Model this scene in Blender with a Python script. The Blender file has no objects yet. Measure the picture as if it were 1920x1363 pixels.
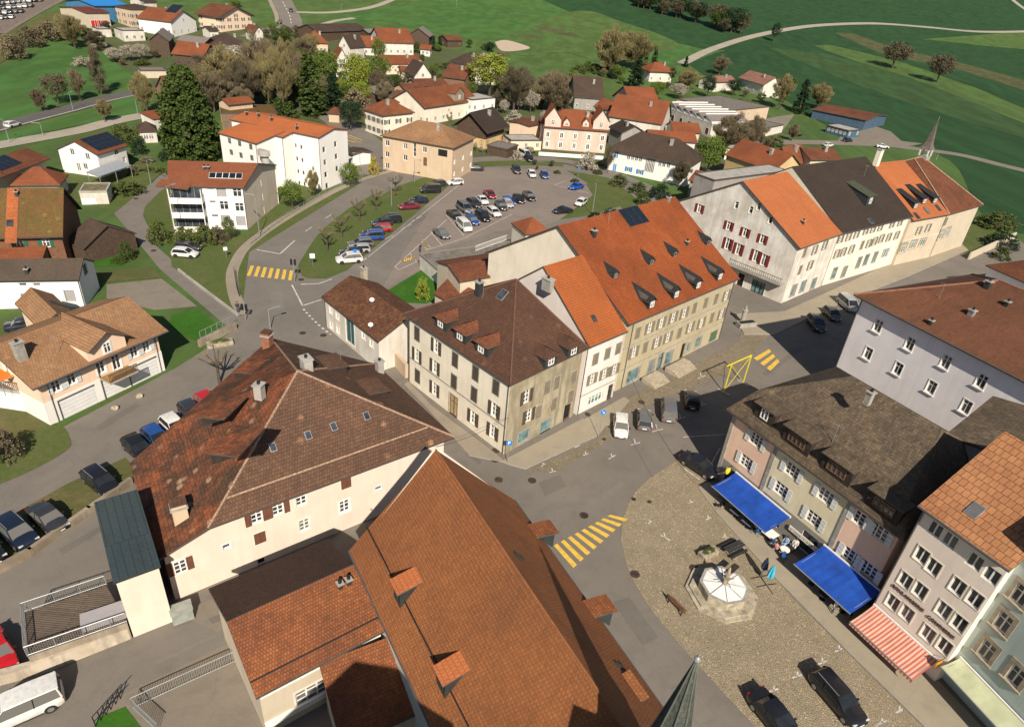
# Swiss hill town seen from a church tower: everything is modelled in metres,
# camera at (0, 0, 46); measured image points are turned into real ground/eave positions.
import bpy, bmesh, math, random
import numpy as np
from mathutils import Vector, Matrix, geometry
random.seed(7)
rnd = random.random
def uni(a, b): return a + (b - a) * random.random()
SC = bpy.context.scene
COL = SC.collection
# ------------------------------------------------------------------ camera
F, HC, CX, CY = 1250.0, 46.0, 960.0, 681.5
_n = np.array([765 - CX, 2760 - CY, F]); _n /= np.linalg.norm(_n)
_fw = np.array([0, 0, 1.0]); _h = _fw - _n * (_fw @ _n); _h /= np.linalg.norm(_h)
_u = -_n; _r = np.cross(_h, _u)
if _r[0] < 0: _r = -_r
CM = np.array([_r, _h, _u])
cam = bpy.data.objects.new('camera', bpy.data.cameras.new('camera'))
COL.objects.link(cam); SC.camera = cam
cam.data.sensor_width = 36; cam.data.lens = 36 * F / 1920
cam.data.clip_start = 0.5; cam.data.clip_end = 9000
_m = Matrix.Identity(4)
for i in range(3):
    _m[i][0], _m[i][1], _m[i][2] = CM[i][0], -CM[i][1], -CM[i][2]
_m[2][3] = HC
cam.matrix_world = _m
EYE = Vector((0, 0, HC))
def ray(px, py):
    v = CM @ np.array([px - CX, py - CY, F]); v /= np.linalg.norm(v)
    return Vector(v)
def T(x, y):
    t = min(max(y - 0.45 * x - 170, 0), 700)
    return (t / 260) ** 2 * 16
def Gz(px, py, z):
    d = ray(px, py); t = (z - HC) / d.z
    return EYE + d * t
def G(px, py, h=0.0):
    d = ray(px, py)
    if d.z < -1e-4:
        t = (h - HC) / d.z
        p = EYE + d * t
        if t < 4000 and T(p.x, p.y) <= 0: return p
    t, st = 5.0, 4.0
    while t < 4000:
        p = EYE + d * t
        if p.z < T(p.x, p.y) + h:
            lo, hi = t - st, t
            for _ in range(30):
                m = (lo + hi) / 2; p = EYE + d * m
                if p.z < T(p.x, p.y) + h: hi = m
                else: lo = m
            return EYE + d * hi
        t += st
    return EYE + d * 3000
def hgt(base, py):
    """height of the point seen at image row py above ground point base"""
    lo, hi = 0, 60
    def row(z):
        c = CM.T @ np.array([base.x, base.y, base.z + z - HC]); return CY + F * c[1] / c[2]
    for _ in range(40):
        m = (lo + hi) / 2
        if row(m) > py: lo = m
        else: hi = m
    return lo
# ------------------------------------------------------------------ materials
MATS = {}
def lin(c):
    return tuple(((v / 255 / 12.92) if v / 255 <= 0.04045 else ((v / 255 + 0.055) / 1.055) ** 2.4) for v in c)
def newmat(name):
    m = bpy.data.materials.new(name); m.use_nodes = True
    nt = m.node_tree; b = nt.nodes['Principled BSDF']
    MATS[name] = m
    return m, nt, b
def N(nt, t, **kw):
    n = nt.nodes.new(t)
    for k, v in kw.items():
        if k.startswith('i_'):
            key = k[2:]
            n.inputs[int(key) if key.isdigit() else key.replace('_', ' ')].default_value = v
        else: setattr(n, k, v)
    return n
def mixc(nt, fac, a, b, blend='MIX'):
    n = nt.nodes.new('ShaderNodeMix'); n.data_type = 'RGBA'; n.blend_type = blend
    for i, v in ((0, fac), (6, a), (7, b)):
        if hasattr(v, 'is_output') or hasattr(v, 'links'): nt.links.new(v, n.inputs[i])
        else: n.inputs[i].default_value = v if i == 0 else (*v, 1)
    return n.outputs[2]
def ramp(nt, src, lo, hi, a=0.0, b=1.0):
    n = N(nt, 'ShaderNodeMapRange', clamp=True)
    n.inputs[1].default_value = lo; n.inputs[2].default_value = hi
    n.inputs[3].default_value = a; n.inputs[4].default_value = b
    nt.links.new(src, n.inputs[0]); return n.outputs[0]
def noise(nt, vec, scale, detail=4, rough=0.55, dist=0.0):
    n = N(nt, 'ShaderNodeTexNoise'); n.inputs['Scale'].default_value = scale
    n.inputs['Detail'].default_value = detail; n.inputs['Roughness'].default_value = rough
    n.inputs['Distortion'].default_value = dist
    if vec is not None: nt.links.new(vec, n.inputs['Vector'])
    return n.outputs['Fac']
def wpos(nt): return N(nt, 'ShaderNodeNewGeometry').outputs['Position']
def plain(name, c, rough=0.7, metal=0.0, var=0.12, scale=1.5, spec=0.3, bump=0.0):
    """one-colour procedural material with a little mottling in world space"""
    if name in MATS: return MATS[name]
    m, nt, b = newmat(name)
    p = wpos(nt)
    f = noise(nt, p, scale, 5, 0.6)
    c2 = tuple(v * (1 - 2.2 * var) for v in c); c3 = tuple(min(1, v * (1 + var)) for v in c)
    o = mixc(nt, ramp(nt, f, 0.3, 0.7), c2, c3)
    nt.links.new(o, b.inputs['Base Color'])
    b.inputs['Roughness'].default_value = rough; b.inputs['Metallic'].default_value = metal
    b.inputs['Specular IOR Level'].default_value = spec
    if bump:
        bn = N(nt, 'ShaderNodeBump'); bn.inputs['Strength'].default_value = bump; bn.inputs['Distance'].default_value = 0.05
        nt.links.new(noise(nt, p, scale * 8, 4), bn.inputs['Height']); nt.links.new(bn.outputs[0], b.inputs['Normal'])
    return m
def plaster(name, c, dirt=0.25, streak=0.2):
    if name in MATS: return MATS[name]
    m, nt, b = newmat(name)
    p = wpos(nt)
    mp = N(nt, 'ShaderNodeMapping'); mp.inputs['Scale'].default_value = (1, 1, 0.12)
    nt.links.new(p, mp.inputs[0])
    st = noise(nt, mp.outputs[0], 1.3, 5, 0.65)
    bl = noise(nt, p, 0.35, 5, 0.6)
    fine = noise(nt, p, 7, 3, 0.6)
    d = tuple(v * k for v, k in zip(c, (0.62, 0.58, 0.52)))
    o = mixc(nt, ramp(nt, bl, 0.40, 0.72, 0, dirt * 1.7), c, d)
    o = mixc(nt, ramp(nt, st, 0.46, 0.75, 0, streak * 1.9), o, tuple(v * 0.55 for v in c))
    o = mixc(nt, ramp(nt, fine, 0.3, 0.7, 0, 0.18), o, tuple(v * 0.75 for v in c))
    nt.links.new(o, b.inputs['Base Color']); b.inputs['Roughness'].default_value = 0.85
    b.inputs['Specular IOR Level'].default_value = 0.2
    bn = N(nt, 'ShaderNodeBump'); bn.inputs['Strength'].default_value = 0.25; bn.inputs['Distance'].default_value = 0.02
    nt.links.new(fine, bn.inputs['Height']); nt.links.new(bn.outputs[0], b.inputs['Normal'])
    return m
def tiles(name, c1, c2, c3, row=0.32, wid=0.24, patch=0.5, speck=0.4, pale=None, palef=0.0, patchscale=0.12, hard=0.10, rowdark=0.35, streak=0.25, sheen=0.12):
    """clay roof tiles on UV (metres: u along the eave, v up the slope): per-tile colour, weather patches, course lines"""
    if name in MATS: return MATS[name]
    m, nt, b = newmat(name)
    uv = N(nt, 'ShaderNodeUVMap').outputs[0]
    br = N(nt, 'ShaderNodeTexBrick'); br.offset = 0.5; br.squash = 1
    nt.links.new(uv, br.inputs['Vector'])
    br.inputs['Scale'].default_value = 1.0
    br.inputs['Color1'].default_value = (0, 0, 0, 1); br.inputs['Color2'].default_value = (1, 1, 1, 1)
    br.inputs['Mortar'].default_value = (0.5, 0.5, 0.5, 1)
    br.inputs['Mortar Size'].default_value = 0.02; br.inputs['Mortar Smooth'].default_value = 0.3
    br.inputs['Brick Width'].default_value = wid; br.inputs['Row Height'].default_value = row
    pt = noise(nt, uv, patchscale, 6, 0.62, 0.4)
    mid = noise(nt, uv, 1.1, 5, 0.65)
    fn = noise(nt, uv, 3.2, 3, 0.7)
    mp = N(nt, 'ShaderNodeMapping'); mp.inputs['Scale'].default_value = (1.6, 0.12, 1); nt.links.new(uv, mp.inputs[0])
    sk = noise(nt, mp.outputs[0], 0.9, 4, 0.6)
    o = mixc(nt, ramp(nt, pt, 0.5 - hard, 0.5 + hard), c1, c2)
    big = noise(nt, wpos(nt), 0.16, 5, 0.7, 0.8)
    o = mixc(nt, ramp(nt, big, 0.48, 0.70, 0, 0.55), o, c3)
    o = mixc(nt, ramp(nt, big, 0.28, 0.42, 0.45, 0), o, tuple(min(1, v * 1.35) for v in c1))
    o = mixc(nt, ramp(nt, sk, 0.5, 0.75, 0, streak), o, c3)
    o = mixc(nt, ramp(nt, mid, 0.5, 0.72, 0, patch), o, c3)
    o = mixc(nt, ramp(nt, br.outputs['Color'], 0.0, 1.0, speck * 0.8, 0.0), o, tuple(v * 0.6 for v in c3))
    o = mixc(nt, ramp(nt, fn, 0.55, 0.8, 0, speck * 0.8), o, tuple(v * 0.45 for v in c3))
    if pale:
        vo = N(nt, 'ShaderNodeTexVoronoi'); vo.inputs['Scale'].default_value = 0.55; nt.links.new(uv, vo.inputs['Vector'])
        sp = ramp(nt, vo.outputs['Distance'], 0.10, 0.22, 1, 0)
        mk = ramp(nt, noise(nt, uv, 0.3, 2), 0.45, 0.6)
        mm = N(nt, 'ShaderNodeMath', operation='MULTIPLY'); nt.links.new(sp, mm.inputs[0]); nt.links.new(mk, mm.inputs[1])
        m2 = N(nt, 'ShaderNodeMath', operation='MULTIPLY'); nt.links.new(mm.outputs[0], m2.inputs[0]); m2.inputs[1].default_value = palef
        o = mixc(nt, m2.outputs[0], o, pale)
    o = mixc(nt, ramp(nt, br.outputs['Fac'], 0, 1, 0, rowdark), o, tuple(v * 0.35 for v in c3))
    nt.links.new(o, b.inputs['Base Color'])
    b.inputs['Roughness'].default_value = 0.78; b.inputs['Specular IOR Level'].default_value = sheen
    bn = N(nt, 'ShaderNodeBump'); bn.inputs['Strength'].default_value = 0.9; bn.inputs['Distance'].default_value = 0.06
    inv = N(nt, 'ShaderNodeMath', operation='SUBTRACT'); inv.inputs[0].default_value = 1; nt.links.new(br.outputs['Fac'], inv.inputs[1])
    ad = N(nt, 'ShaderNodeMath', operation='ADD'); nt.links.new(inv.outputs[0], ad.inputs[0]); nt.links.new(fn, ad.inputs[1])
    nt.links.new(ad.outputs[0], bn.inputs['Height']); nt.links.new(bn.outputs[0], b.inputs['Normal'])
    return m
# ------------------------------------------------------------------ mesh builder
class MB:
    def __init__(s): s.v = []; s.f = []; s.mi = []; s.mats = []
    def mat(s, m):
        if m not in s.mats: s.mats.append(m)
        return s.mats.index(m)
    def poly(s, pts, m):
        i0 = len(s.v); s.v += [tuple(p) for p in pts]; s.f.append(tuple(range(i0, i0 + len(pts)))); s.mi.append(s.mat(m))
    def box(s, x0, x1, y0, y1, z0, z1, m, top=None):
        i = len(s.v)
        s.v += [(x0, y0, z0), (x1, y0, z0), (x1, y1, z0), (x0, y1, z0), (x0, y0, z1), (x1, y0, z1), (x1, y1, z1), (x0, y1, z1)]
        fs = [(0, 3, 2, 1), (4, 5, 6, 7), (0, 1, 5, 4), (1, 2, 6, 5), (2, 3, 7, 6), (3, 0, 4, 7)]
        k = s.mat(m); kt = s.mat(top) if top else k
        for j, q in enumerate(fs): s.f.append(tuple(i + a for a in q)); s.mi.append(kt if j == 1 else k)
    def prism(s, pts, z0, z1, m, top=None):
        """vertical prism over a ccw outline"""
        n = len(pts); i = len(s.v)
        s.v += [(p[0], p[1], z0) for p in pts] + [(p[0], p[1], z1) for p in pts]
        k = s.mat(m); kt = s.mat(top) if top else k
        for a in range(n):
            b = (a + 1) % n; s.f.append((i + a, i + b, i + n + b, i + n + a)); s.mi.append(k)
        s.f.append(tuple(i + n + a for a in range(n))); s.mi.append(kt)
        s.f.append(tuple(i + a for a in reversed(range(n)))); s.mi.append(k)
    def tube(s, p0, p1, r0, r1, m, n=8, cap=True):
        p0, p1 = Vector(p0), Vector(p1); d = (p1 - p0)
        if d.length < 1e-6: return
        d.normalize(); a = d.orthogonal().normalized(); b = d.cross(a)
        i = len(s.v); k = s.mat(m)
        for p, r in ((p0, r0), (p1, r1)):
            for j in range(n):
                t = 2 * math.pi * j / n; q = p + (a * math.cos(t) + b * math.sin(t)) * r; s.v.append(tuple(q))
        for j in range(n):
            e = (j + 1) % n; s.f.append((i + j, i + e, i + n + e, i + n + j)); s.mi.append(k)
        if cap:
            s.f.append(tuple(i + n + j for j in range(n))); s.mi.append(k)
            s.f.append(tuple(i + j for j in reversed(range(n)))); s.mi.append(k)
    def slab(s, polys, th, mtop, mrim, drop=None):
        """roof slab: polys share vertices by value; underside th below, rim closed"""
        key = {}; vs = []
        def idx(p):
            k = tuple(round(c, 4) for c in p)
            if k not in key: key[k] = len(vs); vs.append(Vector(p))
            return key[k]
        fs = [[idx(p) for p in q] for q in polys]
        edges = {}
        for q in fs:
            for a, b in zip(q, q[1:] + q[:1]): edges[(a, b)] = 1
        i = len(s.v); n = len(vs)
        s.v += [tuple(v) for v in vs] + [(v.x, v.y, v.z - th) for v in vs]
        kt, kr = s.mat(mtop), s.mat(mrim)
        for q in fs:
            s.f.append(tuple(i + a for a in q)); s.mi.append(kt)
            s.f.append(tuple(i + n + a for a in reversed(q))); s.mi.append(kr)
        for (a, b) in edges:
            if (b, a) not in edges: s.f.append((i + b, i + a, i + n + a, i + n + b)); s.mi.append(kr)
    def mesh(s, name, smooth=False, uv=True):
        me = bpy.data.meshes.new(name); me.from_pydata(s.v, [], s.f)
        for m in s.mats: me.materials.append(m)
        me.polygons.foreach_set('material_index', s.mi)
        if smooth: me.polygons.foreach_set('use_smooth', [True] * len(me.polygons))
        me.update()
        if uv: auto_uv(me)
        return me
    def obj(s, name, parent=None, loc=(0, 0, 0), rz=0.0, smooth=False, uv=True):
        return add(s.mesh(name, smooth, uv), name, parent, loc, rz)
def auto_uv(me):
    ul = me.uv_layers.new(name='UVMap'); dat = ul.data
    for p in me.polygons:
        n = p.normal
        if abs(n.z) > 0.999: u = Vector((1, 0, 0)); v = Vector((0, 1, 0))
        else:
            u = Vector((-n.y, n.x, 0)).normalized(); v = n.cross(u)
        for li in p.loop_indices:
            c = me.vertices[me.loops[li].vertex_index].co
            dat[li].uv = (c.dot(u), c.dot(v))
def add(me, name, parent=None, loc=(0, 0, 0), rz=0.0):
    o = bpy.data.objects.new(name, me); COL.objects.link(o)
    o.location = loc; o.rotation_euler = (0, 0, rz)
    if parent is not None: o.parent = parent
    return o
def tag(o, label, cat, group=None, kind=None):
    if label: o['label'] = label
    if cat: o['category'] = cat
    if group: o['group'] = group
    if kind: o['kind'] = kind
    return o
def empty(name, loc=(0, 0, 0), rz=0.0):
    o = bpy.data.objects.new(name, None); COL.objects.link(o); o.location = loc; o.rotation_euler = (0, 0, rz)
    o.empty_display_size = 0.5
    return o
def struct(mb, name, smooth=False, uv=True):
    o = mb.obj(name, smooth=smooth, uv=uv); o['kind'] = 'structure'; return o
def holed(outer, holes):
    """triangles of a 2D outline with rectangular holes"""
    loops = [[Vector((x, y, 0)) for x, y in outer]] + [[Vector((x, y, 0)) for x, y in h] for h in holes]
    flat = [p for l in loops for p in l]
    tris = geometry.tessellate_polygon(loops)
    return flat, tris
# ------------------------------------------------------------------ palette
GLASS = None
def mk_glass(name, c=(0.02, 0.025, 0.03), rough=0.08, var=0.6):
    m, nt, b = newmat(name)
    oi = N(nt, 'ShaderNodeObjectInfo'); f = noise(nt, wpos(nt), 0.9, 3)
    o = mixc(nt, ramp(nt, f, 0.35, 0.7), c, tuple(v * (1 + 3 * var) for v in c))
    o = mixc(nt, ramp(nt, oi.outputs['Random'], 0.7, 0.75, 0, 0.5), o, (0.22, 0.21, 0.19))
    nt.links.new(o, b.inputs['Base Color']); b.inputs['Roughness'].default_value = rough
    b.inputs['Specular IOR Level'].default_value = 0.6
    return m
glass = mk_glass('window_glass')
blind = plain('grey_blind', (0.30, 0.29, 0.29), 0.6, var=0.05)
white = plain('white_paint', (0.72, 0.70, 0.66), 0.5, var=0.05)
offwhite = plain('offwhite_trim', (0.62, 0.58, 0.50), 0.7, var=0.08)
stone = plain('sandstone', (0.36, 0.31, 0.23), 0.85, var=0.15, scale=2, bump=0.3)
stone2 = plain('grey_stone', (0.30, 0.285, 0.25), 0.85, var=0.15, scale=2, bump=0.3)
concrete = plain('concrete', (0.33, 0.31, 0.28), 0.85, var=0.12, scale=0.6)
darkwood = plain('dark_wood', (0.035, 0.026, 0.020), 0.8, var=0.2, scale=3)
brownwood = plain('brown_wood', (0.16, 0.085, 0.045), 0.75, var=0.2, scale=2.5)
zinc = plain('zinc_gutter', (0.10, 0.10, 0.10), 0.45, 0.3, var=0.1)
lead = plain('dark_sheet_metal', (0.045, 0.055, 0.055), 0.45, 0.3, var=0.12)
iron = plain('dark_iron', (0.03, 0.03, 0.032), 0.5, 0.4, var=0.05)
galv = plain('galvanised_steel', (0.36, 0.37, 0.37), 0.4, 0.5, var=0.08)
black = plain('black_plastic', (0.015, 0.015, 0.016), 0.5, var=0.05)
redsh = plain('dark_red_paint', (0.17, 0.022, 0.024), 0.6, var=0.08)
brsh = plain('brown_shutter_paint', (0.075, 0.060, 0.046), 0.65, var=0.1)
tansh = plain('tan_shutter_paint', (0.19, 0.165, 0.12), 0.65, var=0.1)
rustsh = plain('red_brown_shutter_paint', (0.13, 0.055, 0.035), 0.65, var=0.1)
greensh = plain('green_shutter_paint', (0.02, 0.10, 0.06), 0.6, var=0.08)
whsh = plain('pale_grey_shutter_paint', (0.55, 0.56, 0.54), 0.6, var=0.05)
bluesh = plain('blue_shutter_paint', (0.015, 0.22, 0.55), 0.6, var=0.05)
shopglass = mk_glass('shop_glass', (0.06, 0.10, 0.10), 0.06)
solar = plain('solar_panel_glass', (0.012, 0.016, 0.024), 0.12, var=0.1, spec=0.6)
fascia = plain('eave_board', (0.075, 0.06, 0.05), 0.7, var=0.1)
fasciaL = plain('pale_eave_board', (0.42, 0.38, 0.32), 0.7, var=0.1)
ridget = plain('pale_ridge_mortar', (0.36, 0.24, 0.16), 0.85, var=0.3, scale=6)
# ------------------------------------------------------------------ windows
_wm = {}
def window_mesh(w, h, frame=None, trim=None, sill=None, gl=None, nv=1, nh=1, hole=True, tw=0.14, arch=False):
    key = ('w', w, h, frame, trim, sill, gl, nv, nh, hole, tw, arch)
    if key in _wm: return _wm[key]
    b = MB(); x, z = w / 2, h / 2; gl = gl or glass; frame = frame or white
    dy = 0.16 if hole else -0.015
    if hole:
        t = trim or offwhite
        b.poly([(-x, 0, -z), (-x, dy, -z), (-x, dy, z), (-x, 0, z)][::-1], t)
        b.poly([(x, 0, -z), (x, dy, -z), (x, dy, z), (x, 0, z)], t)
        b.poly([(-x, 0, z), (-x, dy, z), (x, dy, z), (x, 0, z)][::-1], t)
        b.poly([(-x, 0, -z), (-x, dy, -z), (x, dy, -z), (x, 0, -z)], t)
    b.poly([(-x, dy, -z), (x, dy, -z), (x, dy, z), (-x, dy, z)], gl)
    fw = min(0.09, w * 0.1); y0, y1 = dy - 0.06, dy - 0.003
    b.box(-x, -x + fw, y0, y1, -z, z, frame); b.box(x - fw, x, y0, y1, -z, z, frame)
    b.box(-x + fw, x - fw, y0, y1, z - fw, z, frame); b.box(-x + fw, x - fw, y0, y1, -z, -z + fw, frame)
    for i in range(nv):
        c = -x + w * (i + 1) / (nv + 1); b.box(c - fw * .6, c + fw * .6, y0 - .004, y1, -z + fw, z - fw, frame)
    for i in range(nh):
        c = -z + h * (i + 1) / (nh + 1) + (0.15 * h if nh == 1 else 0)
        b.box(-x + fw, x - fw, y0 + .01, y1, c - fw * .35, c + fw * .35, frame)
    if trim:
        q = 0.04
        b.box(-x - tw, -x, -q, 0.0, -z - tw, z + tw, trim); b.box(x, x + tw, -q, 0.0, -z - tw, z + tw, trim)
        b.box(-x, x, -q, 0.0, z, z + tw, trim); b.box(-x, x, -q, 0.0, -z - tw, -z, trim)
        if arch:
            b.prism([(-x - tw, -q), (x + tw, -q), (x + tw, 0), (-x - tw, 0)], z + tw, z + tw + .12, trim)
    if sill: b.box(-x - tw - .06, x + tw + .06, -0.16, -.041 if trim else 0, -z - .16, -z - .02, sill)
    me = b.mesh('window'); _wm[key] = me; return me
def shutter_mesh(w, h, m):
    key = ('s', w, h, m)
    if key in _wm: return _wm[key]
    b = MB(); b.box(-w / 2, w / 2, -0.085, -0.045, -h / 2, h / 2, m)
    n = 3
    for i in range(n + 1):
        z = -h / 2 + h * i / n; z0, z1 = max(-h / 2, z - .05), min(h / 2, z + .05)
        b.box(-w / 2 + .002, w / 2 - .002, -0.10, -0.0852, z0, z1, m)
    b.box(-w / 2, -w / 2 + .06, -0.10, -0.0852, -h / 2 + .052, h / 2 - .052, m) if w > .3 else None
    me = b.mesh('shutter'); _wm[key] = me; return me
class K:
    """a window kind"""
    def __init__(s, w, h, frame=None, trim=None, sill=None, gl=None, nv=1, nh=1, sh=None, closed=0.0, hole=True, one=False, name='window', tw=0.14, arch=False, shw=None):
        s.__dict__.update(locals()); s.__dict__.pop('s', None)
# ------------------------------------------------------------------ houses
HOUSES = []; WINGS = []
class House:
    def __init__(s, name, label, cat, A, B, C=None, D=None, dep=None, h=6.0, R=None, rh=None, typ='gable', ov=0.5, og=0.4,
                 wall=None, roof=None, rim=None, k=0.35, th=0.22, hi=None, group=None, base=0.0, len_=None, dirB=None):
        a = G(*A, h); b = G(*B, h)
        zb = T((a.x + b.x) / 2, (a.y + b.y) / 2) + base
        a = Gz(*A, zb + h); b = Gz(*B, zb + h)
        ux = (b - a); ux.z = 0
        if len_: L = len_
        else: L = ux.length
        ux.normalize(); uy = Vector((-ux.y, ux.x, 0))
        if C: d = (Gz(*C, zb + h) - a).dot(uy)
        elif D: d = (Gz(*D, zb + h) - a).dot(uy)
        else: d = dep
        if d < 0: print('NEGATIVE DEPTH', label, d); d = -d
        s.L, s.d, s.h, s.zb = L, d, h, zb
        s.ctr = a + ux * L / 2 + uy * d / 2
        if R is not None:
            dr = ray(*R); ax, off = (uy, d / 2) if typ in ('gable', 'hip', 'khip', 'pyr', 'shed', 'mansard') else (ux, L / 2)
            if typ == 'shed': off = d
            t = ((a - EYE).dot(ax) + off) / dr.dot(ax); rh = (EYE + dr * t).z - zb - h
        if rh is None: rh = d / 2 * 0.75
        if len(label) and (rh < .3 or rh > 14) and typ != 'flat': print('ODD RIDGE', label, 'rh', round(rh, 2), 'L', round(L, 1), 'd', round(d, 1)); rh = min(max(rh, 1.0), 12)
        s.rh = rh; s.typ = typ; s.ov = ov; s.og = og; s.k = k; s.hi = hi if hi is not None else min(d, L) / 2
        s.ang = math.atan2(ux.y, ux.x); s.ux, s.uy = ux, uy
        s.root = empty(name, (s.ctr.x, s.ctr.y, zb), s.ang); tag(s.root, label, cat, group)
        s.wallm, s.roofm, s.rimm, s.th = wall, roof, rim or fascia, th
        s.inv = Matrix.Rotation(-s.ang, 3, 'Z')
        s.wx, s.wy = L / 2 - (og if typ in ('gable', 'shed', 'khip') else ov), d / 2 - (og if typ == 'gabley' else ov)
        if typ == 'flat': s.wx, s.wy = L / 2 - ov, d / 2 - ov
        s.holes = {0: [], 1: [], 2: [], 3: []}
        s.ns = 4
        HOUSES.append(s)
        s.make_roof()
        s.info = (round(L, 1), round(d, 1), round(h, 1), round(rh, 1))
    # ---- geometry helpers
    def loc(s, p):
        v = s.inv @ (Vector(p) - Vector((s.ctr.x, s.ctr.y, s.zb))); return v
    def slope(s, k):
        t = s.typ
        if t == 'hip' and k in (1, 3): return s.rh / s.hi
        if t == 'mansard': return s.k[1] / s.k[0]
        if t == 'pyr': return s.rh / (s.d / 2 if k in (0, 2) else s.L / 2)
        if t == 'gabley': return s.rh / (s.L / 2)
        if t == 'shed': return s.rh / s.d
        return s.rh / (s.d / 2)
    def zr(s, x, y):
        t = s.typ; h, rh, L, d = s.h, s.rh, s.L, s.d
        if t in ('gable',): return h + rh * (1 - abs(y) / (d / 2))
        if t == 'gabley': return h + rh * (1 - abs(x) / (L / 2))
        if t == 'shed': return h + rh * (y + d / 2) / d
        if t == 'flat': return h - 0.1
        if t == 'mansard': return h + .2
        if t == 'hip': return h + min(rh * (1 - abs(y) / (d / 2)), rh / s.hi * (L / 2 - abs(x)))
        if t == 'pyr': return h + rh * min(1 - abs(y) / (d / 2), 1 - abs(x) / (L / 2))
        if t == 'khip':
            z = h + rh * (1 - abs(y) / (d / 2)); return min(z, h + rh * (1 - s.k) + rh / (s.d / 2) * (L / 2 - abs(x)))
    def make_roof(s):
        L, d, h, rh = s.L / 2, s.d / 2, s.h, s.rh; H = h + rh; t = s.typ
        A, B, C, D = (-L, -d, h), (L, -d, h), (L, d, h), (-L, d, h)
        b = MB()
        ridges = []
        if t == 'gable': P = [[A, B, (L, 0, H), (-L, 0, H)], [C, D, (-L, 0, H), (L, 0, H)]]; ridges = [((-L, 0, H), (L, 0, H))]
        elif t == 'gabley': P = [[B, C, (0, d, H), (0, -d, H)], [D, A, (0, -d, H), (0, d, H)]]; ridges = [((0, -d, H), (0, d, H))]
        elif t == 'shed': P = [[A, B, (L, d, H), (-L, d, H)]]
        elif t == 'flat':
            P = []
            b.box(-L, L, -d, d, h - .35, h - .12, s.rimm, s.roofm)
            w = 0.3
            b.box(-L, L, -d, -d + w, h - .119, h, s.rimm); b.box(-L, L, d - w, d, h - .119, h, s.rimm)
            b.box(-L, -L + w, -d + w, d - w, h - .119, h, s.rimm); b.box(L - w, L, -d + w, d - w, h - .119, h, s.rimm)
        elif t == 'hip':
            r = s.hi; E, Fq = (-L + r, 0, H), (L - r, 0, H)
            if r >= L - .01: E = Fq = (0, 0, H)
            P = [[A, B, Fq, E] if E != Fq else [A, B, E], [B, C, Fq], [C, D, E, Fq] if E != Fq else [C, D, E], [D, A, E]]
            ridges = [(A, E), (B, Fq), (C, Fq), (D, E), (E, Fq)]
        elif t == 'mansard':
            i_, hb = s.k[:2]; r = s.hi; r2 = s.k[2] if len(s.k) > 2 else r; z = h + hb
            a, b_, c, e = (-L + i_, -d + i_, z), (L - i_, -d + i_, z), (L - i_, d - i_, z), (-L + i_, d - i_, z)
            E, Fq = (-L + r, 0, H), (L - r2, 0, H)
            P = [[A, B, b_, a], [B, C, c, b_], [C, D, e, c], [D, A, a, e], [a, b_, Fq, E], [b_, c, Fq], [c, e, E, Fq], [e, a, E]]
            ridges = [(A, a), (B, b_), (a, b_), (a, E), (b_, Fq), (E, Fq)]
        elif t == 'pyr':
            q = (0, 0, H); P = [[A, B, q], [B, C, q], [C, D, q], [D, A, q]]; ridges = [(A, q), (B, q), (C, q), (D, q)]
        elif t == 'khip':
            k = s.k; hk = h + rh * (1 - k); tt = k * d; y = k * d
            E, Fq = (-L + tt, 0, H), (L - tt, 0, H)
            P = [[A, B, (L, -y, hk), Fq, E, (-L, -y, hk)], [C, D, (-L, y, hk), E, Fq, (L, y, hk)],
                 [(L, -y, hk), (L, y, hk), Fq], [(-L, y, hk), (-L, -y, hk), E]]
            ridges = [((-L, -y, hk), E), ((-L, y, hk), E), ((L, -y, hk), Fq), ((L, y, hk), Fq), (E, Fq)]
        if P: b.slab(P, s.th, s.roofm, s.rimm)
        s.ridges = ridges
        s.roof = b.obj('roof', s.root)
    def ridge_caps(s, m=None, r=0.13):
        b = MB()
        for p, q in s.ridges:
            if (Vector(p) - Vector(q)).length > .2: b.tube(Vector(p) + Vector((0, 0, .02)), Vector(q) + Vector((0, 0, .02)), r, r, m or ridget, 6)
        if b.v: b.obj('ridge_tiles', s.roof)
    def ak(s, k): return k * math.pi / 2
    def side(s, k):
        """extent along the wall, distance of the wall from the centre"""
        return (-s.wx, s.wx, s.wy) if k in (0, 2) else (-s.wy, s.wy, s.wx)
    def px2wall(s, k, px, py):
        x0, x1, dist = s.side(k); Rk = Matrix.Rotation(-s.ak(k), 3, 'Z')
        o = Rk @ s.loc(EYE); d = Rk @ (s.inv @ ray(px, py))
        t = (-dist - o.y) / d.y; p = o + d * t
        return p.x, p.z
    def put(s, me, name, k, u, z, parent=None, out=0.0):
        x0, x1, dist = s.side(k); Rk = Matrix.Rotation(s.ak(k), 3, 'Z')
        p = Rk @ Vector((u, -dist - out, z))
        return add(me, name, parent or s.root, p, s.ak(k))
    def win1(s, kd, side, u, z, out=0.0):
        x0, x1, _ = s.side(side)
        if x1 - x0 < kd.w + .15: return
        u = min(max(u, x0 + kd.w / 2 + .05), x1 - kd.w / 2 - .05)
        hole = kd.hole and out == 0
        if hole:
            for (u0, u1, z0, z1) in s.holes[side]:
                if u - kd.w / 2 < u1 + .02 and u + kd.w / 2 > u0 - .02 and z - kd.h / 2 < z1 + .02 and z + kd.h / 2 > z0 - .02: return
            ztop = min(s.wtop(side, u - kd.w / 2), s.wtop(side, u + kd.w / 2)) - .06
            if z + kd.h / 2 > ztop: z = ztop - kd.h / 2
            if z - kd.h / 2 < 0.02: z = kd.h / 2 + .02
            s.holes[side].append((u - kd.w / 2, u + kd.w / 2, z - kd.h / 2, z + kd.h / 2))
        cl = kd.sh and rnd() < kd.closed
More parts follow.
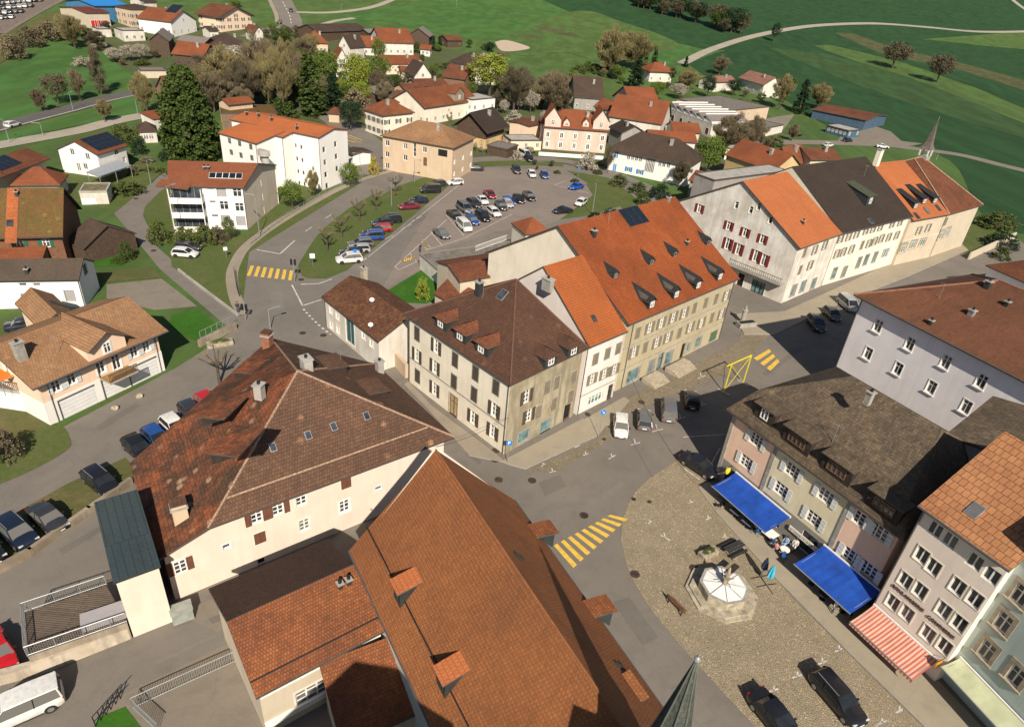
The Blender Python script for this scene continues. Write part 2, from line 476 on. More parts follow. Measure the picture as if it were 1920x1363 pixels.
        me = window_mesh(kd.w, kd.h, kd.frame, kd.trim, kd.sill, kd.gl, kd.nv, kd.nh, hole, kd.tw, kd.arch)
        o = s.put(me, kd.name, side, u, z, out=out)
        if kd.sh:
            ww = kd.w / 2 - .01 if cl or not kd.shw else kd.shw
            sm = shutter_mesh(round(ww, 3), kd.h, kd.sh)
            for sg in (-1, 1):
                if cl: add(sm, 'shutter', o, (sg * (ww / 2 + .006), 0.04, 0))
                else: add(sm, 'shutter', o, (sg * (kd.w / 2 + ww / 2 + .02), 0, 0))
        return o
    def wtop(s, side, u):
        x0, x1, dist = s.side(side); Rk = Matrix.Rotation(s.ak(side), 3, 'Z')
        p = Rk @ Vector((u, -dist, 0)); return s.zr(p.x, p.y) - s.th - .02
    def win(s, kd, side, pts=(), rows=(), out=0.0):
        P = []
        for q in pts: P.append(s.px2wall(side, *q))
        for (p, q, n) in rows:
            a, b = s.px2wall(side, *p), s.px2wall(side, *q)
            for i in range(n):
                t = i / (n - 1) if n > 1 else 0.5
                P.append((a[0] + (b[0] - a[0]) * t, a[1] + (b[1] - a[1]) * t))
        return [s.win1(kd, side, u, z, out) for u, z in P]
    def auto(s, kd, side, n, zs, margin=1.2):
        x0, x1, _ = s.side(side)
        for z in zs:
            for i in range(n):
                u = (x0 + x1) / 2 if n == 1 else x0 + margin + (x1 - x0 - 2 * margin) * i / (n - 1)
                s.win1(kd, side, u, z)
    def finish(s):
        b = MB(); m = s.wallm
        for k in range(s.ns):
            x0, x1, dist = s.side(k); Rk = Matrix.Rotation(s.ak(k), 3, 'Z')
            t = s.typ; cuts = []
            if t == 'gable' and k in (1, 3) or t == 'gabley' and k in (0, 2): cuts = [0]
            if t == 'khip' and k in (1, 3): cuts = [-s.k * s.d / 2, s.k * s.d / 2]
            if hasattr(s, 'E') and k in (1, 3): cuts = [s._r(k, s.F if k == 1 else s.E).x]
            m = getattr(s, 'sidem', {}).get(k, s.wallm)
            top = [(u, s.wtop(k, u) + .1) for u in [x1] + sorted(cuts, reverse=True) + [x0]]
            outer = [(x0, -1.2), (x1, -1.2)] + top
            holes = [[(a, c), (a, e), (bb, e), (bb, c)] for a, bb, c, e in s.holes[k]]
            parts = [(outer, holes, m)]
            if k in getattr(s, 'segs', {}):
                parts = []
                for (u0, u1, z0, z1, mm) in s.segs[k]:
                    u0, u1 = max(u0, x0), min(u1, x1); z1 = min(z1, s.wtop(k, (u0 + u1) / 2) + .1)
                    hh = [q for q in holes if u0 - .01 < (q[0][0] + q[2][0]) / 2 < u1 + .01 and z0 - .01 < (q[0][1] + q[1][1]) / 2 < z1 + .01]
                    hh = [[(min(max(a, u0 + .02), u1 - .02), min(max(c, z0 + .02), z1 - .02)) for a, c in q] for q in hh]
                    parts.append(([(u0, z0), (u1, z0), (u1, z1), (u0, z1)], hh, mm))
            for outer, holes, m in parts:
              if holes:
                flat, tris = holed(outer, holes)
                i0 = len(b.v)
                b.v += [tuple(Rk @ Vector((p.x, -dist, p.y))) for p in flat]
                for tr in tris:
                    q = [flat[i] for i in tr]
                    ar = (q[1] - q[0]).cross(q[2] - q[0]).z
                    if abs(ar) < 1e-8: continue
                    if ar < 0: tr = tuple(reversed(tr))
                    b.f.append(tuple(i0 + i for i in tr)); b.mi.append(b.mat(m))
              else: b.poly([Rk @ Vector((u, -dist, z)) for u, z in outer], m)
        b.obj('wall', s.root)
    def band(s, z, m, sides=(0, 1, 2, 3), hh=0.15, out=0.08, name='string_course'):
        for k in sides:
            x0, x1, dist = s.side(k)
            b = MB(); b.box(x0 - .001 * k, x1 + .001 * k, -out, -.002, -hh / 2, hh / 2, m)
            s.put(b.mesh(name), name, k, 0, z)
    def plinth(s, z1, m, sides=(0, 1, 2, 3), out=0.05):
        b = MB()
        for k in sides:
            x0, x1, dist = s.side(k); Rk = Matrix.Rotation(s.ak(k), 3, 'Z'); o = out + .002 * k
            pts = [Rk @ Vector(p) for p in ((x0 - o, -dist - o, 0), (x1 + o, -dist - o, 0), (x1 + o, -dist + .02, 0), (x0 - o, -dist + .02, 0))]
            b.prism([(p.x, p.y) for p in pts], -1.0, z1 + .002 * k, m)
        b.obj('plinth', s.root)
    # ---- things on the roof
    def hd(s, k): return s.d / 2 if k in (0, 2) else s.L / 2
    def px2roof(s, k, px, py):
        Rk = Matrix.Rotation(-s.ak(k), 3, 'Z'); o = Rk @ s.loc(EYE); d = Rk @ (s.inv @ ray(px, py))
        sl = s.slope(k); hd = s.hd(k)
        # z = h + sl*(y+hd)
        t = (s.h + sl * (o.y + hd) - o.z) / (d.z - sl * d.y); p = o + d * t
        return p
    def dormer(s, k, px, w, fh, style='shed', sd=None, cheek=None, front=None, roofm=None, wk=None, pitch=0.8, oh=0.25, name='dormer', back=None):
        p = s.px2roof(k, *px); sl = s.slope(k)
        roofm = roofm or s.roofm; cheek = cheek or fascia; front = front or cheek
        b = MB(); x = w / 2; r = MB()
        if style in ('shed', 'hipshed'):
            sd = sl * 0.35 if sd is None else sd
            t = fh / (sl - sd)
            b.poly([(-x, 0, 0), (x, 0, 0), (x, 0, fh), (-x, 0, fh)], front)
            b.poly([(x, 0, 0), (x, t, sl * t), (x, 0, fh)], cheek); b.poly([(-x, 0, 0), (-x, 0, fh), (-x, t, sl * t)], cheek)
            e = oh
            if style == 'shed': r.slab([[(-x - .15, -e, fh - e * sd + .1), (x + .15, -e, fh - e * sd + .1), (x + .15, t + .1, fh + sd * t + .12), (-x - .15, t + .1, fh + sd * t + .12)]], .12, roofm, s.rimm)
            else:
                g = x * .9; z1 = fh + .1; H = z1 + g * .62
                tr = H / sl; te = (z1) / sl
                r.slab([[(-x - .2, -e, z1 - .1), (x + .2, -e, z1 - .1), (0, g, H)], [(x + .2, -e, z1 - .1), (x + .2, te - .1, z1 - .1), (0, tr + .1, H + .02), (0, g, H)],
                        [(-x - .2, te - .1, z1 - .1), (-x - .2, -e, z1 - .1), (0, g, H), (0, tr + .1, H + .02)]], .1, roofm, s.rimm)
        else:
            rg = x * pitch; te = fh / sl; tr = (fh + rg) / sl
            if style == 'wedge': tr = back or tr * 1.4
            b.poly([(-x, 0, 0), (x, 0, 0), (x, 0, fh), (0, 0, fh + rg), (-x, 0, fh)], front)
            b.poly([(x, 0, 0), (x, te, sl * te), (x, 0, fh)], cheek); b.poly([(-x, 0, 0), (-x, 0, fh), (-x, te, sl * te)], cheek)
            e = oh; z = .08; q = .18; dz = q * pitch
            zb = sl * tr if style == 'wedge' else fh + rg
            te2 = te if style != 'wedge' else te * 1.05
            r.slab([[(x + q, -e, fh - dz + z), (x + q, te2, fh - dz + z), (0, tr + .05, zb + z), (0, -e, fh + rg + z)],
                    [(-x - q, te2, fh - dz + z), (-x - q, -e, fh - dz + z), (0, -e, fh + rg + z), (0, tr + .05, zb + z)]], .1, roofm, s.rimm)
        Rk = Matrix.Rotation(s.ak(k), 3, 'Z'); q = Rk @ p
        o = b.obj(name, s.root, q, s.ak(k))
        r.obj('dormer_roof', o)
        wk = wk or K(min(.9, w * .6), min(1.1, fh * .75), hole=False)
        me = window_mesh(wk.w, wk.h, wk.frame, wk.trim, wk.sill, wk.gl, wk.nv, wk.nh, False, wk.tw)
        add(me, 'window', o, (0, -.01, fh * .52))
        return o
    def chimney(s, k, px, w=0.9, d=0.7, hh=1.6, m=None, capm=None, style='slab', name='chimney'):
        p = s.px2roof(k, *px); sl = s.slope(k); m = m or stone2
        b = MB(); z0 = -sl * d / 2 - .3
        b.box(-w / 2, w / 2, -d / 2, d / 2, z0, hh, m)
        c = capm or concrete
        b.box(-w / 2 - .1, w / 2 + .1, -d / 2 - .1, d / 2 + .1, hh, hh + .12, c)
        if style == 'open':
            for i in (-1, 1): b.box(i * w * .3 - .12, i * w * .3 + .12, -d / 2, d / 2, hh + .12, hh + .42, m)
            b.box(-w / 2 - .06, w / 2 + .06, -d / 2 - .06, d / 2 + .06, hh + .42, hh + .52, s.roofm)
        else:
            b.tube((0, 0, hh + .12), (0, 0, hh + .4), .14, .14, iron, 8)
        q = Matrix.Rotation(s.ak(k), 3, 'Z') @ p
        return b.obj(name, s.root, q, s.ak(k))
    def onroof(s, k, px, w, l, m, name='skylight', frame=None, n=1, thick=.1, rows=1):
        """flat panel lying on the slope: w along the eave, l up the slope"""
        p = s.px2roof(k, *px); sl = s.slope(k); a = math.atan(sl); c, sn = math.cos(a), math.sin(a)
        b = MB(); fr = frame or galv
        def T3(x, v, z): return (x, v * c - z * sn, v * sn + z * c)
        def bx(x0, x1, v0, v1, z0, z1, mm):
            i = len(b.v); b.v += [T3(*q) for q in ((x0, v0, z0), (x1, v0, z0), (x1, v1, z0), (x0, v1, z0), (x0, v0, z1), (x1, v0, z1), (x1, v1, z1), (x0, v1, z1))]
            for q in ((0, 3, 2, 1), (4, 5, 6, 7), (0, 1, 5, 4), (1, 2, 6, 5), (2, 3, 7, 6), (3, 0, 4, 7)): b.f.append(tuple(i + e for e in q)); b.mi.append(b.mat(mm))
        bx(-w / 2, w / 2, -l / 2, l / 2, .01, thick, fr)
        g = .05
        for r_ in range(rows):
            for i in range(n):
                x0 = -w / 2 + w * i / n + g; x1 = -w / 2 + w * (i + 1) / n - g
                v0 = -l / 2 + l * r_ / rows + g; v1 = -l / 2 + l * (r_ + 1) / rows - g
                bx(x0, x1, v0, v1, thick, thick + .015, m)
        q = Matrix.Rotation(s.ak(k), 3, 'Z') @ p
        return b.obj(name, s.root, q, s.ak(k))
    def pipe(s, side, u, m=None, r=.06):
        b = MB(); b.tube((0, 0, 0.0), (0, 0, s.wtop(side, u) + .0), r, r, m or zinc, 6)
        s.put(b.mesh('downpipe'), 'downpipe', side, u, 0, out=r + .01)
    def gutter(s, sides=(0,), m=None):
        for k in sides:
            hl = (s.L if k in (0, 2) else s.d) / 2; hd = s.hd(k)
            b = MB(); b.tube((-hl, -hd - .05, s.h - .06), (hl, -hd - .05, s.h - .06), .09, .09, m or zinc, 6)
            b.obj('gutter', s.root, (0, 0, 0), k * math.pi / 2)
    def merge(s, H):
        """a wing: hand its meshes over to the house it belongs to"""
        bpy.context.view_layer.update()
        M = H.root.matrix_world.inverted() @ s.root.matrix_world
        for c in list(s.root.children):
            m = M @ c.matrix_basis; c.parent = H.root; c.matrix_basis = m
            if c.name.split('.')[0] in ('wall', 'roof', 'plinth'): c.name = 'wing_' + c.name.split('.')[0]
        bpy.data.objects.remove(s.root)
class PolyHouse(House):
    """house on an irregular outline: eave corners ccw seen from above, one apex"""
    def __init__(s, name, label, cat, pts, apex, az, h, ov=0.5, wall=None, roof=None, rim=None, th=0.22, group=None):
        P = [Gz(*p, h) if len(p) == 2 else Vector((p[0], p[1], h)) for p in pts]
        s.ctr = sum(P, Vector((0, 0, 0))) / len(P); s.ctr.z = 0; s.zb = 0; s.h = h; s.ang = 0; s.ov = ov; s.typ = 'poly'; s.th = th
        s.root = empty(name, s.ctr, 0); tag(s.root, label, cat, group)
        s.wallm, s.roofm, s.rimm = wall, roof, rim or fascia
        s.inv = Matrix.Identity(3)
        s.P = [p - s.ctr for p in P]; a = Gz(*apex, az) - s.ctr; s.apex = a; s.rh = az - h
        s.ns = len(P); s.holes = {i: [] for i in range(s.ns)}
        b = MB(); n = s.ns
        b.slab([[s.P[i], s.P[(i + 1) % n], a] for i in range(n)], th, roof, s.rimm)
        s.ridges = [(tuple(p), tuple(a)) for p in s.P]
        s.roof = b.obj('roof', s.root)
        s.info = tuple((round((s.P[(i + 1) % n] - s.P[i]).length, 1), round(s.slope(i), 2)) for i in range(n))
        HOUSES.append(s)
    def edge(s, k): return s.P[k], s.P[(k + 1) % s.ns]
    def ak(s, k):
        a, b = s.edge(k); return math.atan2(b.y - a.y, b.x - a.x)
    def _r(s, k, p): return Matrix.Rotation(-s.ak(k), 3, 'Z') @ Vector(p)
    def hd(s, k): return -s._r(k, s.P[k]).y
    def slope(s, k):
        q = s._r(k, s.apex); return s.rh / (q.y + s.hd(k))
    def side(s, k):
        n = s.ns; a, b = s._r(k, s.P[k]), s._r(k, s.P[(k + 1) % n])
        def cut(k2):   # where the inset neighbour wall meets this inset wall
            d2 = s.hd(k2) - s.ov; an = s.ak(k2) - s.ak(k)
            nx, ny = math.sin(an), -math.cos(an)   # outward normal of the neighbour in this frame
            y = -(s.hd(k) - s.ov); return (d2 - ny * y) / nx
        return cut((k - 1) % n), cut((k + 1) % n), s.hd(k) - s.ov
    def zr(s, x, y):
        return min(s.h + s.slope(k) * (s._r(k, (x, y, 0)).y + s.hd(k)) for k in range(s.ns))
class RidgeHouse(PolyHouse):
    """gable house on an irregular four-cornered outline; edges 0 and 2 are eaves, E over edge 3, F over edge 1"""
    def __init__(s, name, label, cat, pts, E, Fp, zE, h, **kw):
        P = [Gz(*p, h) if len(p) == 2 else Vector((p[0], p[1], h)) for p in pts]
        s.E0, s.F0 = Gz(*E, zE), Gz(*Fp, zE)
        c_ = sum(P, Vector((0, 0, 0))) / 4; c_.z = 0; s.E, s.F = s.E0 - c_, s.F0 - c_
        PolyHouse.__init__(s, name, label, cat, pts, E, zE, h, **kw)
        bpy.data.objects.remove(s.roof)
        A, B, C, D = s.P; s.E, s.F = s.E0 - s.ctr, s.F0 - s.ctr
        b = MB(); n_ = 10; L_ = lambda p, q, t: p + (q - p) * t
        q0 = [[L_(A, B, i / n_), L_(A, B, (i + 1) / n_), L_(s.E, s.F, (i + 1) / n_), L_(s.E, s.F, i / n_)] for i in range(n_)]
        q1 = [[L_(D, C, (i + 1) / n_), L_(D, C, i / n_), L_(s.E, s.F, i / n_), L_(s.E, s.F, (i + 1) / n_)] for i in range(n_)]
        b.slab(q0 + q1, s.th, s.roofm, s.rimm)
        s.ridges = [(tuple(s.E), tuple(s.F))]; s.roof = b.obj('roof', s.root)
        print('RIDGE', label[:20], 'mid', [round(x, 1) for x in ((A + D) / 2)], 'E', [round(x, 1) for x in s.E], 'slopes', round(s.slope(0), 2), round(s.slope(2), 2))
    def slope(s, k):
        if k in (1, 3): return 1e3
        q = s._r(k, s.E + (s.F - s.E) * getattr(s, 'tt', .4)); return s.rh / (q.y + s.hd(k))
    def side(s, k):
        n = s.ns; a, b = s._r(k, s.P[k]), s._r(k, s.P[(k + 1) % n]); return a.x + .3, b.x - .3, s.hd(k) - s.ov
    def zr(s, x, y): return min(s.h + s.slope(k) * (s._r(k, (x, y, 0)).y + s.hd(k)) for k in (0, 2))
    def px2roof(s, k, px, py):
        s.tt = .4
        for _ in range(6):
            p = PolyHouse.px2roof(s, k, px, py); e, f = s._r(k, s.E), s._r(k, s.F)
            s.tt = min(1, max(0, (p.x - e.x) / (f.x - e.x)))
        return p
    def finish(s):
        s.typ = 'poly'; PolyHouse.finish(s)
# ------------------------------------------------------------------ light
SUN_AZ = math.atan2(0.976, -0.215); SUN_EL = math.radians(38)
sd = Vector((-math.cos(SUN_AZ) * math.cos(SUN_EL), -math.sin(SUN_AZ) * math.cos(SUN_EL), math.sin(SUN_EL)))  # towards the sun
lamp = bpy.data.lights.new('sun', 'SUN'); lamp.energy = 5.0; lamp.angle = math.radians(0.53); lamp.color = (1.0, 0.90, 0.76)
lo = bpy.data.objects.new('sun', lamp); COL.objects.link(lo); lo.rotation_euler = sd.to_track_quat('Z', 'Y').to_euler(); lo.location = (0, -60, 120)
W = bpy.data.worlds.new('World'); SC.world = W; W.use_nodes = True
sky = W.node_tree.nodes.new('ShaderNodeTexSky'); sky.sky_type = 'NISHITA'; sky.sun_disc = False
sky.sun_elevation = SUN_EL; sky.sun_rotation = math.atan2(sd.x, sd.y); sky.altitude = 700; sky.air_density = 1.0; sky.dust_density = 1.6
bg = W.node_tree.nodes['Background']; W.node_tree.links.new(sky.outputs[0], bg.inputs[0]); bg.inputs[1].default_value = 0.06
SC.view_settings.view_transform = 'Standard'; SC.view_settings.look = 'None'; SC.view_settings.gamma = 1; SC.view_settings.exposure = 0.58
# ------------------------------------------------------------------ roofs and walls
t_hall = tiles('hall_roof_tiles', (0.315, 0.122, 0.047), (0.265, 0.102, 0.041), (0.160, 0.070, 0.036), row=0.26, wid=0.22, patch=0.3, speck=0.35, rowdark=0.3, patchscale=0.07)
t_annex = tiles('annex_roof_tiles', (0.300, 0.108, 0.042), (0.235, 0.085, 0.040), (0.105, 0.048, 0.028), row=.24, wid=.2, patch=0.5, speck=0.55, patchscale=0.25)
t_castle = tiles('weathered_brown_tiles', (0.150, 0.080, 0.050), (0.120, 0.066, 0.043), (0.070, 0.046, 0.034), patch=0.6, speck=0.6, pale=(0.357, 0.187, 0.102), palef=0.8, rowdark=0.25)
t_castle2 = tiles('lichen_mottled_tiles', (0.30, 0.095, 0.042), (0.095, 0.055, 0.036), (0.055, 0.036, 0.026), patch=0.75, speck=0.7, pale=(0.40, 0.25, 0.16), palef=0.8, patchscale=0.28, hard=0.10, rowdark=0.25)
t_M = tiles('dark_brown_tiles', (0.118, 0.057, 0.036), (0.092, 0.048, 0.033), (0.056, 0.036, 0.027), patch=0.5, speck=0.5, pale=(0.255, 0.153, 0.093), palef=0.4)
t_orange = tiles('new_orange_tiles', (0.350, 0.100, 0.030), (0.310, 0.090, 0.030), (0.200, 0.066, 0.026), patch=0.2, speck=0.25, rowdark=0.3)
t_E = tiles('red_orange_tiles', (0.300, 0.080, 0.026), (0.240, 0.064, 0.023), (0.140, 0.046, 0.020), patch=0.3, speck=0.3, patchscale=0.09, streak=0.35)
t_light = tiles('light_orange_tiles', (0.414, 0.137, 0.052), (0.385, 0.126, 0.048), (0.311, 0.096, 0.037), patch=0.2, speck=0.15, rowdark=0.2)
t_dark = tiles('dark_brown_grey_tiles', (0.056, 0.041, 0.032), (0.050, 0.036, 0.029), (0.034, 0.027, 0.023), patch=0.3, speck=0.35)
t_red = tiles('red_brown_tiles', (0.216, 0.080, 0.040), (0.160, 0.060, 0.034), (0.096, 0.044, 0.028), patch=0.6, speck=0.6, patchscale=0.2)
t_grey = tiles('plum_brown_tiles', (0.180, 0.077, 0.042), (0.145, 0.064, 0.036), (0.085, 0.044, 0.028), patch=0.35, speck=0.35, patchscale=0.1, streak=0.35)
t_moss = tiles('mossy_brown_tiles', (0.165, 0.122, 0.080), (0.125, 0.094, 0.064), (0.080, 0.064, 0.047), patch=0.8, speck=0.8, pale=(0.20, 0.155, 0.085), palef=0.75, patchscale=0.5, rowdark=.15)
t_moss2 = tiles('moss_grown_tiles', (0.144, 0.099, 0.032), (0.180, 0.077, 0.032), (0.099, 0.068, 0.027), patch=0.5, speck=0.5, pale=(0.234, 0.180, 0.063), palef=0.7, patchscale=0.16)
t_L = tiles('tan_brown_tiles', (0.330, 0.185, 0.095), (0.275, 0.150, 0.078), (0.185, 0.105, 0.060), patch=0.45, speck=0.4, pale=(0.357, 0.221, 0.102), palef=0.5, row=.33, wid=.3, rowdark=.45)
t_flame = tiles('ridged_tan_tiles', (0.390, 0.185, 0.085), (0.340, 0.150, 0.070), (0.220, 0.092, 0.048), row=0.62, wid=0.48, patch=0.35, speck=0.35, rowdark=0.85)
t_barn = tiles('mixed_brown_tiles', (0.204, 0.093, 0.047), (0.145, 0.066, 0.038), (0.072, 0.038, 0.025), patch=0.6, speck=0.9, patchscale=0.3)
t_far = tiles('old_red_tiles', (0.264, 0.092, 0.040), (0.200, 0.068, 0.034), (0.120, 0.048, 0.028), patch=0.5, speck=0.4, patchscale=0.2)
t_far2 = tiles('bright_red_tiles', (0.27, 0.088, 0.038), (0.225, 0.072, 0.033), (0.15, 0.055, 0.03), patch=0.4, speck=0.3, patchscale=0.2)
t_farbrown = tiles('brown_far_tiles', (0.093, 0.061, 0.044), (0.072, 0.051, 0.041), (0.051, 0.038, 0.031), patch=0.5, speck=0.4, patchscale=0.2)
t_fibre = plain('grey_fibre_sheet', (0.17, 0.145, 0.13), 0.8, var=0.12)
t_gravel = plain('gravel_flat_roof', (0.16, 0.142, 0.12), 0.95, var=0.2, scale=1.0, bump=0.4)
w_cream = plaster('cream_plaster', (0.72, 0.66, 0.54), 0.25, 0.15)
w_white = plaster('white_plaster', (0.60, 0.565, 0.50), 0.35, 0.3)
w_bright = plaster('bright_white_plaster', (0.72, 0.70, 0.66), 0.1, 0.08)
w_pinkish = plaster('pale_pink_plaster', (0.66, 0.56, 0.47), 0.15, 0.12)
w_olive = plaster('olive_beige_plaster', (0.41, 0.355, 0.235), 0.3, 0.25)
w_worn = plaster('worn_olive_plaster', (0.37, 0.325, 0.23), 0.9, 0.9)
w_nwhite = plaster('pinkish_white_plaster', (0.66, 0.60, 0.56), 0.15, 0.1)
w_lav = plaster('lavender_plaster', (0.78, 0.755, 0.76), 0.15, 0.15)
w_hotel = plaster('stained_white_plaster', (0.66, 0.63, 0.57), 0.6, 0.5)
w_salmon = plaster('salmon_plaster', (0.72, 0.51, 0.38), 0.2, 0.15)
w_sage = plaster('sage_beige_plaster', (0.66, 0.60, 0.42), 0.2, 0.15)
w_bak = plaster('rose_grey_plaster', (0.74, 0.65, 0.57), 0.15, 0.12)
w_blue = plaster('pale_turquoise_plaster', (0.45, 0.53, 0.50), 0.2, 0.2)
w_peach = plaster('peach_plaster', (0.72, 0.54, 0.40), 0.12, 0.12)
w_villa = plaster('villa_pink_plaster', (0.60, 0.46, 0.38), 0.3, 0.3)
w_tan = plaster('tan_plaster', (0.52, 0.40, 0.28), 0.2, 0.15)
w_beige = plaster('beige_plaster', (0.50, 0.43, 0.33), 0.2, 0.15)
w_yel = plaster('ochre_plaster', (0.52, 0.39, 0.20), 0.2, 0.15)
w_brick = plaster('brown_render', (0.20, 0.12, 0.08), 0.3, 0.3)
w_wood = plain('weathered_timber', (0.085, 0.055, 0.038), 0.85, var=0.25, scale=4)
w_wood2 = plain('red_brown_timber', (0.17, 0.08, 0.045), 0.8, var=0.2, scale=4)
w_stone = plaster('rubble_stone', (0.30, 0.25, 0.19), 0.9, 0.6)
w_grey = plaster('grey_render', (0.30, 0.28, 0.26), 0.3, 0.3)
def Q(ox, oy, k):
    return lambda *p: [(ox + k * x, oy + k * y) for x, y in p]
c1, c2, c3, c4 = Q(0, 0, .25), Q(480, 0, .25), Q(960, 0, .25), Q(1440, 0, .25)
c5, c6, c7, c8 = Q(0, 340, .25), Q(480, 340, .25), Q(960, 340, .25), Q(1440, 340, .25)
d1, d2, d3, d4 = Q(0, 680, .25), Q(480, 680, .25), Q(960, 680, .25), Q(1440, 680, .25)
_k = 480 / 1907
e1, e2, e3, e4 = Q(0, 1020, _k), Q(480, 1020, _k), Q(960, 1020, _k), Q(1440, 1020, _k)
z1, z2, z3 = Q(1640, 900, 400 / 1363), Q(740, 540, 440 / 1666), Q(1140, 420, 280 / 1193)
z4, z5, z6 = Q(400, 190, 260 / 1865), Q(300, 280, 240 / 1817), Q(0, 560, 330 / 1874)
def P1(f, x, y): return f((x, y))[0]

# ---- cream corner house in the middle
_a, _b, _c = Gz(757, 588, 9.5), Gz(957, 722, 9.5), Gz(1104, 652, 9.5)
_d = _a + (_c - _b)
M_ = PolyHouse('corner_house', 'cream three-storey corner house with brown hipped roof and dark shutters in the town centre', 'house',
               [(757, 588), (957, 722), (1104, 652), (_d.x, _d.y, 0)], (968, 524), 15.9, 9.5, ov=.45, wall=w_cream, roof=t_M)
M_.sidem = {1: w_worn}
kM = K(.95, 1.75, trim=stone2, sill=None, sh=brsh, closed=1, nv=1, nh=2, tw=.12)
kMo = K(.95, 1.75, trim=offwhite, sh=brsh, closed=0, nv=1, nh=2, tw=.1)
M_.win(kM, 0, z2((160, 325), (430, 510), (575, 605), (720, 705), (422, 665), (565, 755), (163, 625)))
M_.win(kMo, 0, z2((297, 415), (160, 478), (287, 560), (708, 865), (285, 715), (558, 920), (697, 1018)))
kW = K(.95, 1.7, trim=stone, sh=brsh, closed=0, nv=1, nh=2, tw=.1)
kWc = K(.95, 1.7, trim=stone, sh=tansh, closed=1, nv=1, nh=2, tw=.1)
M_.win(kW, 1, z2((935, 770), (950, 905)))
M_.win(kWc, 1, z2((1082, 705), (1150, 672), (1270, 635), (1020, 880), (1130, 825), (1250, 770)))
M_.win(K(1.9, 1.6, frame=stone2, trim=stone2, gl=shopglass, nv=0, nh=0), 1, z2((918, 1050), (1070, 990)))
M_.win(K(1.3, 2.3, frame=brownwood, trim=stone, gl=black, nv=0, nh=0, name='door'), 1, z2((1215, 935)))
dr = M_.win(K(1.5, 2.8, frame=brownwood, trim=stone, gl=plain('pale_oak_door', (0.38, 0.30, 0.17), .6), nv=1, nh=1, name='door'), 0, z2((415, 860)))
M_.band(M_.px2wall(0, *P1(z2, 430, 725))[1], stone2, (0,), .14, .07)
for q in ((325, 287), (462, 377), (612, 467)): M_.dormer(0, P1(z2, *q), 2.1, 1.25, 'hipshed', sd=.1, roofm=t_red, cheek=lead, front=lead)
for q in ((1105, 555), (1265, 480)): M_.dormer(1, P1(z2, *q), 1.9, 1.25, 'hipshed', sd=.1, roofm=t_M, cheek=lead, front=lead)
M_.onroof(0, P1(z2, 765, 50), 1.0, 1.3, glass, frame=galv)
M_.chimney(0, P1(z2, 598, 40), .7, .7, 1.4, lead)
M_.pipe(0, M_.side(0)[1] - .15); M_.pipe(0, M_.side(0)[0] + .15); M_.ridge_caps(plain('dull_ridge', (0.12, 0.06, 0.04), .8), .1)
# ---- narrow white house
N_ = House('row_house', 'narrow white house under a bright orange roof beside the cream corner house', 'house',
           (1106, 651), (1177, 621), dep=17, h=9.7, R=(1026, 497), typ='gable', ov=.45, og=.12, wall=w_nwhite, roof=t_orange)
kN = K(.9, 1.45, trim=stone2, sh=tansh, closed=1, tw=.1, nh=2)
kN2 = K(.9, 1.45, trim=stone, sh=tansh, closed=0, tw=.1, nh=2)
N_.win(kN, 0, z2((1425, 505), (1510, 465), (1595, 425))); N_.win(kN2, 0, z2((1400, 645), (1487, 608), (1575, 570)))
N_.win(K(2.6, 1.3, frame=white, trim=offwhite, gl=shopglass, nv=3, nh=1), 0, z2((1425, 785)))
N_.win(K(1.0, 2.2, frame=brownwood, trim=offwhite, nv=0, nh=1, name='door', arch=True), 0, z2((1530, 755)))
N_.band(N_.px2wall(0, *P1(z2, 1475, 695))[1], stone2, (0,), .12, .06)
N_.chimney(0, P1(c7, 270, 770), .7, 1.3, .6, stone2); N_.onroof(0, P1(c7, 615, 1030), .6, .9, glass, frame=lead); N_.gutter((0,))
N_.pipe(0, -N_.wx + .1)
# ---- long olive house with the big orange-red roof
E_ = House('town_house', 'long olive-beige house under a huge orange-red roof with two rows of dark dormers', 'house',
           (1180, 609), (1387, 522), D=(945, 464), h=10, R=(1170, 392), typ='gable', ov=.5, og=.35, wall=w_olive, roof=t_E)
E_.sidem = {3: w_cream}
kE = K(.95, 1.6, trim=stone, sh=tansh, closed=.35, tw=.12, nh=2)
E_.win(kE, 0, z3((237, 870), (332, 830), (425, 790), (520, 745), (608, 710), (690, 672), (780, 630), (862, 600), (945, 570)))
E_.win(kE, 0, z3((205, 1025), (297, 985), (388, 945), (478, 905), (570, 870), (655, 825), (745, 790), (828, 750), (905, 718)))
ks = dict(frame=stone2, trim=stone2, gl=shopglass, nv=0, nh=0)
E_.win(K(2.6, 2.0, **ks), 0, z3((200, 1210))); E_.win(K(1.5, 2.2, **ks), 0, z3((345, 1140)))
E_.win(K(1.1, 2.6, frame=iron, trim=stone2, gl=shopglass, nv=0, nh=1, name='door'), 0, z3((412, 1110)))
E_.win(K(1.7, 2.2, **ks), 0, z3((482, 1075))); E_.win(K(.9, 2.4, frame=iron, trim=stone, gl=black, nv=0, nh=1, name='door'), 0, z3((590, 1030)))
E_.win(K(.8, 1.5, **ks), 0, z3((640, 985))); E_.win(K(1.5, 1.7, **ks), 0, z3((720, 945))); E_.win(K(1.9, 1.7, gl=plain('green_shop_poster', (.08, .14, .06), .5), frame=greensh, trim=stone2, nv=0, nh=0), 0, z3((840, 895)))
for y in ((560, 900), (560, 815)):
    pass
for q in ((600, 782), (560, 950)): E_.band(E_.px2wall(0, *P1(z3, *q))[1], stone2, (0,), .16, .07)
slate = plain('dark_slate', (0.020, 0.023, 0.023), .6, var=.2, scale=4)
for q in ((345, 672), (540, 592), (715, 518), (888, 448)): E_.dormer(0, P1(z3, *q), 1.35, 1.05, 'wedge', roofm=slate, cheek=slate, front=slate, pitch=.9, back=3.6, oh=.2)
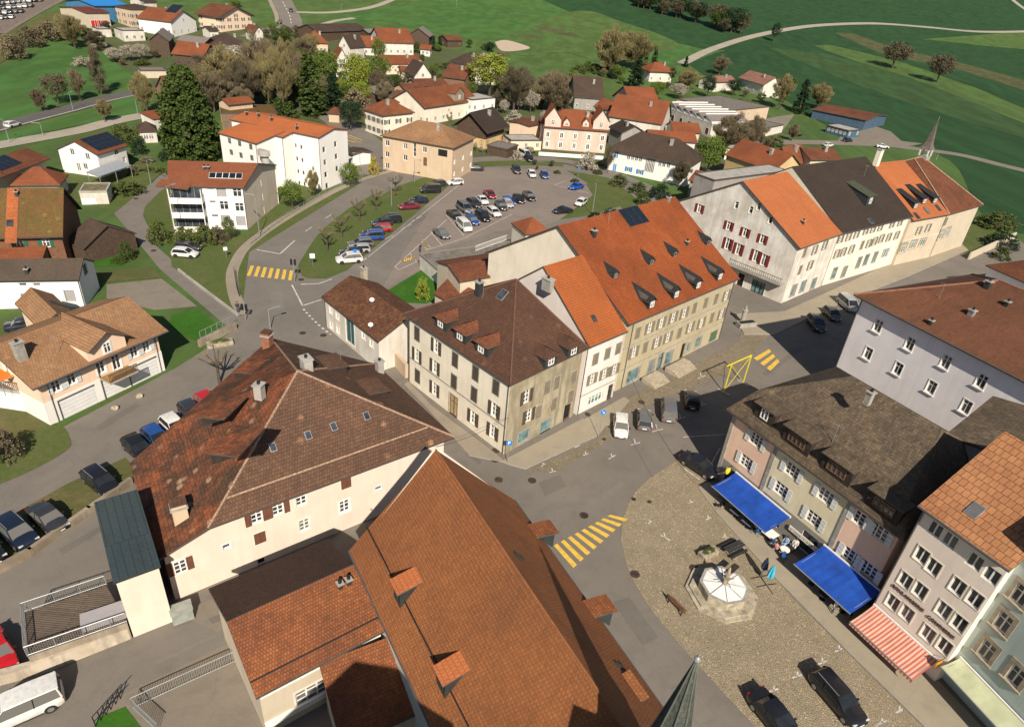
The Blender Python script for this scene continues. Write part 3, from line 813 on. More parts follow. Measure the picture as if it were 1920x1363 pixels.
for q in ((775, 722), (1045, 622), (1220, 562), (1470, 475)): E_.dormer(0, P1(c7, *q), 1.1, .55, 'wedge', roofm=slate, cheek=slate, front=slate, pitch=.9, back=2.2, oh=.15, wk=K(.6, .6, frame=galv, nv=0, nh=0, hole=False))
E_.onroof(0, P1(c7, 912, 262), 4.2, 3.0, solar, 'roof_glazing', lead, 3)
E_.chimney(0, P1(c7, 612, 415), .5, .5, .8, lead); E_.chimney(0, P1(c7, 1172, 150), .4, .4, .5, galv); E_.chimney(0, P1(c7, 1310, 478), .3, .3, .5, lead)
E_.gutter((0,)); E_.pipe(0, E_.wx - .1); E_.pipe(0, -E_.wx + 1.2)
E_.chimney(2, (1005, 470), 1.0, 1.0, 2.5, stone2)
# ---- white hotel gable and the row to the right
H1 = House('hotel_building', 'white gabled building with dark red shutters and balcony at the head of the row', 'house',
           (1501, 466), (1580, 438), D=(1293, 372), h=10.2, R=(1484, 320), typ='gable', ov=.5, og=.35, wall=w_hotel, roof=t_light)
dpt = H1.d
kH = K(.95, 1.5, trim=offwhite, sh=redsh, closed=.0, tw=.1, nh=1); kHs = K(.7, 1.2, trim=offwhite, nv=0, nh=1, tw=.12)
H1.win(kH, 3, c7((1408, 205), (1628, 335), (1750, 385), (1880, 435)))
H1.win(kHs, 3, [(1381, 385), (1408, 394), (1430, 362), (1445, 412), (1316, 395)])
H1.win(K(1.0, 2.0, trim=offwhite, sh=redsh, nh=1, tw=.1), 3, c7((1620, 470), (1700, 510), (1830, 560), (1890, 590)))
H1.win(K(2.6, 2.2, frame=iron, trim=offwhite, gl=shopglass, nv=2, nh=1), 3, c7((1830, 840))); H1.win(K(1.2, 2.3, frame=redsh, trim=offwhite, gl=black, nv=0, nh=1, name='door'), 3, c7((1700, 790)))
kF = K(.9, 1.6, trim=stone, sh=tansh, closed=.2, tw=.12, nh=2)
H1.win(kF, 0, c8((275, 535), (350, 515), (240, 665), (315, 630), (425, 480)))
H1.win(K(1.6, 2.2, **ks), 0, c8((190, 820), (260, 790), (340, 770)))
H1.chimney(0, P1(c8, 260, 320), .35, .35, .5, lead); H1.gutter((0,))
b = MB()  # balcony on the gable with planters
x0, x1, dist = H1.side(3); p0 = H1.px2wall(3, *P1(c7, 1690, 640)); p1 = H1.px2wall(3, *P1(c7, 1915, 700))
b.box(min(p0[0], p1[0]) - 1, x1 - .3, -1.5, -.02, -.12, .12, concrete)
for i in range(26):
    x = min(p0[0], p1[0]) - .9 + i * (x1 - min(p0[0], p1[0]) + .3) / 25
    b.box(x - .02, x + .02, -1.46, -1.42, .12, 1.05, iron)
b.box(min(p0[0], p1[0]) - 1, x1 - .3, -1.48, -1.40, 1.05, 1.12, iron)
zb_ = (p0[1] + p1[1]) / 2
bal = H1.put(b.mesh('balcony'), 'balcony', 3, 0, zb_)
H2 = House('row_house', 'row house with dark brown roof and one big black dormer', 'house',
           (1580, 438), (1713, 406), dep=dpt, h=10.2, R=(1583, 299), typ='gable', ov=.5, og=.05, wall=w_cream, roof=t_dark)
H2.win(kF, 0, c8((545, 430), (605, 415), (665, 395), (515, 545), (565, 530), (625, 510)))
H2.win(kF, 0, c8((740, 355), (795, 340), (850, 325), (940, 300), (1000, 285), (705, 480), (755, 468), (800, 450), (850, 430), (905, 420), (965, 405)))
H2.win(K(1.4, 2.2, **ks), 0, c8((495, 690), (570, 680), (680, 610), (735, 590), (800, 570))); H2.win(K(2.6, 2.0, frame=offwhite, trim=offwhite, gl=shopglass, nv=2, nh=0), 0, c8((880, 540)))
H2.dormer(0, P1(c8, 755, 185), 2.6, 1.9, 'shed', sd=.25, roofm=plain('mossy_slate', (.05, .06, .035), .8), cheek=lead, front=lead)
H2.onroof(0, P1(c8, 770, 300), .9, 1.2, glass, frame=galv); H2.gutter((0,)); H2.chimney(0, (1643, 306), 1.0, .9, 2.6, w_cream)
H3 = House('row_house', 'light orange roofed row house with three dark dormers in a line', 'house',
           (1713, 414), (1781, 402), dep=dpt, h=9.6, R=(1690, 301), typ='gable', ov=.5, og=.05, wall=w_beige, roof=t_light)
for q in ((1165, 170), (1245, 165), (1100, 205)): H3.dormer(0, P1(c8, *q), 1.5, 1.2, 'shed', sd=.3, roofm=slate, cheek=slate, front=lead)
for q in ((1190, 220), (1275, 200), (1115, 260)): H3.onroof(0, P1(c8, *q), 1.0, 1.6, glass, frame=lead)
H3.win(kF, 0, c8((1130, 370), (1200, 350))); H3.win(K(2.2, 2.2, frame=offwhite, trim=stone, gl=shopglass, nv=2, nh=1), 0, c8((1010, 500), (1090, 470), (1160, 450)))
H3.band(H3.px2wall(0, *P1(c8, 1200, 410))[1], w_salmon, (0,), .3, .08); H3.gutter((0,))
H4 = House('turret_house', 'end house of the row with hipped brown tiled roof below the needle turret', 'house',
           (1781, 402), (1830, 388), dep=dpt, h=9.6, R=(1740, 293), typ='hip', hi=6, ov=.5, og=.4, wall=w_beige, roof=t_red, len_=16)
H4.win(K(2.0, 2.2, frame=offwhite, trim=stone, gl=shopglass, nv=2, nh=1), 0, c8((1300, 400), (1345, 380))); H4.win(kF, 0, c8((1240, 330), (1310, 310)))
H4.ridge_caps()
# slender turret on the ridge of the row
tp = H4.root.matrix_world
# ---- lavender house on the right
L_ = House('lavender_house', 'pale lavender house with wide plum-brown hipped roof on the right', 'house',
           (1602, 552), (1920, 714), D=(1757, 487), h=14, R=(1812, 501), typ='hip', hi=9, ov=.7, wall=w_lav, roof=t_grey, len_=40)
kL = K(1.0, 1.55, trim=white, sill=white, tw=.1, nh=1)
L_.win(kL, 0, c8((825, 1085), (1065, 1220), (750, 1290), (1335, 1355))); L_.win(kL, 0, d4((975, 45), (1225, 185), (1485, 330), (1600, 140), (1310, 5)))
L_.chimney(0, P1(c8, 1640, 800), .6, .6, .8, lead); L_.chimney(0, P1(c8, 1520, 1005), .6, .5, .6, galv); L_.chimney(0, P1(c8, 1215, 1075), .35, .35, .5, lead); L_.chimney(0, P1(c8, 1785, 935), .4, .4, .5, lead)
L_.ridge_caps(plain('plum_ridge', (.22, .1, .06), .8), .12); L_.gutter((0, 3)); L_.pipe(0, -L_.wx + .1)
# ------------------------------------------------------------------ ground
def grassmat(name, c1, c2, c3, sc=0.03, rows=None):
    m, nt, b = newmat(name); p = wpos(nt)
    big = noise(nt, p, sc, 6, 0.6, 0.6); mid = noise(nt, p, 0.25, 5, 0.65); fn = noise(nt, p, 1.6, 4, 0.7)
    o = mixc(nt, ramp(nt, big, 0.38, 0.62), c1, c2)
    o = mixc(nt, ramp(nt, mid, 0.48, 0.75, 0, 0.75), o, c3)
    o = mixc(nt, ramp(nt, fn, 0.4, 0.75, 0, 0.45), o, tuple(v * .55 for v in c1))
    if rows:
        mp = N(nt, 'ShaderNodeMapping'); mp.inputs['Rotation'].default_value = (0, 0, rows); mp.inputs['Scale'].default_value = (.16, .006, 1)
        nt.links.new(p, mp.inputs[0]); st = noise(nt, mp.outputs[0], 1.0, 3, .6)
        o = mixc(nt, ramp(nt, st, .42, .62, 0, .6), o, tuple(v * 1.6 for v in c2))
    nt.links.new(o, b.inputs['Base Color']); b.inputs['Roughness'].default_value = .9; b.inputs['Specular IOR Level'].default_value = .15
    bn = N(nt, 'ShaderNodeBump'); bn.inputs['Strength'].default_value = .5; bn.inputs['Distance'].default_value = .15
    nt.links.new(fn, bn.inputs['Height']); nt.links.new(bn.outputs[0], b.inputs['Normal'])
    return m
g_meadow = grassmat('meadow_grass', (.062, .098, .026), (.048, .088, .023), (.09, .105, .036), rows=.5)
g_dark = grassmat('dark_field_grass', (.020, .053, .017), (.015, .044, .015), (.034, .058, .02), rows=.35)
g_bright = grassmat('bright_field_grass', (.050, .105, .024), (.038, .092, .022), (.075, .105, .032), rows=.9)
g_lawn = grassmat('lawn_grass', (.068, .098, .024), (.085, .102, .032), (.125, .115, .05), sc=.12)
g_lush = grassmat('lush_lawn_grass', (.035, .115, .010), (.028, .095, .010), (.055, .12, .015), sc=.2)
g_dry = grassmat('dry_rough_grass', (.10, .095, .035), (.075, .085, .028), (.16, .12, .06), sc=.1)
g_mid = grassmat('mid_field_grass', (.034, .064, .02), (.026, .056, .018), (.055, .07, .026), rows=.35)
g_straw = grassmat('straw_stubble', (.075, .078, .032), (.045, .060, .022), (.16, .125, .065), sc=.1)
def asph(name, c, warm, crack=.35, sc=1.0):
    m, nt, b = newmat(name); p = wpos(nt)
    big = noise(nt, p, .11 * sc, 6, .6, .5); mid = noise(nt, p, .55, 5, .65, .3); fn = noise(nt, p, 9, 4, .7)
    o = mixc(nt, ramp(nt, big, .35, .65), c, warm)
    o = mixc(nt, ramp(nt, mid, .5, .72, 0, crack), o, tuple(v * .62 for v in c))
    o = mixc(nt, ramp(nt, mid, .25, .42, crack * .6, 0), o, tuple(min(1, v * 1.3) for v in warm))
    o = mixc(nt, ramp(nt, fn, .35, .7, 0, .3), o, tuple(v * .6 for v in c))
    vo = N(nt, 'ShaderNodeTexVoronoi', feature='DISTANCE_TO_EDGE'); vo.inputs['Scale'].default_value = .16; vo.inputs['Randomness'].default_value = 1
    mp = N(nt, 'ShaderNodeMixRGB'); mp.blend_type = 'ADD'; mp.inputs[0].default_value = .9
    nn = N(nt, 'ShaderNodeTexNoise'); nn.inputs['Scale'].default_value = .6; nt.links.new(p, nn.inputs['Vector']); nt.links.new(p, mp.inputs[1]); nt.links.new(nn.outputs['Color'], mp.inputs[2])
    nt.links.new(mp.outputs[0], vo.inputs['Vector'])
    o = mixc(nt, ramp(nt, vo.outputs['Distance'], 0, .010, .13, 0), o, tuple(v * .45 for v in c))
    nt.links.new(o, b.inputs['Base Color']); b.inputs['Roughness'].default_value = .88; b.inputs['Specular IOR Level'].default_value = .25
    bn = N(nt, 'ShaderNodeBump'); bn.inputs['Strength'].default_value = .3; bn.inputs['Distance'].default_value = .02
    nt.links.new(fn, bn.inputs['Height']); nt.links.new(bn.outputs[0], b.inputs['Normal'])
    return m
a_street = asph('street_asphalt', (.150, .133, .114), (.182, .160, .136))
a_road = asph('road_asphalt', (.150, .134, .116), (.178, .158, .136), .3)
a_dark = asph('dark_road_asphalt', (.085, .078, .072), (.105, .096, .088), .2)
a_park = asph('car_park_asphalt', (.185, .152, .130), (.215, .178, .150), .3)
a_path = asph('pale_gravel_path', (.28, .25, .20), (.33, .29, .23), .25)
a_pave = asph('pavement_asphalt', (.24, .205, .155), (.28, .24, .185), .3)
a_yard = asph('yard_asphalt', (.175, .150, .118), (.205, .175, .14), .45)
def cobble(name, c1, c2, c3, sc=6.0, tint=.5):
    m, nt, b = newmat(name); p = wpos(nt)
    vo = N(nt, 'ShaderNodeTexVoronoi'); vo.inputs['Scale'].default_value = sc; nt.links.new(p, vo.inputs['Vector'])
    ve = N(nt, 'ShaderNodeTexVoronoi', feature='DISTANCE_TO_EDGE'); ve.inputs['Scale'].default_value = sc; nt.links.new(p, ve.inputs['Vector'])
    sp = N(nt, 'ShaderNodeSeparateColor'); nt.links.new(vo.outputs['Color'], sp.inputs[0])
    big = noise(nt, p, .35, 6, .65)
    o = mixc(nt, sp.outputs[0], c1, c2)
    o = mixc(nt, ramp(nt, big, .4, .68, 0, tint), o, c3)
    o = mixc(nt, ramp(nt, noise(nt, p, .9, 4, .6), .55, .75, 0, .5), o, tuple(v * .7 for v in c3))
    o = mixc(nt, ramp(nt, sp.outputs[1], .88, .97, 0, .55), o, tuple(min(.6, v * 1.6) for v in c1))
    o = mixc(nt, ramp(nt, ve.outputs['Distance'], .02, .09, .85, 0), o, tuple(v * .45 for v in c3))
    nt.links.new(o, b.inputs['Base Color']); b.inputs['Roughness'].default_value = .85
    bn = N(nt, 'ShaderNodeBump'); bn.inputs['Strength'].default_value = .6; bn.inputs['Distance'].default_value = .05
    nt.links.new(ramp(nt, ve.outputs['Distance'], 0, .2), bn.inputs['Height']); nt.links.new(bn.outputs[0], b.inputs['Normal'])
    return m
a_cob = cobble('cobbles', (.335, .270, .180), (.255, .205, .135), (.205, .168, .10), 8.0)
a_cob2 = cobble('old_cobbles', (.255, .205, .14), (.185, .15, .10), (.145, .125, .07), 7.5)
a_slab = asph('stone_paving', (.27, .235, .175), (.31, .265, .195), .35)
m_white = plain('road_paint_white', (.52, .50, .46), .8, var=.22, scale=2.5)
m_yellow = plain('road_paint_yellow', (.62, .40, .06), .8, var=.12, scale=2.5)
# terrain sheet
xs = np.concatenate([np.arange(-760, 1601, 12.0)]); ys = np.arange(-80, 1721, 12.0)
me = bpy.data.meshes.new('ground'); nx, ny = len(xs), len(ys)
vs = [(x, y, T(x, y)) for y in ys for x in xs]
fs = [(j * nx + i, j * nx + i + 1, (j + 1) * nx + i + 1, (j + 1) * nx + i) for j in range(ny - 1) for i in range(nx - 1)]
me.from_pydata(vs, [], fs); me.materials.append(g_meadow); me.update()
me.polygons.foreach_set('use_smooth', [True] * len(me.polygons))
tag(add(me, 'ground'), None, None, kind='structure')
def lift(x, y): return .07 * min(1.0, T(x, y) / .5)
def smooth(pts, n=8):
    """Catmull-Rom through the points"""
    P = [pts[0] + (pts[0] - pts[1])] + list(pts) + [pts[-1] + (pts[-1] - pts[-2])]; out = []
    for i in range(1, len(P) - 2):
        a, b, c, d = P[i - 1:i + 3]
        for k in range(n):
            t = k / n; out.append(.5 * ((2 * b) + (c - a) * t + (2 * a - 5 * b + 4 * c - d) * t * t + (3 * b - a - 3 * c + d) * t ** 3))
    return out + [pts[-1]]
def sheet(name, px, m, z, n=1, kind='structure', cell=14, curve=True):
    """a paving or grass area with an outline measured in the photograph, laid on the terrain"""
    if isinstance(px[0], list): cl = [q for pl in px for q in smooth([G(*p) for p in pl], 6)]; pts = cl
    else: pts = [G(*p) for p in px]
    if isinstance(px[0], list): pass
    elif curve:
        cl = smooth(pts + [pts[0]], 5)[:-1]
    else: cl = pts
    bm = bmesh.new(); vv = [bm.verts.new((p.x, p.y, 0)) for p in cl]
    try: f = bm.faces.new(vv)
    except ValueError: bm.free(); print('bad sheet', name); return
    bmesh.ops.triangulate(bm, faces=[f], ngon_method='EAR_CLIP')
    far = max(p.z for p in cl) > .05
    if far:
        for _ in range(6):
            es = [e for e in bm.edges if e.calc_length() > cell]
            if not es: break
            bmesh.ops.subdivide_edges(bm, edges=es, cuts=1); bmesh.ops.triangulate(bm, faces=bm.faces[:])
    for f_ in bm.faces: f_.normal_update()
    sg_ = 1 if sum(f_.normal.z * f_.calc_area() for f_ in bm.faces) > 0 else -1
    bad = [f_ for f_ in bm.faces if f_.normal.z * sg_ < .5]
    if bad: bmesh.ops.delete(bm, geom=bad, context='FACES_ONLY')
    for v in bm.verts: v.co.z = T(v.co.x, v.co.y) + z + lift(v.co.x, v.co.y)
    me = bpy.data.meshes.new(name); bm.to_mesh(me); bm.free()
    if me.polygons and sum(p.normal.z * p.area for p in me.polygons) < 0: me.flip_normals()
    me.materials.append(m); auto_uv(me)
    return tag(add(me, name), None, None, kind=kind)
def strip(name, px, w, m, z, n=8, kerb=None, raw=False, off=0.0):
    """a road of width w along a centre line"""
    pts = px if raw else [G(*p) for p in px]
    cl = smooth(pts, n); b = MB(); L, R = [], []; q = 6 if max(p.z for p in cl) > .05 else 1
    for i, p in enumerate(cl):
        d = cl[min(i + 1, len(cl) - 1)] - cl[max(i - 1, 0)]; d.z = 0; d.normalize(); nn = Vector((-d.y, d.x, 0))
        ww = w(i / (len(cl) - 1)) if callable(w) else w
        c = p + nn * off
        L.append(c + nn * ww / 2); R.append(c - nn * ww / 2)
    for l in (L, R):
        for p in l: p.z = T(p.x, p.y) + z + lift(p.x, p.y)
    for i in range(len(cl) - 1): b.poly([R[i], R[i + 1], L[i + 1], L[i]], m)
    return struct(b, name)
def dashes(name, px, dash, gap, w, m, z, raw=False, off=0.0):
    pts = px if raw else [G(*p) for p in px]; cl = smooth(pts, 12); b = MB(); acc = 0; on = True; i = 0
    seg = []; 
    for a, c in zip(cl, cl[1:]):
        L = (c - a).length; t = 0
        while t < L:
            lim = dash if on else gap; st = min(L - t, lim - acc); 
            if on:
                d = (c - a).normalized(); nn = Vector((-d.y, d.x, 0)) * w / 2; o = Vector((-d.y, d.x, 0)) * off
                p, q = a + d * t + o, a + d * (t + st) + o
                zz = lambda v: Vector((v.x, v.y, T(v.x, v.y) + z + lift(v.x, v.y)))
                b.poly([zz(p - nn), zz(q - nn), zz(q + nn), zz(p + nn)], m)
            acc += st; t += st
            if acc >= lim - 1e-6: acc = 0; on = not on
    return struct(b, name)
def mark(name, segs, w, m, z):
    b = MB()
    for p, q in segs:
        a, c = G(*p), G(*q); d = (c - a); d.z = 0
        if d.length < .01: continue
        d.normalize(); nn = Vector((-d.y, d.x, 0)) * w / 2; zz = Vector((0, 0, z + lift(a.x, a.y)))
        b.poly([a - nn + zz, c - nn + zz, c + nn + zz, a + nn + zz], m)
    return struct(b, name)
# --- town ground
sheet('street', [(-100, 905), (120, 800), (330, 690), (437, 622), (300, 505), (212, 398), (222, 368), (310, 325), (332, 340), (278, 395), (285, 455), (440, 590), (430, 500), (500, 430), (640, 345), (760, 315), (870, 300), (1000, 300), (1150, 322), (1300, 400), (1480, 420), (1700, 520), (1860, 420), (1990, 500), (2000, 1500), (-110, 1500)], a_street, .02, curve=False)
sheet('car_park', [(640, 505), (690, 452), (740, 405), (800, 350), (850, 322), (900, 312), (1000, 316), (1060, 328), (1100, 345), (1112, 372), (1050, 412), (1000, 430), (940, 432), (786, 478), (790, 505), (720, 545), (690, 530)], a_park, .028, curve=False)
RL = [(850, 306), (760, 321), (700, 336), (640, 360), (580, 392), (520, 429), (470, 468), (450, 500), (446, 525), (454, 560), (470, 592), (500, 625), (560, 660), (630, 680)]
RR = [(610, 630), (585, 600), (560, 570), (548, 535), (552, 505), (565, 470), (592, 432), (630, 401), (672, 373), (720, 353), (775, 337), (850, 322)]
sheet('road', [RL, RR], a_road, .032)
strip('pavement', [(850, 302), (760, 316), (700, 331), (640, 353), (577, 386), (515, 423), (462, 463), (440, 498), (435, 525), (443, 563), (458, 590)], 1.8, a_pave, .10)
sheet('grass_verge', [[(432, 495), (458, 460), (512, 420), (575, 383), (640, 350), (700, 329)], [(665, 326), (640, 332), (600, 345), (555, 345), (525, 355), (520, 385), (490, 425), (450, 455)]], g_lawn, .07)
sheet('lawn', [[(345, 512), (400, 552), (452, 594)], [(440, 562), (430, 525), (430, 500)], [(448, 460), (470, 436), (400, 452), (350, 450), (322, 470), (322, 500)]], g_lawn, .06)
sheet('lawn', [(268, 405), (290, 450), (318, 462), (335, 440), (318, 420), (318, 350), (300, 360), (272, 388)], g_lawn, .061, curve=False)
sheet('lawn', [[(560, 510), (575, 522), (612, 523)], [(650, 508), (690, 452), (740, 402), (800, 347), (850, 318), (890, 309)], [(870, 309), (775, 341), (720, 358), (674, 379), (634, 407), (597, 440), (570, 480), (558, 500)]], g_lawn, .062)
sheet('lawn', [(722, 548), (790, 507), (835, 530), (838, 552), (800, 570), (760, 568)], g_lush, .06, curve=False)
sheet('lawn', [(322, 592), (370, 582), (413, 613), (374, 642), (345, 630), (318, 610)], g_lush, .06, curve=False)
sheet('lawn', [(-70, 860), (0, 838), (104, 797), (133, 828), (118, 850), (60, 882), (0, 908), (-70, 930)], g_lawn, .06)
sheet('lawn', [(160, 466), (228, 468), (234, 498), (168, 502)], g_lush, .06, curve=False)
sheet('garden_bed', [(190, 512), (285, 500), (303, 521), (195, 530)], g_dry, .055, curve=False)
sheet('lawn', [(1050, 412), (1112, 366), (1098, 345), (1130, 345), (1178, 382), (1110, 404)], g_lawn, .06, curve=False)
sheet('lawn', [(1796, 435), (1845, 412), (1900, 428), (1885, 452), (1800, 478)], g_lawn, .06, curve=False)
sheet('lawn', [(185, 1345), (235, 1325), (270, 1370), (250, 1420), (150, 1420)], g_lush, .06, curve=False)
sheet('yard', [(300, 330), (215, 400), (165, 380), (90, 372), (120, 330), (200, 300), (290, 305)], g_lawn, .03, curve=False)
sheet('yard', [(200, 534), (303, 523), (370, 575), (290, 582), (200, 560)], a_yard, .05, curve=False)
sheet('yard', [(-80, 740), (60, 745), (105, 795), (0, 838), (-80, 860)], g_dry, .05, curve=False)
sheet('parking_strip', [(-80, 1030), (40, 955), (130, 905), (235, 858), (262, 885), (180, 950), (100, 1005), (0, 1062), (-80, 1110)], g_dry, .028, curve=False)
sheet('courtyard', [(330, 1150), (430, 1110), (470, 1190), (520, 1400), (260, 1400), (190, 1320), (440, 1200)], a_yard, .034, curve=False)
# cobbles and pavements
sheet('cobbled_square', [(1163, 1010), (1172, 960), (1195, 918), (1240, 882), (1285, 862), (1320, 895), (1345, 940), (1460, 1092), (1590, 1225), (1735, 1368), (1850, 1480), (1540, 1480), (1400, 1345), (1250, 1180), (1185, 1085)], a_cob, .045)
sheet('cobbles', [(985, 884), (1125, 823), (1135, 800), (1185, 742), (1290, 690), (1385, 640), (1395, 605), (1420, 600), (1440, 632), (1412, 668), (1400, 688), (1310, 722), (1245, 748), (1175, 778), (1142, 826), (1040, 885)], a_cob2, .044, curve=False)
def kerbed(name, px, m, z=.14):
    pts = [G(*p) for p in px]
    if sum((a.x * b_.y - b_.x * a.y) for a, b_ in zip(pts, pts[1:] + pts[:1])) < 0: pts.reverse()
    b = MB(); b.prism([(p.x, p.y) for p in pts], -.2, z, stone2, m); return struct(b, name)
kerbed('pavement', [(940, 866), (1092, 786), (1135, 800), (1120, 818), (985, 880), (955, 872)], a_slab)
kerbed('pavement', [(1090, 790), (1170, 745), (1180, 752), (1142, 798), (1125, 800)], a_slab, .12)
kerbed('pavement', [(1375, 590), (1470, 585), (1560, 545), (1690, 485), (1790, 445), (1815, 470), (1700, 520), (1580, 567), (1452, 628), (1395, 628)], a_slab)
kerbed('pavement', [(1308, 915), (1328, 905), (1400, 960), (1560, 1110), (1640, 1140), (1770, 1290), (1960, 1490), (1850, 1490), (1735, 1366), (1590, 1224), (1458, 1090), (1345, 965)], a_slab)
kerbed('pavement', [(880, 855), (948, 868), (930, 852), (812, 764), (765, 716), (758, 722), (800, 765)], a_pave, .12)
kerbed('pavement', [(1020, 1015), (1060, 1085), (1230, 1325), (1330, 1480), (1280, 1480), (1190, 1340), (990, 1010)], a_pave, .12)
# markings
def crossing(name, a0, a1, n, d0, d1, frac=.5):
    """a0->a1: feet of the stripes along one kerb, d0/d1 vectors across for first and last stripe"""
    b = MB(); P0, P1_ = G(*a0), G(*a1); Q0, Q1 = G(*d0), G(*d1)
    for i in range(n):
        t0, t1 = (i) / n, (i + frac) / n
        q = [P0.lerp(P1_, t0), P0.lerp(P1_, t1), Q0.lerp(Q1, t1), Q0.lerp(Q1, t0)]
        b.poly([(p.x, p.y, .05) for p in q], m_yellow)
    o = struct(b, name)
    if sum(p.normal.z for p in o.data.polygons) < 0: o.data.flip_normals()
crossing('crosswalk', (1075, 1065), (1182, 968), 9, (1038, 1023), (1150, 962))
crossing('crosswalk', (450, 516), (553, 527), 8, (458, 497), (556, 509), .5)
crossing('crosswalk', (1413, 672), (1450, 700), 3, (1442, 655), (1465, 683), .55)
mark('road_marking', [c6((5, 515), (180, 547)), c6((180, 547), (292, 445))], .25, m_white, .05)
dashes('road_marking', c6((370, 378), (415, 348), (490, 300), (540, 268), (640, 205), (680, 190), (760, 145), (900, 95), (1000, 60)), 2.6, 5.5, .16, m_white, .05)
mark('road_marking', [c6((270, 780), (350, 935)), c6((350, 935), (490, 890)), c6((335, 775), (470, 770)), c6((470, 770), (570, 735))], .22, m_white, .05)
dashes('road_marking', c6((355, 960), (430, 1040), (500, 1105), (560, 1150)), .5, .6, .3, m_white, .05)
pk = []
for a_, b_ in (((790, 610), (1560, 0)), ((1040, 645), (1430, 290)), ((1075, 665), (1205, 605)), ((1205, 605), (1150, 535)), ((1250, 440), (1310, 500)), ((1310, 380), (1400, 490)), ((1425, 255), (1560, 410)), ((1040, 645), (1075, 665)), ((1270, 520), (1560, 430)), ((1560, 430), (1920, 250))):
    pk.append(c6(a_, b_))
pk += [c7((320, 30), (580, 90)), c7((320, 30), (400, 0)), c7((420, 70), (580, 90))]
for q in ((650, 800), (720, 700), (830, 640), (960, 560), (1040, 500)): pk.append(c6((q[0] + 130, q[1] - 200), (q[0] + 205, q[1] - 235)))
mark('parking_lines', pk, .12, m_white, .05)
mark('yellow_letters', [c6((1090, 600), (1110, 580)), c6((1110, 580), (1120, 610)), c6((1120, 610), (1140, 570)), c6((1140, 570), (1150, 600)), c6((1150, 600), (1175, 560)), c6((1175, 560), (1190, 590)), c6((1260, 500), (1300, 515)), c6((1255, 445), (1290, 480))], .22, m_yellow, .05)
tm = []
for x, y, dx, dy in ((1090, 510, 40, -10), (925, 610, 35, -10), (750, 710, 25, -15), (555, 690, 20, -8), (305, 820, 25, -6), (490, 630, 20, -10), (235, 770, 15, -10), (1265, 420, 30, -10), (1430, 320, 25, -8), (1420, 110, 30, -12), (1340, 1050, 18, -5), (1475, 1170, 20, -8), (1035, 1200, 15, -10), (1150, 1315, 35, 20), (1600, 1310, 25, 5)):
    tm.append(d3((x - dx, y - dy), (x + dx, y + dy))); tm.append(d3((x, y), (x - dx * .3, y - abs(dx) * 1.1)))
for x, y, dx, dy in ((400, 885, 40, -15), (215, 985, 35, -12), (40, 1090, 35, -12), (525, 790, 25, -12), (975, 1245, 25, -12), (845, 1330, 35, -15)):
    tm.append(e4((x - dx, y - dy), (x + dx, y + dy))); tm.append(e4((x, y), (x + 5, y - 35)))
mark('parking_corner_marks', tm, .12, m_white, .055)
mark('parking_line', [d3((1290, 795), (1410, 880)), d3((1285, 560), (1600, 540)), d3((1440, 860), (1560, 640))], .12, m_white, .055)
def manhole(px, r=.45):
    p = G(*px); b = MB(); n = 16; b.prism([(r * math.cos(2 * math.pi * i / n), r * math.sin(2 * math.pi * i / n)) for i in range(n)], 0, .03, plain('cast_iron', (.085, .055, .042), .6, .3, var=.25))
    b.box(-r * .6, r * .6, -.03, .03, .0302, .036, iron)
    o = b.obj('manhole_cover', None, (p.x, p.y, p.z + .036)); o['kind'] = 'structure'
for q in d3((150, 885), (540, 1147), (970, 298)) + d2((1800, 660), (1795, 730), (1820, 880)) + e3((915, 225), (1355, 182)) + c6((350, 1140), (505, 1157), (340, 740)) + c5((1020, 132), (1152, 522)): manhole(q)
for q in d3((912, 1025), (1030, 1045), (690, 575)): manhole(q, .25)
sheet('lawn', [(862, 310), (900, 304), (960, 302), (1050, 305), (1058, 313), (1000, 311), (930, 312), (880, 317)], g_lawn, .064, curve=False)
sheet('lawn', [(1062, 320), (1140, 334), (1180, 362), (1205, 384), (1168, 392), (1128, 360), (1100, 342)], g_lawn, .064, curve=False)
# --- fields, lanes and tracks beyond the town
sheet('field', [(560, 70), (640, 30), (760, 8), (900, -15), (1020, -15), (1110, 40), (1230, 75), (1345, 95), (1290, 120), (1200, 118), (1130, 75), (1010, 70), (900, 75), (800, 60), (700, 40)], g_bright, .02)
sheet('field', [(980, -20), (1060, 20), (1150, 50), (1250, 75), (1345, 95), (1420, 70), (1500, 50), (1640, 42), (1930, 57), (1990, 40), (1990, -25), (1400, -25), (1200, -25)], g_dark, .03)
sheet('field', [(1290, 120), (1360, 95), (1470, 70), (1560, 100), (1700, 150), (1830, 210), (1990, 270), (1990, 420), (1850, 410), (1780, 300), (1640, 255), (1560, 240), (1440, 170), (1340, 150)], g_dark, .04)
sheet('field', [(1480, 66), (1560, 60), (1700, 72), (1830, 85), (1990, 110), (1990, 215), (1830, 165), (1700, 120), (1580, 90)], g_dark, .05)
sheet('rough_grass', c4((500, 250), (650, 260), (850, 330), (1100, 400), (1500, 490), (1960, 620), (1960, 690), (1700, 610), (1400, 520), (1150, 470), (900, 420), (700, 340)), g_straw, .06)
sheet('rough_grass', [(1440, 90), (1560, 120), (1700, 165), (1830, 215), (1990, 280), (1990, 262), (1830, 195), (1700, 145), (1560, 105)], g_mid, .065)
sheet('golf_rough', c3((150, 190), (400, 100), (600, 90), (800, 160), (1100, 260), (1250, 350), (1000, 420), (700, 470), (400, 400), (60, 420), (-60, 300)), g_meadow, .06)
sheet('bunker', c3((-130, 320), (-60, 305), (20, 320), (135, 362), (40, 385), (-80, 385)), plain('sand', (.40, .32, .24), .9, var=.1), .08)
sheet('worn_track', c3((150, 195), (300, 215), (460, 255), (530, 295), (420, 275), (260, 235)), g_straw, .08)
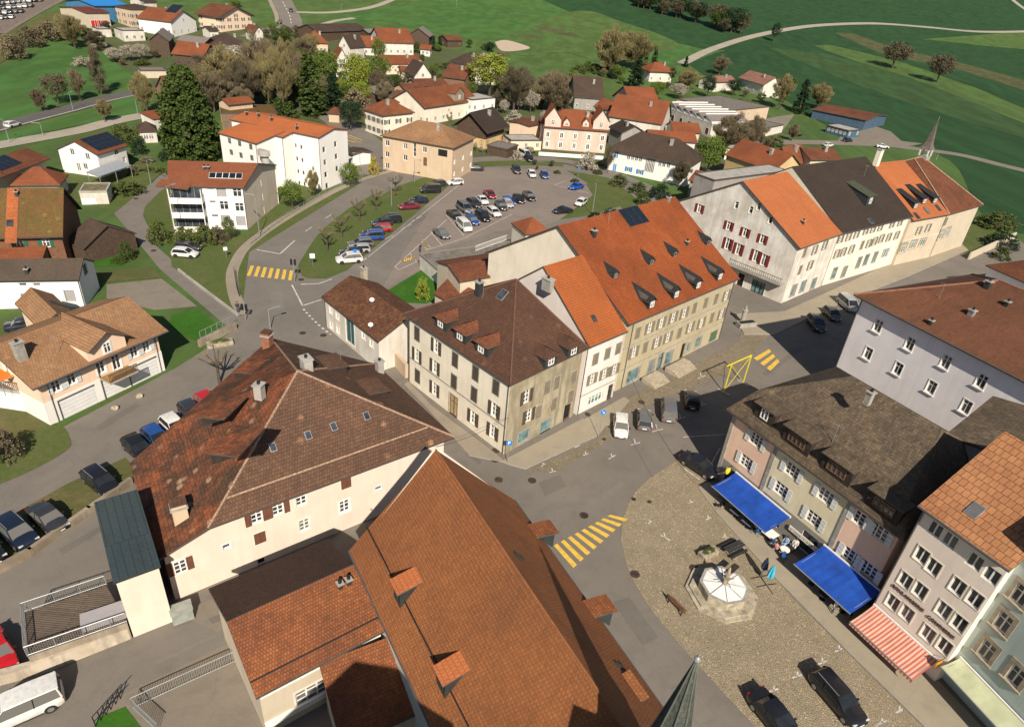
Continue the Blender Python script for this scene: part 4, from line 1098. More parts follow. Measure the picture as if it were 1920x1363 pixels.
sheet('worn_track', c3((60, 280), (150, 265), (215, 280), (130, 290)), g_straw, .08)
sheet('field', [(-40, 245), (60, 205), (160, 170), (255, 155), (262, 122), (180, 108), (110, 80), (40, 120), (-40, 150)], g_bright, .03)
sheet('field', [(-40, 262), (80, 235), (200, 195), (262, 178), (262, 215), (200, 226), (60, 255), (-40, 285)], g_bright, .035)
sheet('bank', c1((-80, 300), (200, 180), (370, 100), (560, 130), (620, 270), (420, 270), (250, 330), (100, 420), (-80, 500)), g_dry, .05)
sheet('car_lot', [(-60, -30), (120, -30), (92, 5), (60, 25), (0, 45), (-60, 70)], a_pave, .05, curve=False)
sheet('settlement_ground', [(160, 60), (300, 20), (420, 60), (480, 55), (560, 60), (700, 75), (860, 95), (960, 140), (1100, 160), (1150, 210), (1250, 210), (1430, 205), (1480, 250), (1330, 330), (1150, 325), (1000, 298), (860, 300), (700, 325), (640, 330), (600, 230), (480, 205), (400, 200), (300, 180), (180, 90)], asph('garden_earth', (.055, .080, .024), (.085, .088, .04), .5, 1.2), .045, curve=False)
strip('road', [(-30, 247), (40, 228), (130, 205), (200, 186), (262, 173)], 6.5, a_dark, .06)
dashes('road_marking', [(-30, 247), (40, 228), (130, 205), (200, 186), (262, 173)], 60, .1, .3, m_white, .075, off=-2.4)
strip('railway_bed', [(-30, 278), (60, 262), (150, 245), (215, 228), (300, 212), (330, 205)], 5.5, a_path, .06)
strip('road', [(521, -14), (533, 10), (543, 30), (546, 45), (535, 56), (500, 60), (470, 72)], 10, a_street, .06)
strip('pavement', [(521, -14), (533, 10), (543, 30), (546, 45)], 2.0, a_pave, .075, off=-6.2)
dashes('road_marking', [(521, -14), (533, 10), (543, 30), (546, 45)], 4, 3, .4, m_white, .08)
strip('track', [(556, 24), (600, 25), (640, 23), (690, 16), (725, 5), (750, -8)], 3.6, a_path, .06)
strip('track', c2((470, 195), (600, 160), (735, 140)), 3.0, a_path, .06)
strip('farm_road', [(1278, 120), (1330, 95), (1400, 72), (1470, 57), (1540, 48), (1640, 45), (1740, 52), (1830, 60), (1920, 60), (1990, 56)], 5.5, a_path, .06)
strip('farm_road', [(1885, -12), (1908, 8), (1940, 30)], 6, a_path, .06)
strip('road', [(1380, 275), (1460, 268), (1540, 268), (1650, 272), (1720, 280), (1800, 291), (1870, 308), (1960, 330)], 6, a_yard, .06)
sheet('yard', c4((560, 1000), (720, 960), (800, 950), (920, 990), (1000, 1060), (1160, 1080), (1000, 1110), (800, 1100), (500, 1090)), a_yard, .05, curve=False)
sheet('yard', [(1420, 235), (1440, 222), (1490, 215), (1468, 245), (1440, 250)], a_yard, .05, curve=False)
strip('road', [(590, 205), (630, 225), (665, 252), (695, 280), (712, 318)], lambda t: 8 + 3 * t, a_street, .055)
sheet('car_yard', [(700, 290), (712, 326), (650, 336), (655, 300)], a_yard, .055, curve=False)
mark('yellow_lines', [c2((650, 1040), (740, 1075)), c2((670, 1025), (760, 1060)), c2((700, 1020), (800, 1060)), c2((655, 1055), (790, 1075)), c2((640, 1030), (720, 1020))], .25, m_yellow, .08)
strip('lane', [(862, 302), (960, 297), (1060, 303), (1150, 326), (1235, 362), (1290, 395)], 4, a_street, .06)
strip('lane', [(1290, 232), (1340, 240), (1420, 240)], 4, a_yard, .06)
strip('railway_bed', c1((-60, 250), (150, 130), (300, 50), (440, -20)), 9, plain('ballast', (.17, .135, .11), .95, var=.2), .10)
for off in (-1.9, -.5, .9, 2.3): strip('rail', c1((-60, 250), (150, 130), (300, 50), (440, -20)), .22, plain('rail_steel', (.25, .21, .18), .5, .5), .16, off=off)

# repair patches and trench lines in the asphalt
a_patch = asph('asphalt_patch_dark', (.126, .113, .099), (.150, .134, .115), .3); a_patch2 = asph('asphalt_patch_pale', (.160, .143, .122), (.190, .168, .143), .35)
for px, m in (([(1010, 905), (1050, 890), (1062, 912), (1022, 930)], a_patch), ([(1125, 930), (1165, 900), (1172, 908), (1132, 940)], a_patch2), ([(1150, 1130), (1180, 1120), (1235, 1195), (1205, 1210)], a_patch), ([(1260, 1290), (1290, 1280), (1340, 1345), (1310, 1358)], a_patch2),
              ([(180, 800), (255, 755), (262, 762), (188, 808)], a_patch), ([(60, 905), (130, 862), (140, 872), (72, 916)], a_patch2), ([(505, 545), (530, 548), (535, 585), (510, 580)], a_patch2), ([(470, 660), (520, 640), (527, 648), (478, 669)], a_patch), ([(880, 845), (905, 866), (899, 872), (873, 852)], a_patch), ([(640, 380), (700, 352), (704, 356), (645, 386)], a_patch), ([(850, 360), (930, 340), (935, 344), (856, 365)], a_patch2), ([(760, 420), (790, 400), (800, 408), (770, 430)], a_patch), ([(390, 1160), (440, 1140), (446, 1150), (398, 1170)], a_patch), ([(290, 1240), (420, 1180), (424, 1185), (296, 1247)], a_patch2), ([(1430, 700), (1500, 650), (1506, 655), (1437, 706)], a_patch), ([(110, 1030), (190, 985), (196, 992), (118, 1040)], a_patch)):
    sheet('asphalt_patch', px, m, .0395, curve=False)
# ---- the big hall with the long orange roof at the bottom
HALL = RidgeHouse('town_hall', 'long hall under a steep plain orange tiled roof at the bottom of the view', 'hall',
                  [(654, 1032), (857, 1470), (1346, 1470), (966, 938)], (817, 843), (1237, 1466), 15.5, 7.5, ov=.5, wall=w_white, roof=t_hall, rim=zinc)
for q in ((1050, 433), (1375, 1093)):
    HALL.dormer(0, P1(e2, *q), 1.15, 1.55, 'shed', sd=.22, roofm=t_light, cheek=lead, front=lead, oh=.25, wk=K(.7, .8, frame=lead, hole=False))
for q in (P1(e3, 690, 556), (1029, 1016)): HALL.dormer(2, q, 1.25, 1.6, 'shed', sd=.12, roofm=t_annex, cheek=lead, front=lead, oh=.3, wk=K(.8, .8, frame=lead, hole=False))
for q in ((50, 95), (800, 910)): HALL.onroof(2, P1(e3, *q), .35, 1.0, lead, 'roof_hatch', lead)
HALL.dormer(2, P1(e3, 925, 1085), 1.6, .5, 'shed', sd=-.2, cheek=lead, front=black, oh=.1, wk=K(.8, .3, hole=False))
_s = MB()   # snow rail along the lower slope
_a, _b = HALL.P[0], HALL.P[1]; _u = (_b - _a).normalized(); _v = Vector((-_u.y, _u.x, 0)) * 1.4; _z = Vector((0, 0, HALL.slope(0) * 1.4 + .12))
_s.tube(_a + _v + _z, _b + _v + _z, .05, .05, iron, 6); _s.obj('snow_rail', HALL.root)
for k in (0, 2):
    _s = MB(); _z = Vector((0, 0, -.06)); _s.tube(HALL.P[k] + _z, HALL.P[k + 1] + _z, .09, .09, zinc, 6); _s.obj('gutter', HALL.root)
HALL.ridge_caps(plain('hall_ridge', (.26, .10, .04), .8), .07)
# ---- orange annex in front of the hall, shade painted on its far slope
AN = House('annex', 'low annex with half orange half dark brown roof joined to the hall', 'annex',
           (480, 1308), (724, 1180), D=(420, 1092), h=5.2, R=(551, 1109), typ='gable', ov=.5, og=.3, wall=w_beige, roof=t_annex, rim=zinc)
AN.win(K(2.3, 1.6, trim=offwhite, nv=2, nh=2), 0, e2((420, 1100)))
AN.band(4.75, white, (0,), .7, .25, 'cornice'); AN.band(1.2, white, (0,), .5, .2, 'sill_course')
for q in ((628, 325), (692, 295)): AN.chimney(0, P1(e2, *q), .3, .3, .45, lead)
_s = MB(); z_ = AN.h + AN.slope(0) * .9; _s.tube((-AN.L / 2, -AN.d / 2 + .9, z_ + .1), (AN.L / 2, -AN.d / 2 + .9, z_ + .1), .05, .05, iron, 6); _s.obj('snow_rail', AN.root)
# far slope of the annex, its shade put into darker tile colours
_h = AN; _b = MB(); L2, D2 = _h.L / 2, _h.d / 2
_b.slab([[(L2 - .01, D2, _h.h + .06), (-L2 + .01, D2, _h.h + .06), (-L2 + .01, .02, _h.h + _h.rh + .05), (L2 - .01, .02, _h.h + _h.rh + .05)]], .05, tiles('annex_shaded_tiles', (.085, .05, .036), (.075, .045, .034), (.05, .035, .028), patch=.3), zinc)
_b.obj('shaded_back_slope', AN.root)
AN2 = House('low_annex', 'low shaded tiled roof in the corner between annex and hall', 'annex',
            (640, 1400), (800, 1330), D=(650, 1255), h=3.2, rh=1.8, typ='shed', ov=.3, og=.2, wall=w_beige, roof=t_annex, rim=zinc)
# ---- castle-like house with the huge weathered roof
CA = PolyHouse('manor_house', 'large cream manor under a huge weathered brown hipped roof on the left of the hall', 'house',
               [(390, 990), (852, 819), (705, 682), (508, 634), (335, 787)], (558, 696), 13.6, 6.8, ov=.7, wall=w_pinkish, roof=t_castle)
CA.roof.data.materials.append(t_castle2)
for p in CA.roof.data.polygons:
    if p.index in (6, 8): p.material_index = 2
# the left slope runs on further down
_A, _D = CA.P[0], CA.P[4]; _A1, _D1 = Gz(292, 1052, 4.9) - CA.ctr, Gz(243, 868, 4.9) - CA.ctr
_b = MB(); _b.slab([[tuple(_D), tuple(_D1), tuple(_A1), tuple(_A)]], .22, t_castle2, fascia); _b.obj('lower_roof', CA.root)
_b = MB(); _i = lambda p, q, t: p + (q - p) * t
_c4 = [_A, _A1, _D1, _D]; _cc = sum(_c4, Vector((0, 0, 0))) / 4
_x0, _x1, _ds = CA.side(0); _R = Matrix.Rotation(CA.ak(0), 3, 'Z'); _xa = CA._r(0, _A1).x + .6
_p0, _p1 = _R @ Vector((_x0, -_ds, 0)), _R @ Vector((_xa, -_ds, 0))
_x4 = CA.side(3); _R3 = Matrix.Rotation(CA.ak(3), 3, 'Z'); _p2 = _R3 @ Vector((CA._r(3, _D1).x - .6, -_x4[2], 0)); _p3 = _R3 @ Vector((_x4[1], -_x4[2], 0))
_q = [_p0, _p1, _p2, _p3]
for (a_, za), (b2, zb2) in (((_p0, 6.7), (_p1, 5.0)), ((_p1, 5.0), (_p2, 5.0)), ((_p2, 5.0), (_p3, 6.7))): _b.poly([(b2.x, b2.y, -1), (a_.x, a_.y, -1), (a_.x, a_.y, za), (b2.x, b2.y, zb2)], w_pinkish)
_b.obj('wing_wall', CA.root)
_b = MB()   # pale course of tiles above the front eave, lower end of the hip
_u = (CA.P[1] - _A).normalized(); _v = Vector((-_u.y, _u.x, 0)); _z = Vector((0, 0, CA.slope(0)))
_b.tube(_A + _u * 1.9 + (_v + _z) * 1.3, CA.P[1] - _u * 2.2 + (_v + _z) * 1.3, .09, .09, ridget, 6); _b.obj('eave_course', CA.root)
kC = K(.95, 1.35, trim=offwhite, sh=rustsh, closed=0, nh=2, tw=.1); kCc = K(.95, 1.2, trim=offwhite, sh=rustsh, closed=1, nh=2, tw=.08)
CA.win(kC, 0, d2((165, 1095), (5, 1155))); CA.win(K(.95, 1.3, trim=offwhite, nh=2), 0, d2((340, 1025), (365, 1215)))
CA.win(kCc, 0, d2((675, 900), (30, 1310))); CA.win(K(.95, 1.4, trim=white, sh=None, nh=2), 0, d2((665, 1075)))
CA.win(K(.7, .5, trim=whsh, nv=0, nh=0), 0, d2((920, 940))); CA.win(K(.6, .5, trim=whsh, nv=0, nh=0), 0, e1((1690, 15)))
_d = (_q[1] - _q[0]); _an = math.atan2(-_d.y, -_d.x); _m = _i(_q[0], _q[1], .78)
_o = add(window_mesh(.95, 1.35, white, offwhite, None, None, 1, 2, False), 'window', CA.root, (_m.x, _m.y, 3.4), _an)
for sg in (-1, 1): add(shutter_mesh(.46, 1.35, rustsh), 'shutter', _o, (sg * .73, 0, 0))
CA.win(K(.7, .7, nv=0, nh=0, gl=black), 0, [(491, 1055)])
for q in ((125, 635), (390, 545), (582, 480), (828, 400)): CA.onroof(0, P1(d2, *q), .55, .75, glass, frame=galv)
for q, w in (((1605, 400), 2.3), ((1690, 660), 2.3)): CA.dormer(3, P1(d1, *q), 3.2, 1.0, 'shed', sd=.12, roofm=t_castle2, cheek=darkwood, front=lead, oh=.15)
CA.dormer(3, (455, 700), 2.6, .9, 'shed', sd=.12, roofm=t_castle2, cheek=darkwood, front=lead, oh=.15)
for q in ((715, 735), (640, 690)): CA.dormer(1, q, 2.6, .9, 'shed', sd=.12, roofm=t_castle, cheek=darkwood, front=lead, oh=.2)
CA.chimney(4, P1(d1, 1365, 1190), .9, 1.1, 1.6, w_tan, style='open'); CA.chimney(1, (575, 690), 1.1, .8, 1.0, concrete); CA.chimney(1, (712, 697), .7, .7, 1.3, concrete)
CA.chimney(3, (503, 650), .9, .9, 1.4, plain('brick_red', (.25, .1, .06), .85), style='open'); CA.chimney(3, (487, 738), .7, .7, .9, concrete)
CA.ridges = CA.ridges[:4]
CA.ridge_caps(plain('pale_hip_mortar', (.33, .22, .15), .9, var=.35, scale=9), .11)
# lean-to with the green metal roof
LT = House('lean_to', 'square cream block with green corrugated metal roof at the corner of the manor', 'annex',
           (212, 1092), (301, 1060), D=(166, 962), h=6.3, rh=.9, typ='shed', ov=.15, og=.15, wall=w_pinkish,
           roof=None or tiles('green_sheet_roof', (.034, .050, .058), (.030, .043, .050), (.05, .064, .064), row=40, wid=.55, patch=.4, speck=.3, rowdark=.5, patchscale=.3), rim=lead)
# ---- right side: cafe house with mossy mansard roof
CF = House('cafe_house', 'salmon and sage cafe house under a sagging mossy brown mansard roof', 'house',
           (1362, 766), (1695, 1012), dep=15.4, h=8.8, rh=6.1, typ='mansard', k=(1.7, 2.9, 4.0), hi=6.8, ov=.6, wall=w_salmon, roof=t_moss)
kS = K(.95, 1.4, trim=None, sh=whsh, closed=0, nh=2); kS2 = K(1.5, 1.35, trim=None, sh=whsh, closed=0, nv=2, nh=2, shw=.5)
CF.win(kS2, 0, d3((1830, 580)) + d4((180, 810), (430, 1000), (700, 1180), (830, 1270)))
CF.win(kS2, 0, d3((1755, 745))); CF.win(kS2, 0, d4((95, 950), (340, 1170))); CF.win(kS2, 0, e4((615, 90), (745, 190)))
for q in ((195, 640), (490, 860), (840, 1140)): CF.dormer(0, P1(d4, *q), 3.0, 1.75, 'shed', sd=.12, roofm=t_moss, cheek=darkwood, front=darkwood, oh=.35, wk=K(1.9, 1.0, nv=3, nh=1, frame=brownwood, hole=False))
CF.dormer(0, P1(d4, -40, 440), 2.4, 1.6, 'shed', sd=.12, roofm=t_moss, cheek=darkwood, front=darkwood, oh=.35)
CF.chimney(0, (1630, 745), .5, .5, .5, stone2)
x0, x1, dd = CF.side(0)
u0 = CF.px2wall(0, *P1(d3, 1890, 900))[0]; u1 = CF.px2wall(0, *P1(d4, 510, 1290))[0]
w_gnd = plaster('grey_shopfront_plaster', (.25, .24, .22), .3, .2)
CF.segs = {0: [(x0, u0, 2.9, 20, w_salmon), (u0, u1, 2.9, 20, w_sage), (u1, x1, 2.9, 20, w_salmon), (x0, x1, -1, 2.9, w_gnd)]}
for o_ in (u0, u1, x0 + .2):
    _b = MB(); _b.box(-.2, .2, -.08, -.003, 0, 8.6, stone2); CF.put(_b.mesh('pilaster'), 'pilaster', 0, o_, 0)
for uu in (x0 + 2, x0 + 5, u0 + 2.2, u1 - 2, u1 + 2): CF.win1(K(1.7, 2.1, frame=darkwood, gl=glass, nv=1, nh=0), 0, uu, 1.3)
CFW = House('cafe_rear_wing', 'narrow mossy brown rear wing roof running up beside the tiled roof of the bakery', 'annex',
            (1862, 742), (1772, 815), dep=5.0, h=13.4, rh=.8, typ='shed', ov=.2, og=.2, wall=w_grey, roof=t_moss)
# ---- bakery
BK = House('bakery_house', 'rose-grey four-storey bakery with bold tan tiled roof and striped awning', 'house',
           (1722, 947), (1894, 1070), dep=15, h=13.2, rh=5.0, typ='gable', ov=.55, og=.25, wall=w_bak, roof=t_flame)
kB = K(1.0, 1.35, frame=white, trim=offwhite, sill=None, nv=1, nh=0, tw=.08, gl=glass)
BK.win(kB, 0, z1((300, 480), (375, 555), (195, 640), (290, 705), (115, 780), (205, 850), (530, 680), (640, 760), (440, 830), (540, 915), (340, 980), (445, 1060)))
BK.win(K(1.05, 1.2, frame=white, nv=1, nh=0), 0, z1((385, 315), (480, 385), (640, 520), (745, 610)))
BK.pipe(0, -BK.wx + .1); BK.gutter((0,)); BK.onroof(0, P1(z1, 640, 195), .9, 1.2, glass, frame=galv)
BL = House('turquoise_house', 'pale turquoise house with arched stone window frames in the bottom right corner', 'house',
           (1925, 1003), (2100, 1140), dep=14, h=15.5, rh=5, typ='gable', ov=.4, og=.2, wall=w_blue, roof=t_flame)
kU = K(1.0, 1.6, frame=white, trim=stone, sill=stone, nh=1, tw=.28, arch=True)
BL.win(kU, 0, z1((820, 910), (930, 735), (715, 1090), (900, 1250)))
# ---- peach house on the left
PH = House('peach_house', 'peach and white house with three garage doors under a broad tan roof', 'house',
           (61, 730), (315, 620), dep=13, h=5.4, R=(150, 588), typ='gable', ov=.9, og=.9, wall=w_peach, roof=t_L)
kP = K(.9, 1.3, trim=white, sh=whsh, nh=1, tw=.08)
PH.plinth(2.7, w_bright, (0, 1, 3))
PH.win(kP, 0, z6((600, 935), (765, 855), (1430, 570), (1560, 510)))
PH.dormer(0, (203, 663), 4.4, 1.5, 'gable', front=w_peach, cheek=w_peach, roofm=t_L, pitch=.6, oh=.7, name='front_gable', wk=K(.8, 1.2, frame=white, trim=white, nh=1))
PH.win(K(.95, 1.4, trim=white, nh=1), 0, z6((1075, 735))); PH.win(K(.95, 2.0, trim=white, nh=1, name='balcony_door'), 0, z6((1240, 670)))
gd = plain('white_garage_door', (0.66, 0.65, 0.64), .6, var=.04)
for u0, u1 in ((650, 1000), (1130, 1330), (1395, 1680)):
    a, b_ = PH.px2wall(0, *P1(z6, u0, 1150))[0], PH.px2wall(0, *P1(z6, u1, 850))[0]
for (xa, ya), (xb, yb) in (((660, 1240), (1035, 1080)), ((1125, 1050), (1310, 970)), ((1400, 915), (1690, 790))):
    ua, ub = PH.px2wall(0, *P1(z6, xa, ya))[0], PH.px2wall(0, *P1(z6, xb, yb))[0]
    g = MB(); w_ = (ub - ua) / 2 - .05
    g.box(-w_, w_, -.075, -.052, .05, 2.25, gd)
    for i in range(1, 5): g.box(-w_, w_, -.08, -.0752, .05 + i * .44 - .012, .05 + i * .44 + .012, galv)
    g.box(-w_ - .12, w_ + .12, -.12, -.051, 2.27, 2.42, zinc); g.box(-w_ - .12, -w_ - .01, -.12, -.051, .05, 2.27, zinc)
    PH.put(g.mesh('garage_door'), 'garage_door', 0, (ua + ub) / 2, 0)
g = MB(); ua, ub = PH.px2wall(0, *P1(z6, 1040, 800))[0], PH.px2wall(0, *P1(z6, 1350, 700))[0]
g.box(ua, ub, -2.0, -.1, -.1, .1, concrete); 
for i in range(20):
    x = ua + .05 + (ub - ua - .1) * i / 19; g.box(x - .03, x + .03, -1.98, -1.93, .1, 1.0, brownwood)
g.box(ua, ub, -2.0, -1.92, 1.0, 1.08, brownwood)
g.box(ua + .02, ub - .02, -1.9, -.12, .1, .14, plain('balcony_boards', (.27, .17, .07), .8, var=.2, scale=5))
PH.put(g.mesh('balcony'), 'balcony', 0, 0, 2.75)
PH.chimney(0, P1(z6, 235, 640), .9, .7, 1.9, stone2)
PH.pipe(0, PH.px2wall(0, *P1(z6, 560, 1100))[0]); PH.pipe(0, PH.px2wall(0, *P1(z6, 1690, 640))[0]); PH.pipe(0, PH.px2wall(0, *P1(z6, 1095, 960))[0]); PH.gutter((0,))
PH.win(K(1.0, 1.8, trim=white, nh=1), 3, [(12, 690)])
PB = House('rear_wing', '', '', (75, 618), (150, 598), dep=9, h=4.6, R=(90, 570), typ='gabley', ov=.4, og=.3, wall=w_peach, roof=t_L)
PB.onroof(1, P1(z6, 680, 80), 1.0, 3.2, lead, 'roof_sheet', lead); WINGS.append((PB, PH))
# terrace block at its left end
TB = House('terrace_block', 'white garage block with balcony terrace at the left end of the peach house', 'annex',
           (-25, 725), (62, 738), dep=6.5, h=2.7, typ='flat', ov=.05, wall=w_bright, roof=t_gravel, rim=concrete)
g = MB()
for k, (xa, xb) in ((0, (-TB.L / 2, TB.L / 2)),):
    for i in range(26):
        x = xa + (xb - xa) * i / 25; g.box(x - .02, x + .02, -TB.d / 2 + .05, -TB.d / 2 + .09, TB.h + .002, TB.h + .95, brownwood)
    g.box(xa, xb, -TB.d / 2 + .03, -TB.d / 2 + .11, TB.h + .95, TB.h + 1.05, brownwood)
g.obj('railing', TB.root)
# ---- white farmhouse with dark roof
WF = House('white_house', 'plain white house with dark roof behind the peach house on the left edge', 'house',
           (-70, 528), (148, 525), C=(172, 489), h=4.2, R=(152, 484), typ='gable', ov=.15, og=.1, wall=w_bright, roof=tiles('dark_slate_roof', (.10, .075, .055), (.09, .065, .05), (.06, .05, .04), patch=.3, speck=.2), rim=lead)
WF.win(K(1.3, 1.7, frame=galv, gl=blind, nv=0, nh=0, hole=True), 0, c5((205, 885), (525, 860))); WF.win(K(1.0, .5, nv=0, nh=0), 0, c5((170, 775), (275, 775)))
WF.win(K(1.5, 1.6, frame=galv, nv=0, nh=0), 1, c5((640, 660))); WF.pipe(0, WF.wx - .1); WF.chimney(0, P1(c5, 205, 690), .4, .4, .6, lead)
# ---- mossy old farmhouse
OF = House('old_farmhouse', 'old farmhouse with green shutters and moss covered roof at the left edge', 'farmhouse',
           (-60, 448), (118, 443), D=None, dep=13, h=5.2, R=(110, 352), typ='gable', ov=.9, og=.5, wall=w_wood2, roof=t_moss2)
OF.win(K(1.0, 1.3, frame=white, trim=None, sh=greensh, nh=1), 0, c5((150, 475), (345, 465)))
OF.onroof(0, P1(c5, 75, 315), .9, 1.1, glass, frame=lead); OF.chimney(0, P1(c5, 128, 110), .4, .4, .6, lead)
g = MB(); p = OF.px2roof(0, *P1(c5, 100, 260)); 
OF.onroof(0, P1(c5, 90, 255), 1.6, 9.5, tiles('repair_strip_tiles', (.42, .13, .045), (.36, .11, .04), (.2, .07, .03), patch=.3), 'repaired_tile_strip', fascia, thick=.03)
OS = House('barn_annex', 'dark timber lean-to with sheet roof against the end of the old farmhouse', 'barn',
           (121, 452), (156, 466), dep=9, h=2.8, rh=2.6, typ='gable', ov=.2, og=.3, wall=w_wood, roof=t_farbrown)
OL = House('lean_to', 'low orange tiled lean-to in front of the old farmhouse', 'annex',
           (-40, 487), (80, 484), D=(-35, 471), h=2.6, rh=1.0, typ='shed', ov=.3, og=.1, wall=w_brick, roof=t_far2)
# ---- solar house
SH_ = House('solar_house', 'white house with black solar panels on its orange roof at the upper left', 'house',
            (182, 291), (240, 273), D=(122, 274), h=4.9, R=(151, 260), typ='gable', ov=.4, og=.4, wall=w_bright, roof=t_far)
SH_.onroof(0, P1(c1, 770, 1062), 8.0, 4.4, solar, 'solar_panel', lead, 5, rows=3)
kk = K(1.0, 1.3, nh=0); SH_.win(kk, 3, c1((540, 1140), (655, 1175), (640, 1250))); SH_.win(K(1.2, 1.2, nh=0), 0, c1((875, 1140)))
SH_.win(K(.9, 1.7, nh=0, name='door'), 3, c1((590, 1255))); SH_.win(K(.9, 1.2, nh=0), 0, c1((935, 1200)))
g = MB()
a, b_, c_, d_ = [Gz(*q, 2.6) for q in c1((645, 1290), (740, 1325), (985, 1240), (880, 1200))]
cc = (a + b_ + c_ + d_) / 4
g.slab([[tuple(a - cc), tuple(b_ - cc), tuple(c_ - cc), tuple(d_ - cc)]], .15, plain('grey_canopy', (.27, .29, .31), .6, var=.06), galv)
cn = empty('pergola', (cc.x, cc.y, 0)); tag(cn, 'grey flat canopy on thin posts in front of the white solar house', 'pergola')
g.obj('canopy', cn, (0, 0, 2.6))
for p in (b_, c_, (b_ + c_) / 2, a):
    g = MB(); q = p - cc; g.tube((q.x * .95, q.y * .95, 0), (q.x * .95, q.y * .95, 2.5), .07, .07, galv, 6); g.obj('post', cn)
# ---- brown houses on the left edge
B1 = House('brown_roof_house', 'long house with brown roof and black solar panels on the left edge above the farmhouse', 'house',
           (-35, 347), (95, 297), dep=9, h=4.2, R=(30, 283), typ='gable', ov=.8, og=.9, wall=w_beige, roof=t_red)
B1.onroof(0, (5, 306), 6, 3.4, solar, 'solar_panel', lead, 4, rows=2); B1.auto(K(1, 1.2, hole=False), 0, 3, [2.4], 2)
B2 = House('garage', 'small orange hipped roof outbuilding in front of the brown roofed house on the left edge', 'garage',
           (18, 348), (113, 347), dep=7, h=2.8, R=(66, 313), typ='hip', ov=.5, wall=w_white, roof=t_far2)
B3 = House('flat_garage', 'white garage with mossy flat roof beside the curving lane', 'garage',
           (147, 359), (200, 358), dep=5.5, h=2.6, typ='flat', ov=.05, wall=w_white, roof=plain('mossy_flat', (.16, .14, .07), .9, var=.3), rim=concrete)
B3.win(K(2.4, 2.0, frame=white, gl=gd, nv=0, nh=0, hole=False, name='garage_door'), 0, [(160, 382)])
B4 = House('garden_house', 'tiny white house with brown hipped roof left of the big evergreen', 'house',
           (257, 247), (296, 246), dep=6, h=2.9, R=(276, 227), typ='hip', ov=.4, wall=w_white, roof=t_farbrown)
B4.auto(K(1.1, 1.2, hole=False), 0, 2, [1.5], 1.3)
B5 = House('shed', 'white shed with orange roof tucked behind the big evergreen', 'shed', (287, 224), (318, 219), dep=5, h=2.8, R=(300, 213), typ='shed', ov=.2, og=.2, wall=w_white, roof=t_far2)
# ---- apartment block with balconies
_a, _b, _c = Gz(314, 349, 7.9), Gz(457, 352, 7.9), Gz(519, 309, 7.9); _d = _a + (_c - _b)
A2 = RidgeHouse('balcony_apartments', 'white apartment block with three stacked balconies and solar collectors on its red roof', 'apartments',
                [(314, 349), (457, 352), (519, 309), (_d.x, _d.y, 0)], (314.5, 300.5), (485, 306), 10.6, 7.9, ov=.3, wall=w_bright, roof=tiles('apt_tiles', (.25, .088, .042), (.22, .075, .038), (.16, .06, .034), patch=.3))
A2.sidem = {1: plaster('tan_gable_plaster', (.58, .50, .40), .2, .15)}; A2.d = 15; A2.L = (_b - _a).length
A2.onroof(0, P1(z5, 935, 380), 5.6, 1.5, solar, 'solar_collector', white, 5)
k1 = K(1.5, 1.6, frame=white, nh=1, gl=glass); k2 = K(1.6, 1.7, frame=galv, gl=blind, nv=0, nh=0); k3 = K(1.2, .45, nv=0, nh=0)
A2.win(k3, 0, z5((712, 558), (745, 748), (780, 945))); A2.win(k2, 0, z5((872, 610), (935, 1005), (1150, 1020))); A2.win(k1, 0, z5((1095, 615), (910, 800), (1128, 825)))
A2.win(K(.35, 1.4, nv=0, nh=0), 1, z5((1430, 475), (1455, 675), (1475, 860)))
x0, x1, dd = A2.side(0)
um = A2.px2wall(0, *P1(z5, 630, 700))[0]
for i, zf in enumerate((.15, 2.75, 5.35)):
    g = MB(); y0 = 1.9
    g.box(x0 - .1, um, -y0, -.02, -.1, .1, w_bright); g.box(x0 - .1, um, -y0 - .0, -y0 + .12, .101, .95, offwhite if i == 0 else w_bright)
    g.box(x0 - .1, x0 + .02, -y0 + .121, -.02, .101, .95, w_bright); g.box(um - .12, um, -y0 + .121, -.02, .101, .95, w_bright)
    g.box(x0 + .1, um - .15, -.06, -.021, .2, 2.2, glass)
    g.box(x0 - .08, x0 + .06, -y0 + .02, -y0 + .14, .951, 2.5, white)
    g.box(um - .14, um - .02, -y0 + .02, -y0 + .14, .951, 2.5, white)
    for j in range(5):
        x = x0 + .3 + (um - x0 - .6) * j / 4; g.box(x - .04, x + .04, -.1, -.0601, .2, 2.2, galv)
    A2.put(g.mesh('balcony'), 'balcony', 0, 0, zf)
g = MB(); g.slab([[(x0 - .3, -dd - 2.2, 7.75), (um + .1, -dd - 2.2, 7.75), (um + .1, -dd, 8.35), (x0 - .3, -dd, 8.35)]], .2, A2.roofm, fascia); g.obj('balcony_roof', A2.root)
for q in ((635, 290), (690, 290)): A2.chimney(0, P1(z5, *q), .35, .35, .5, lead)
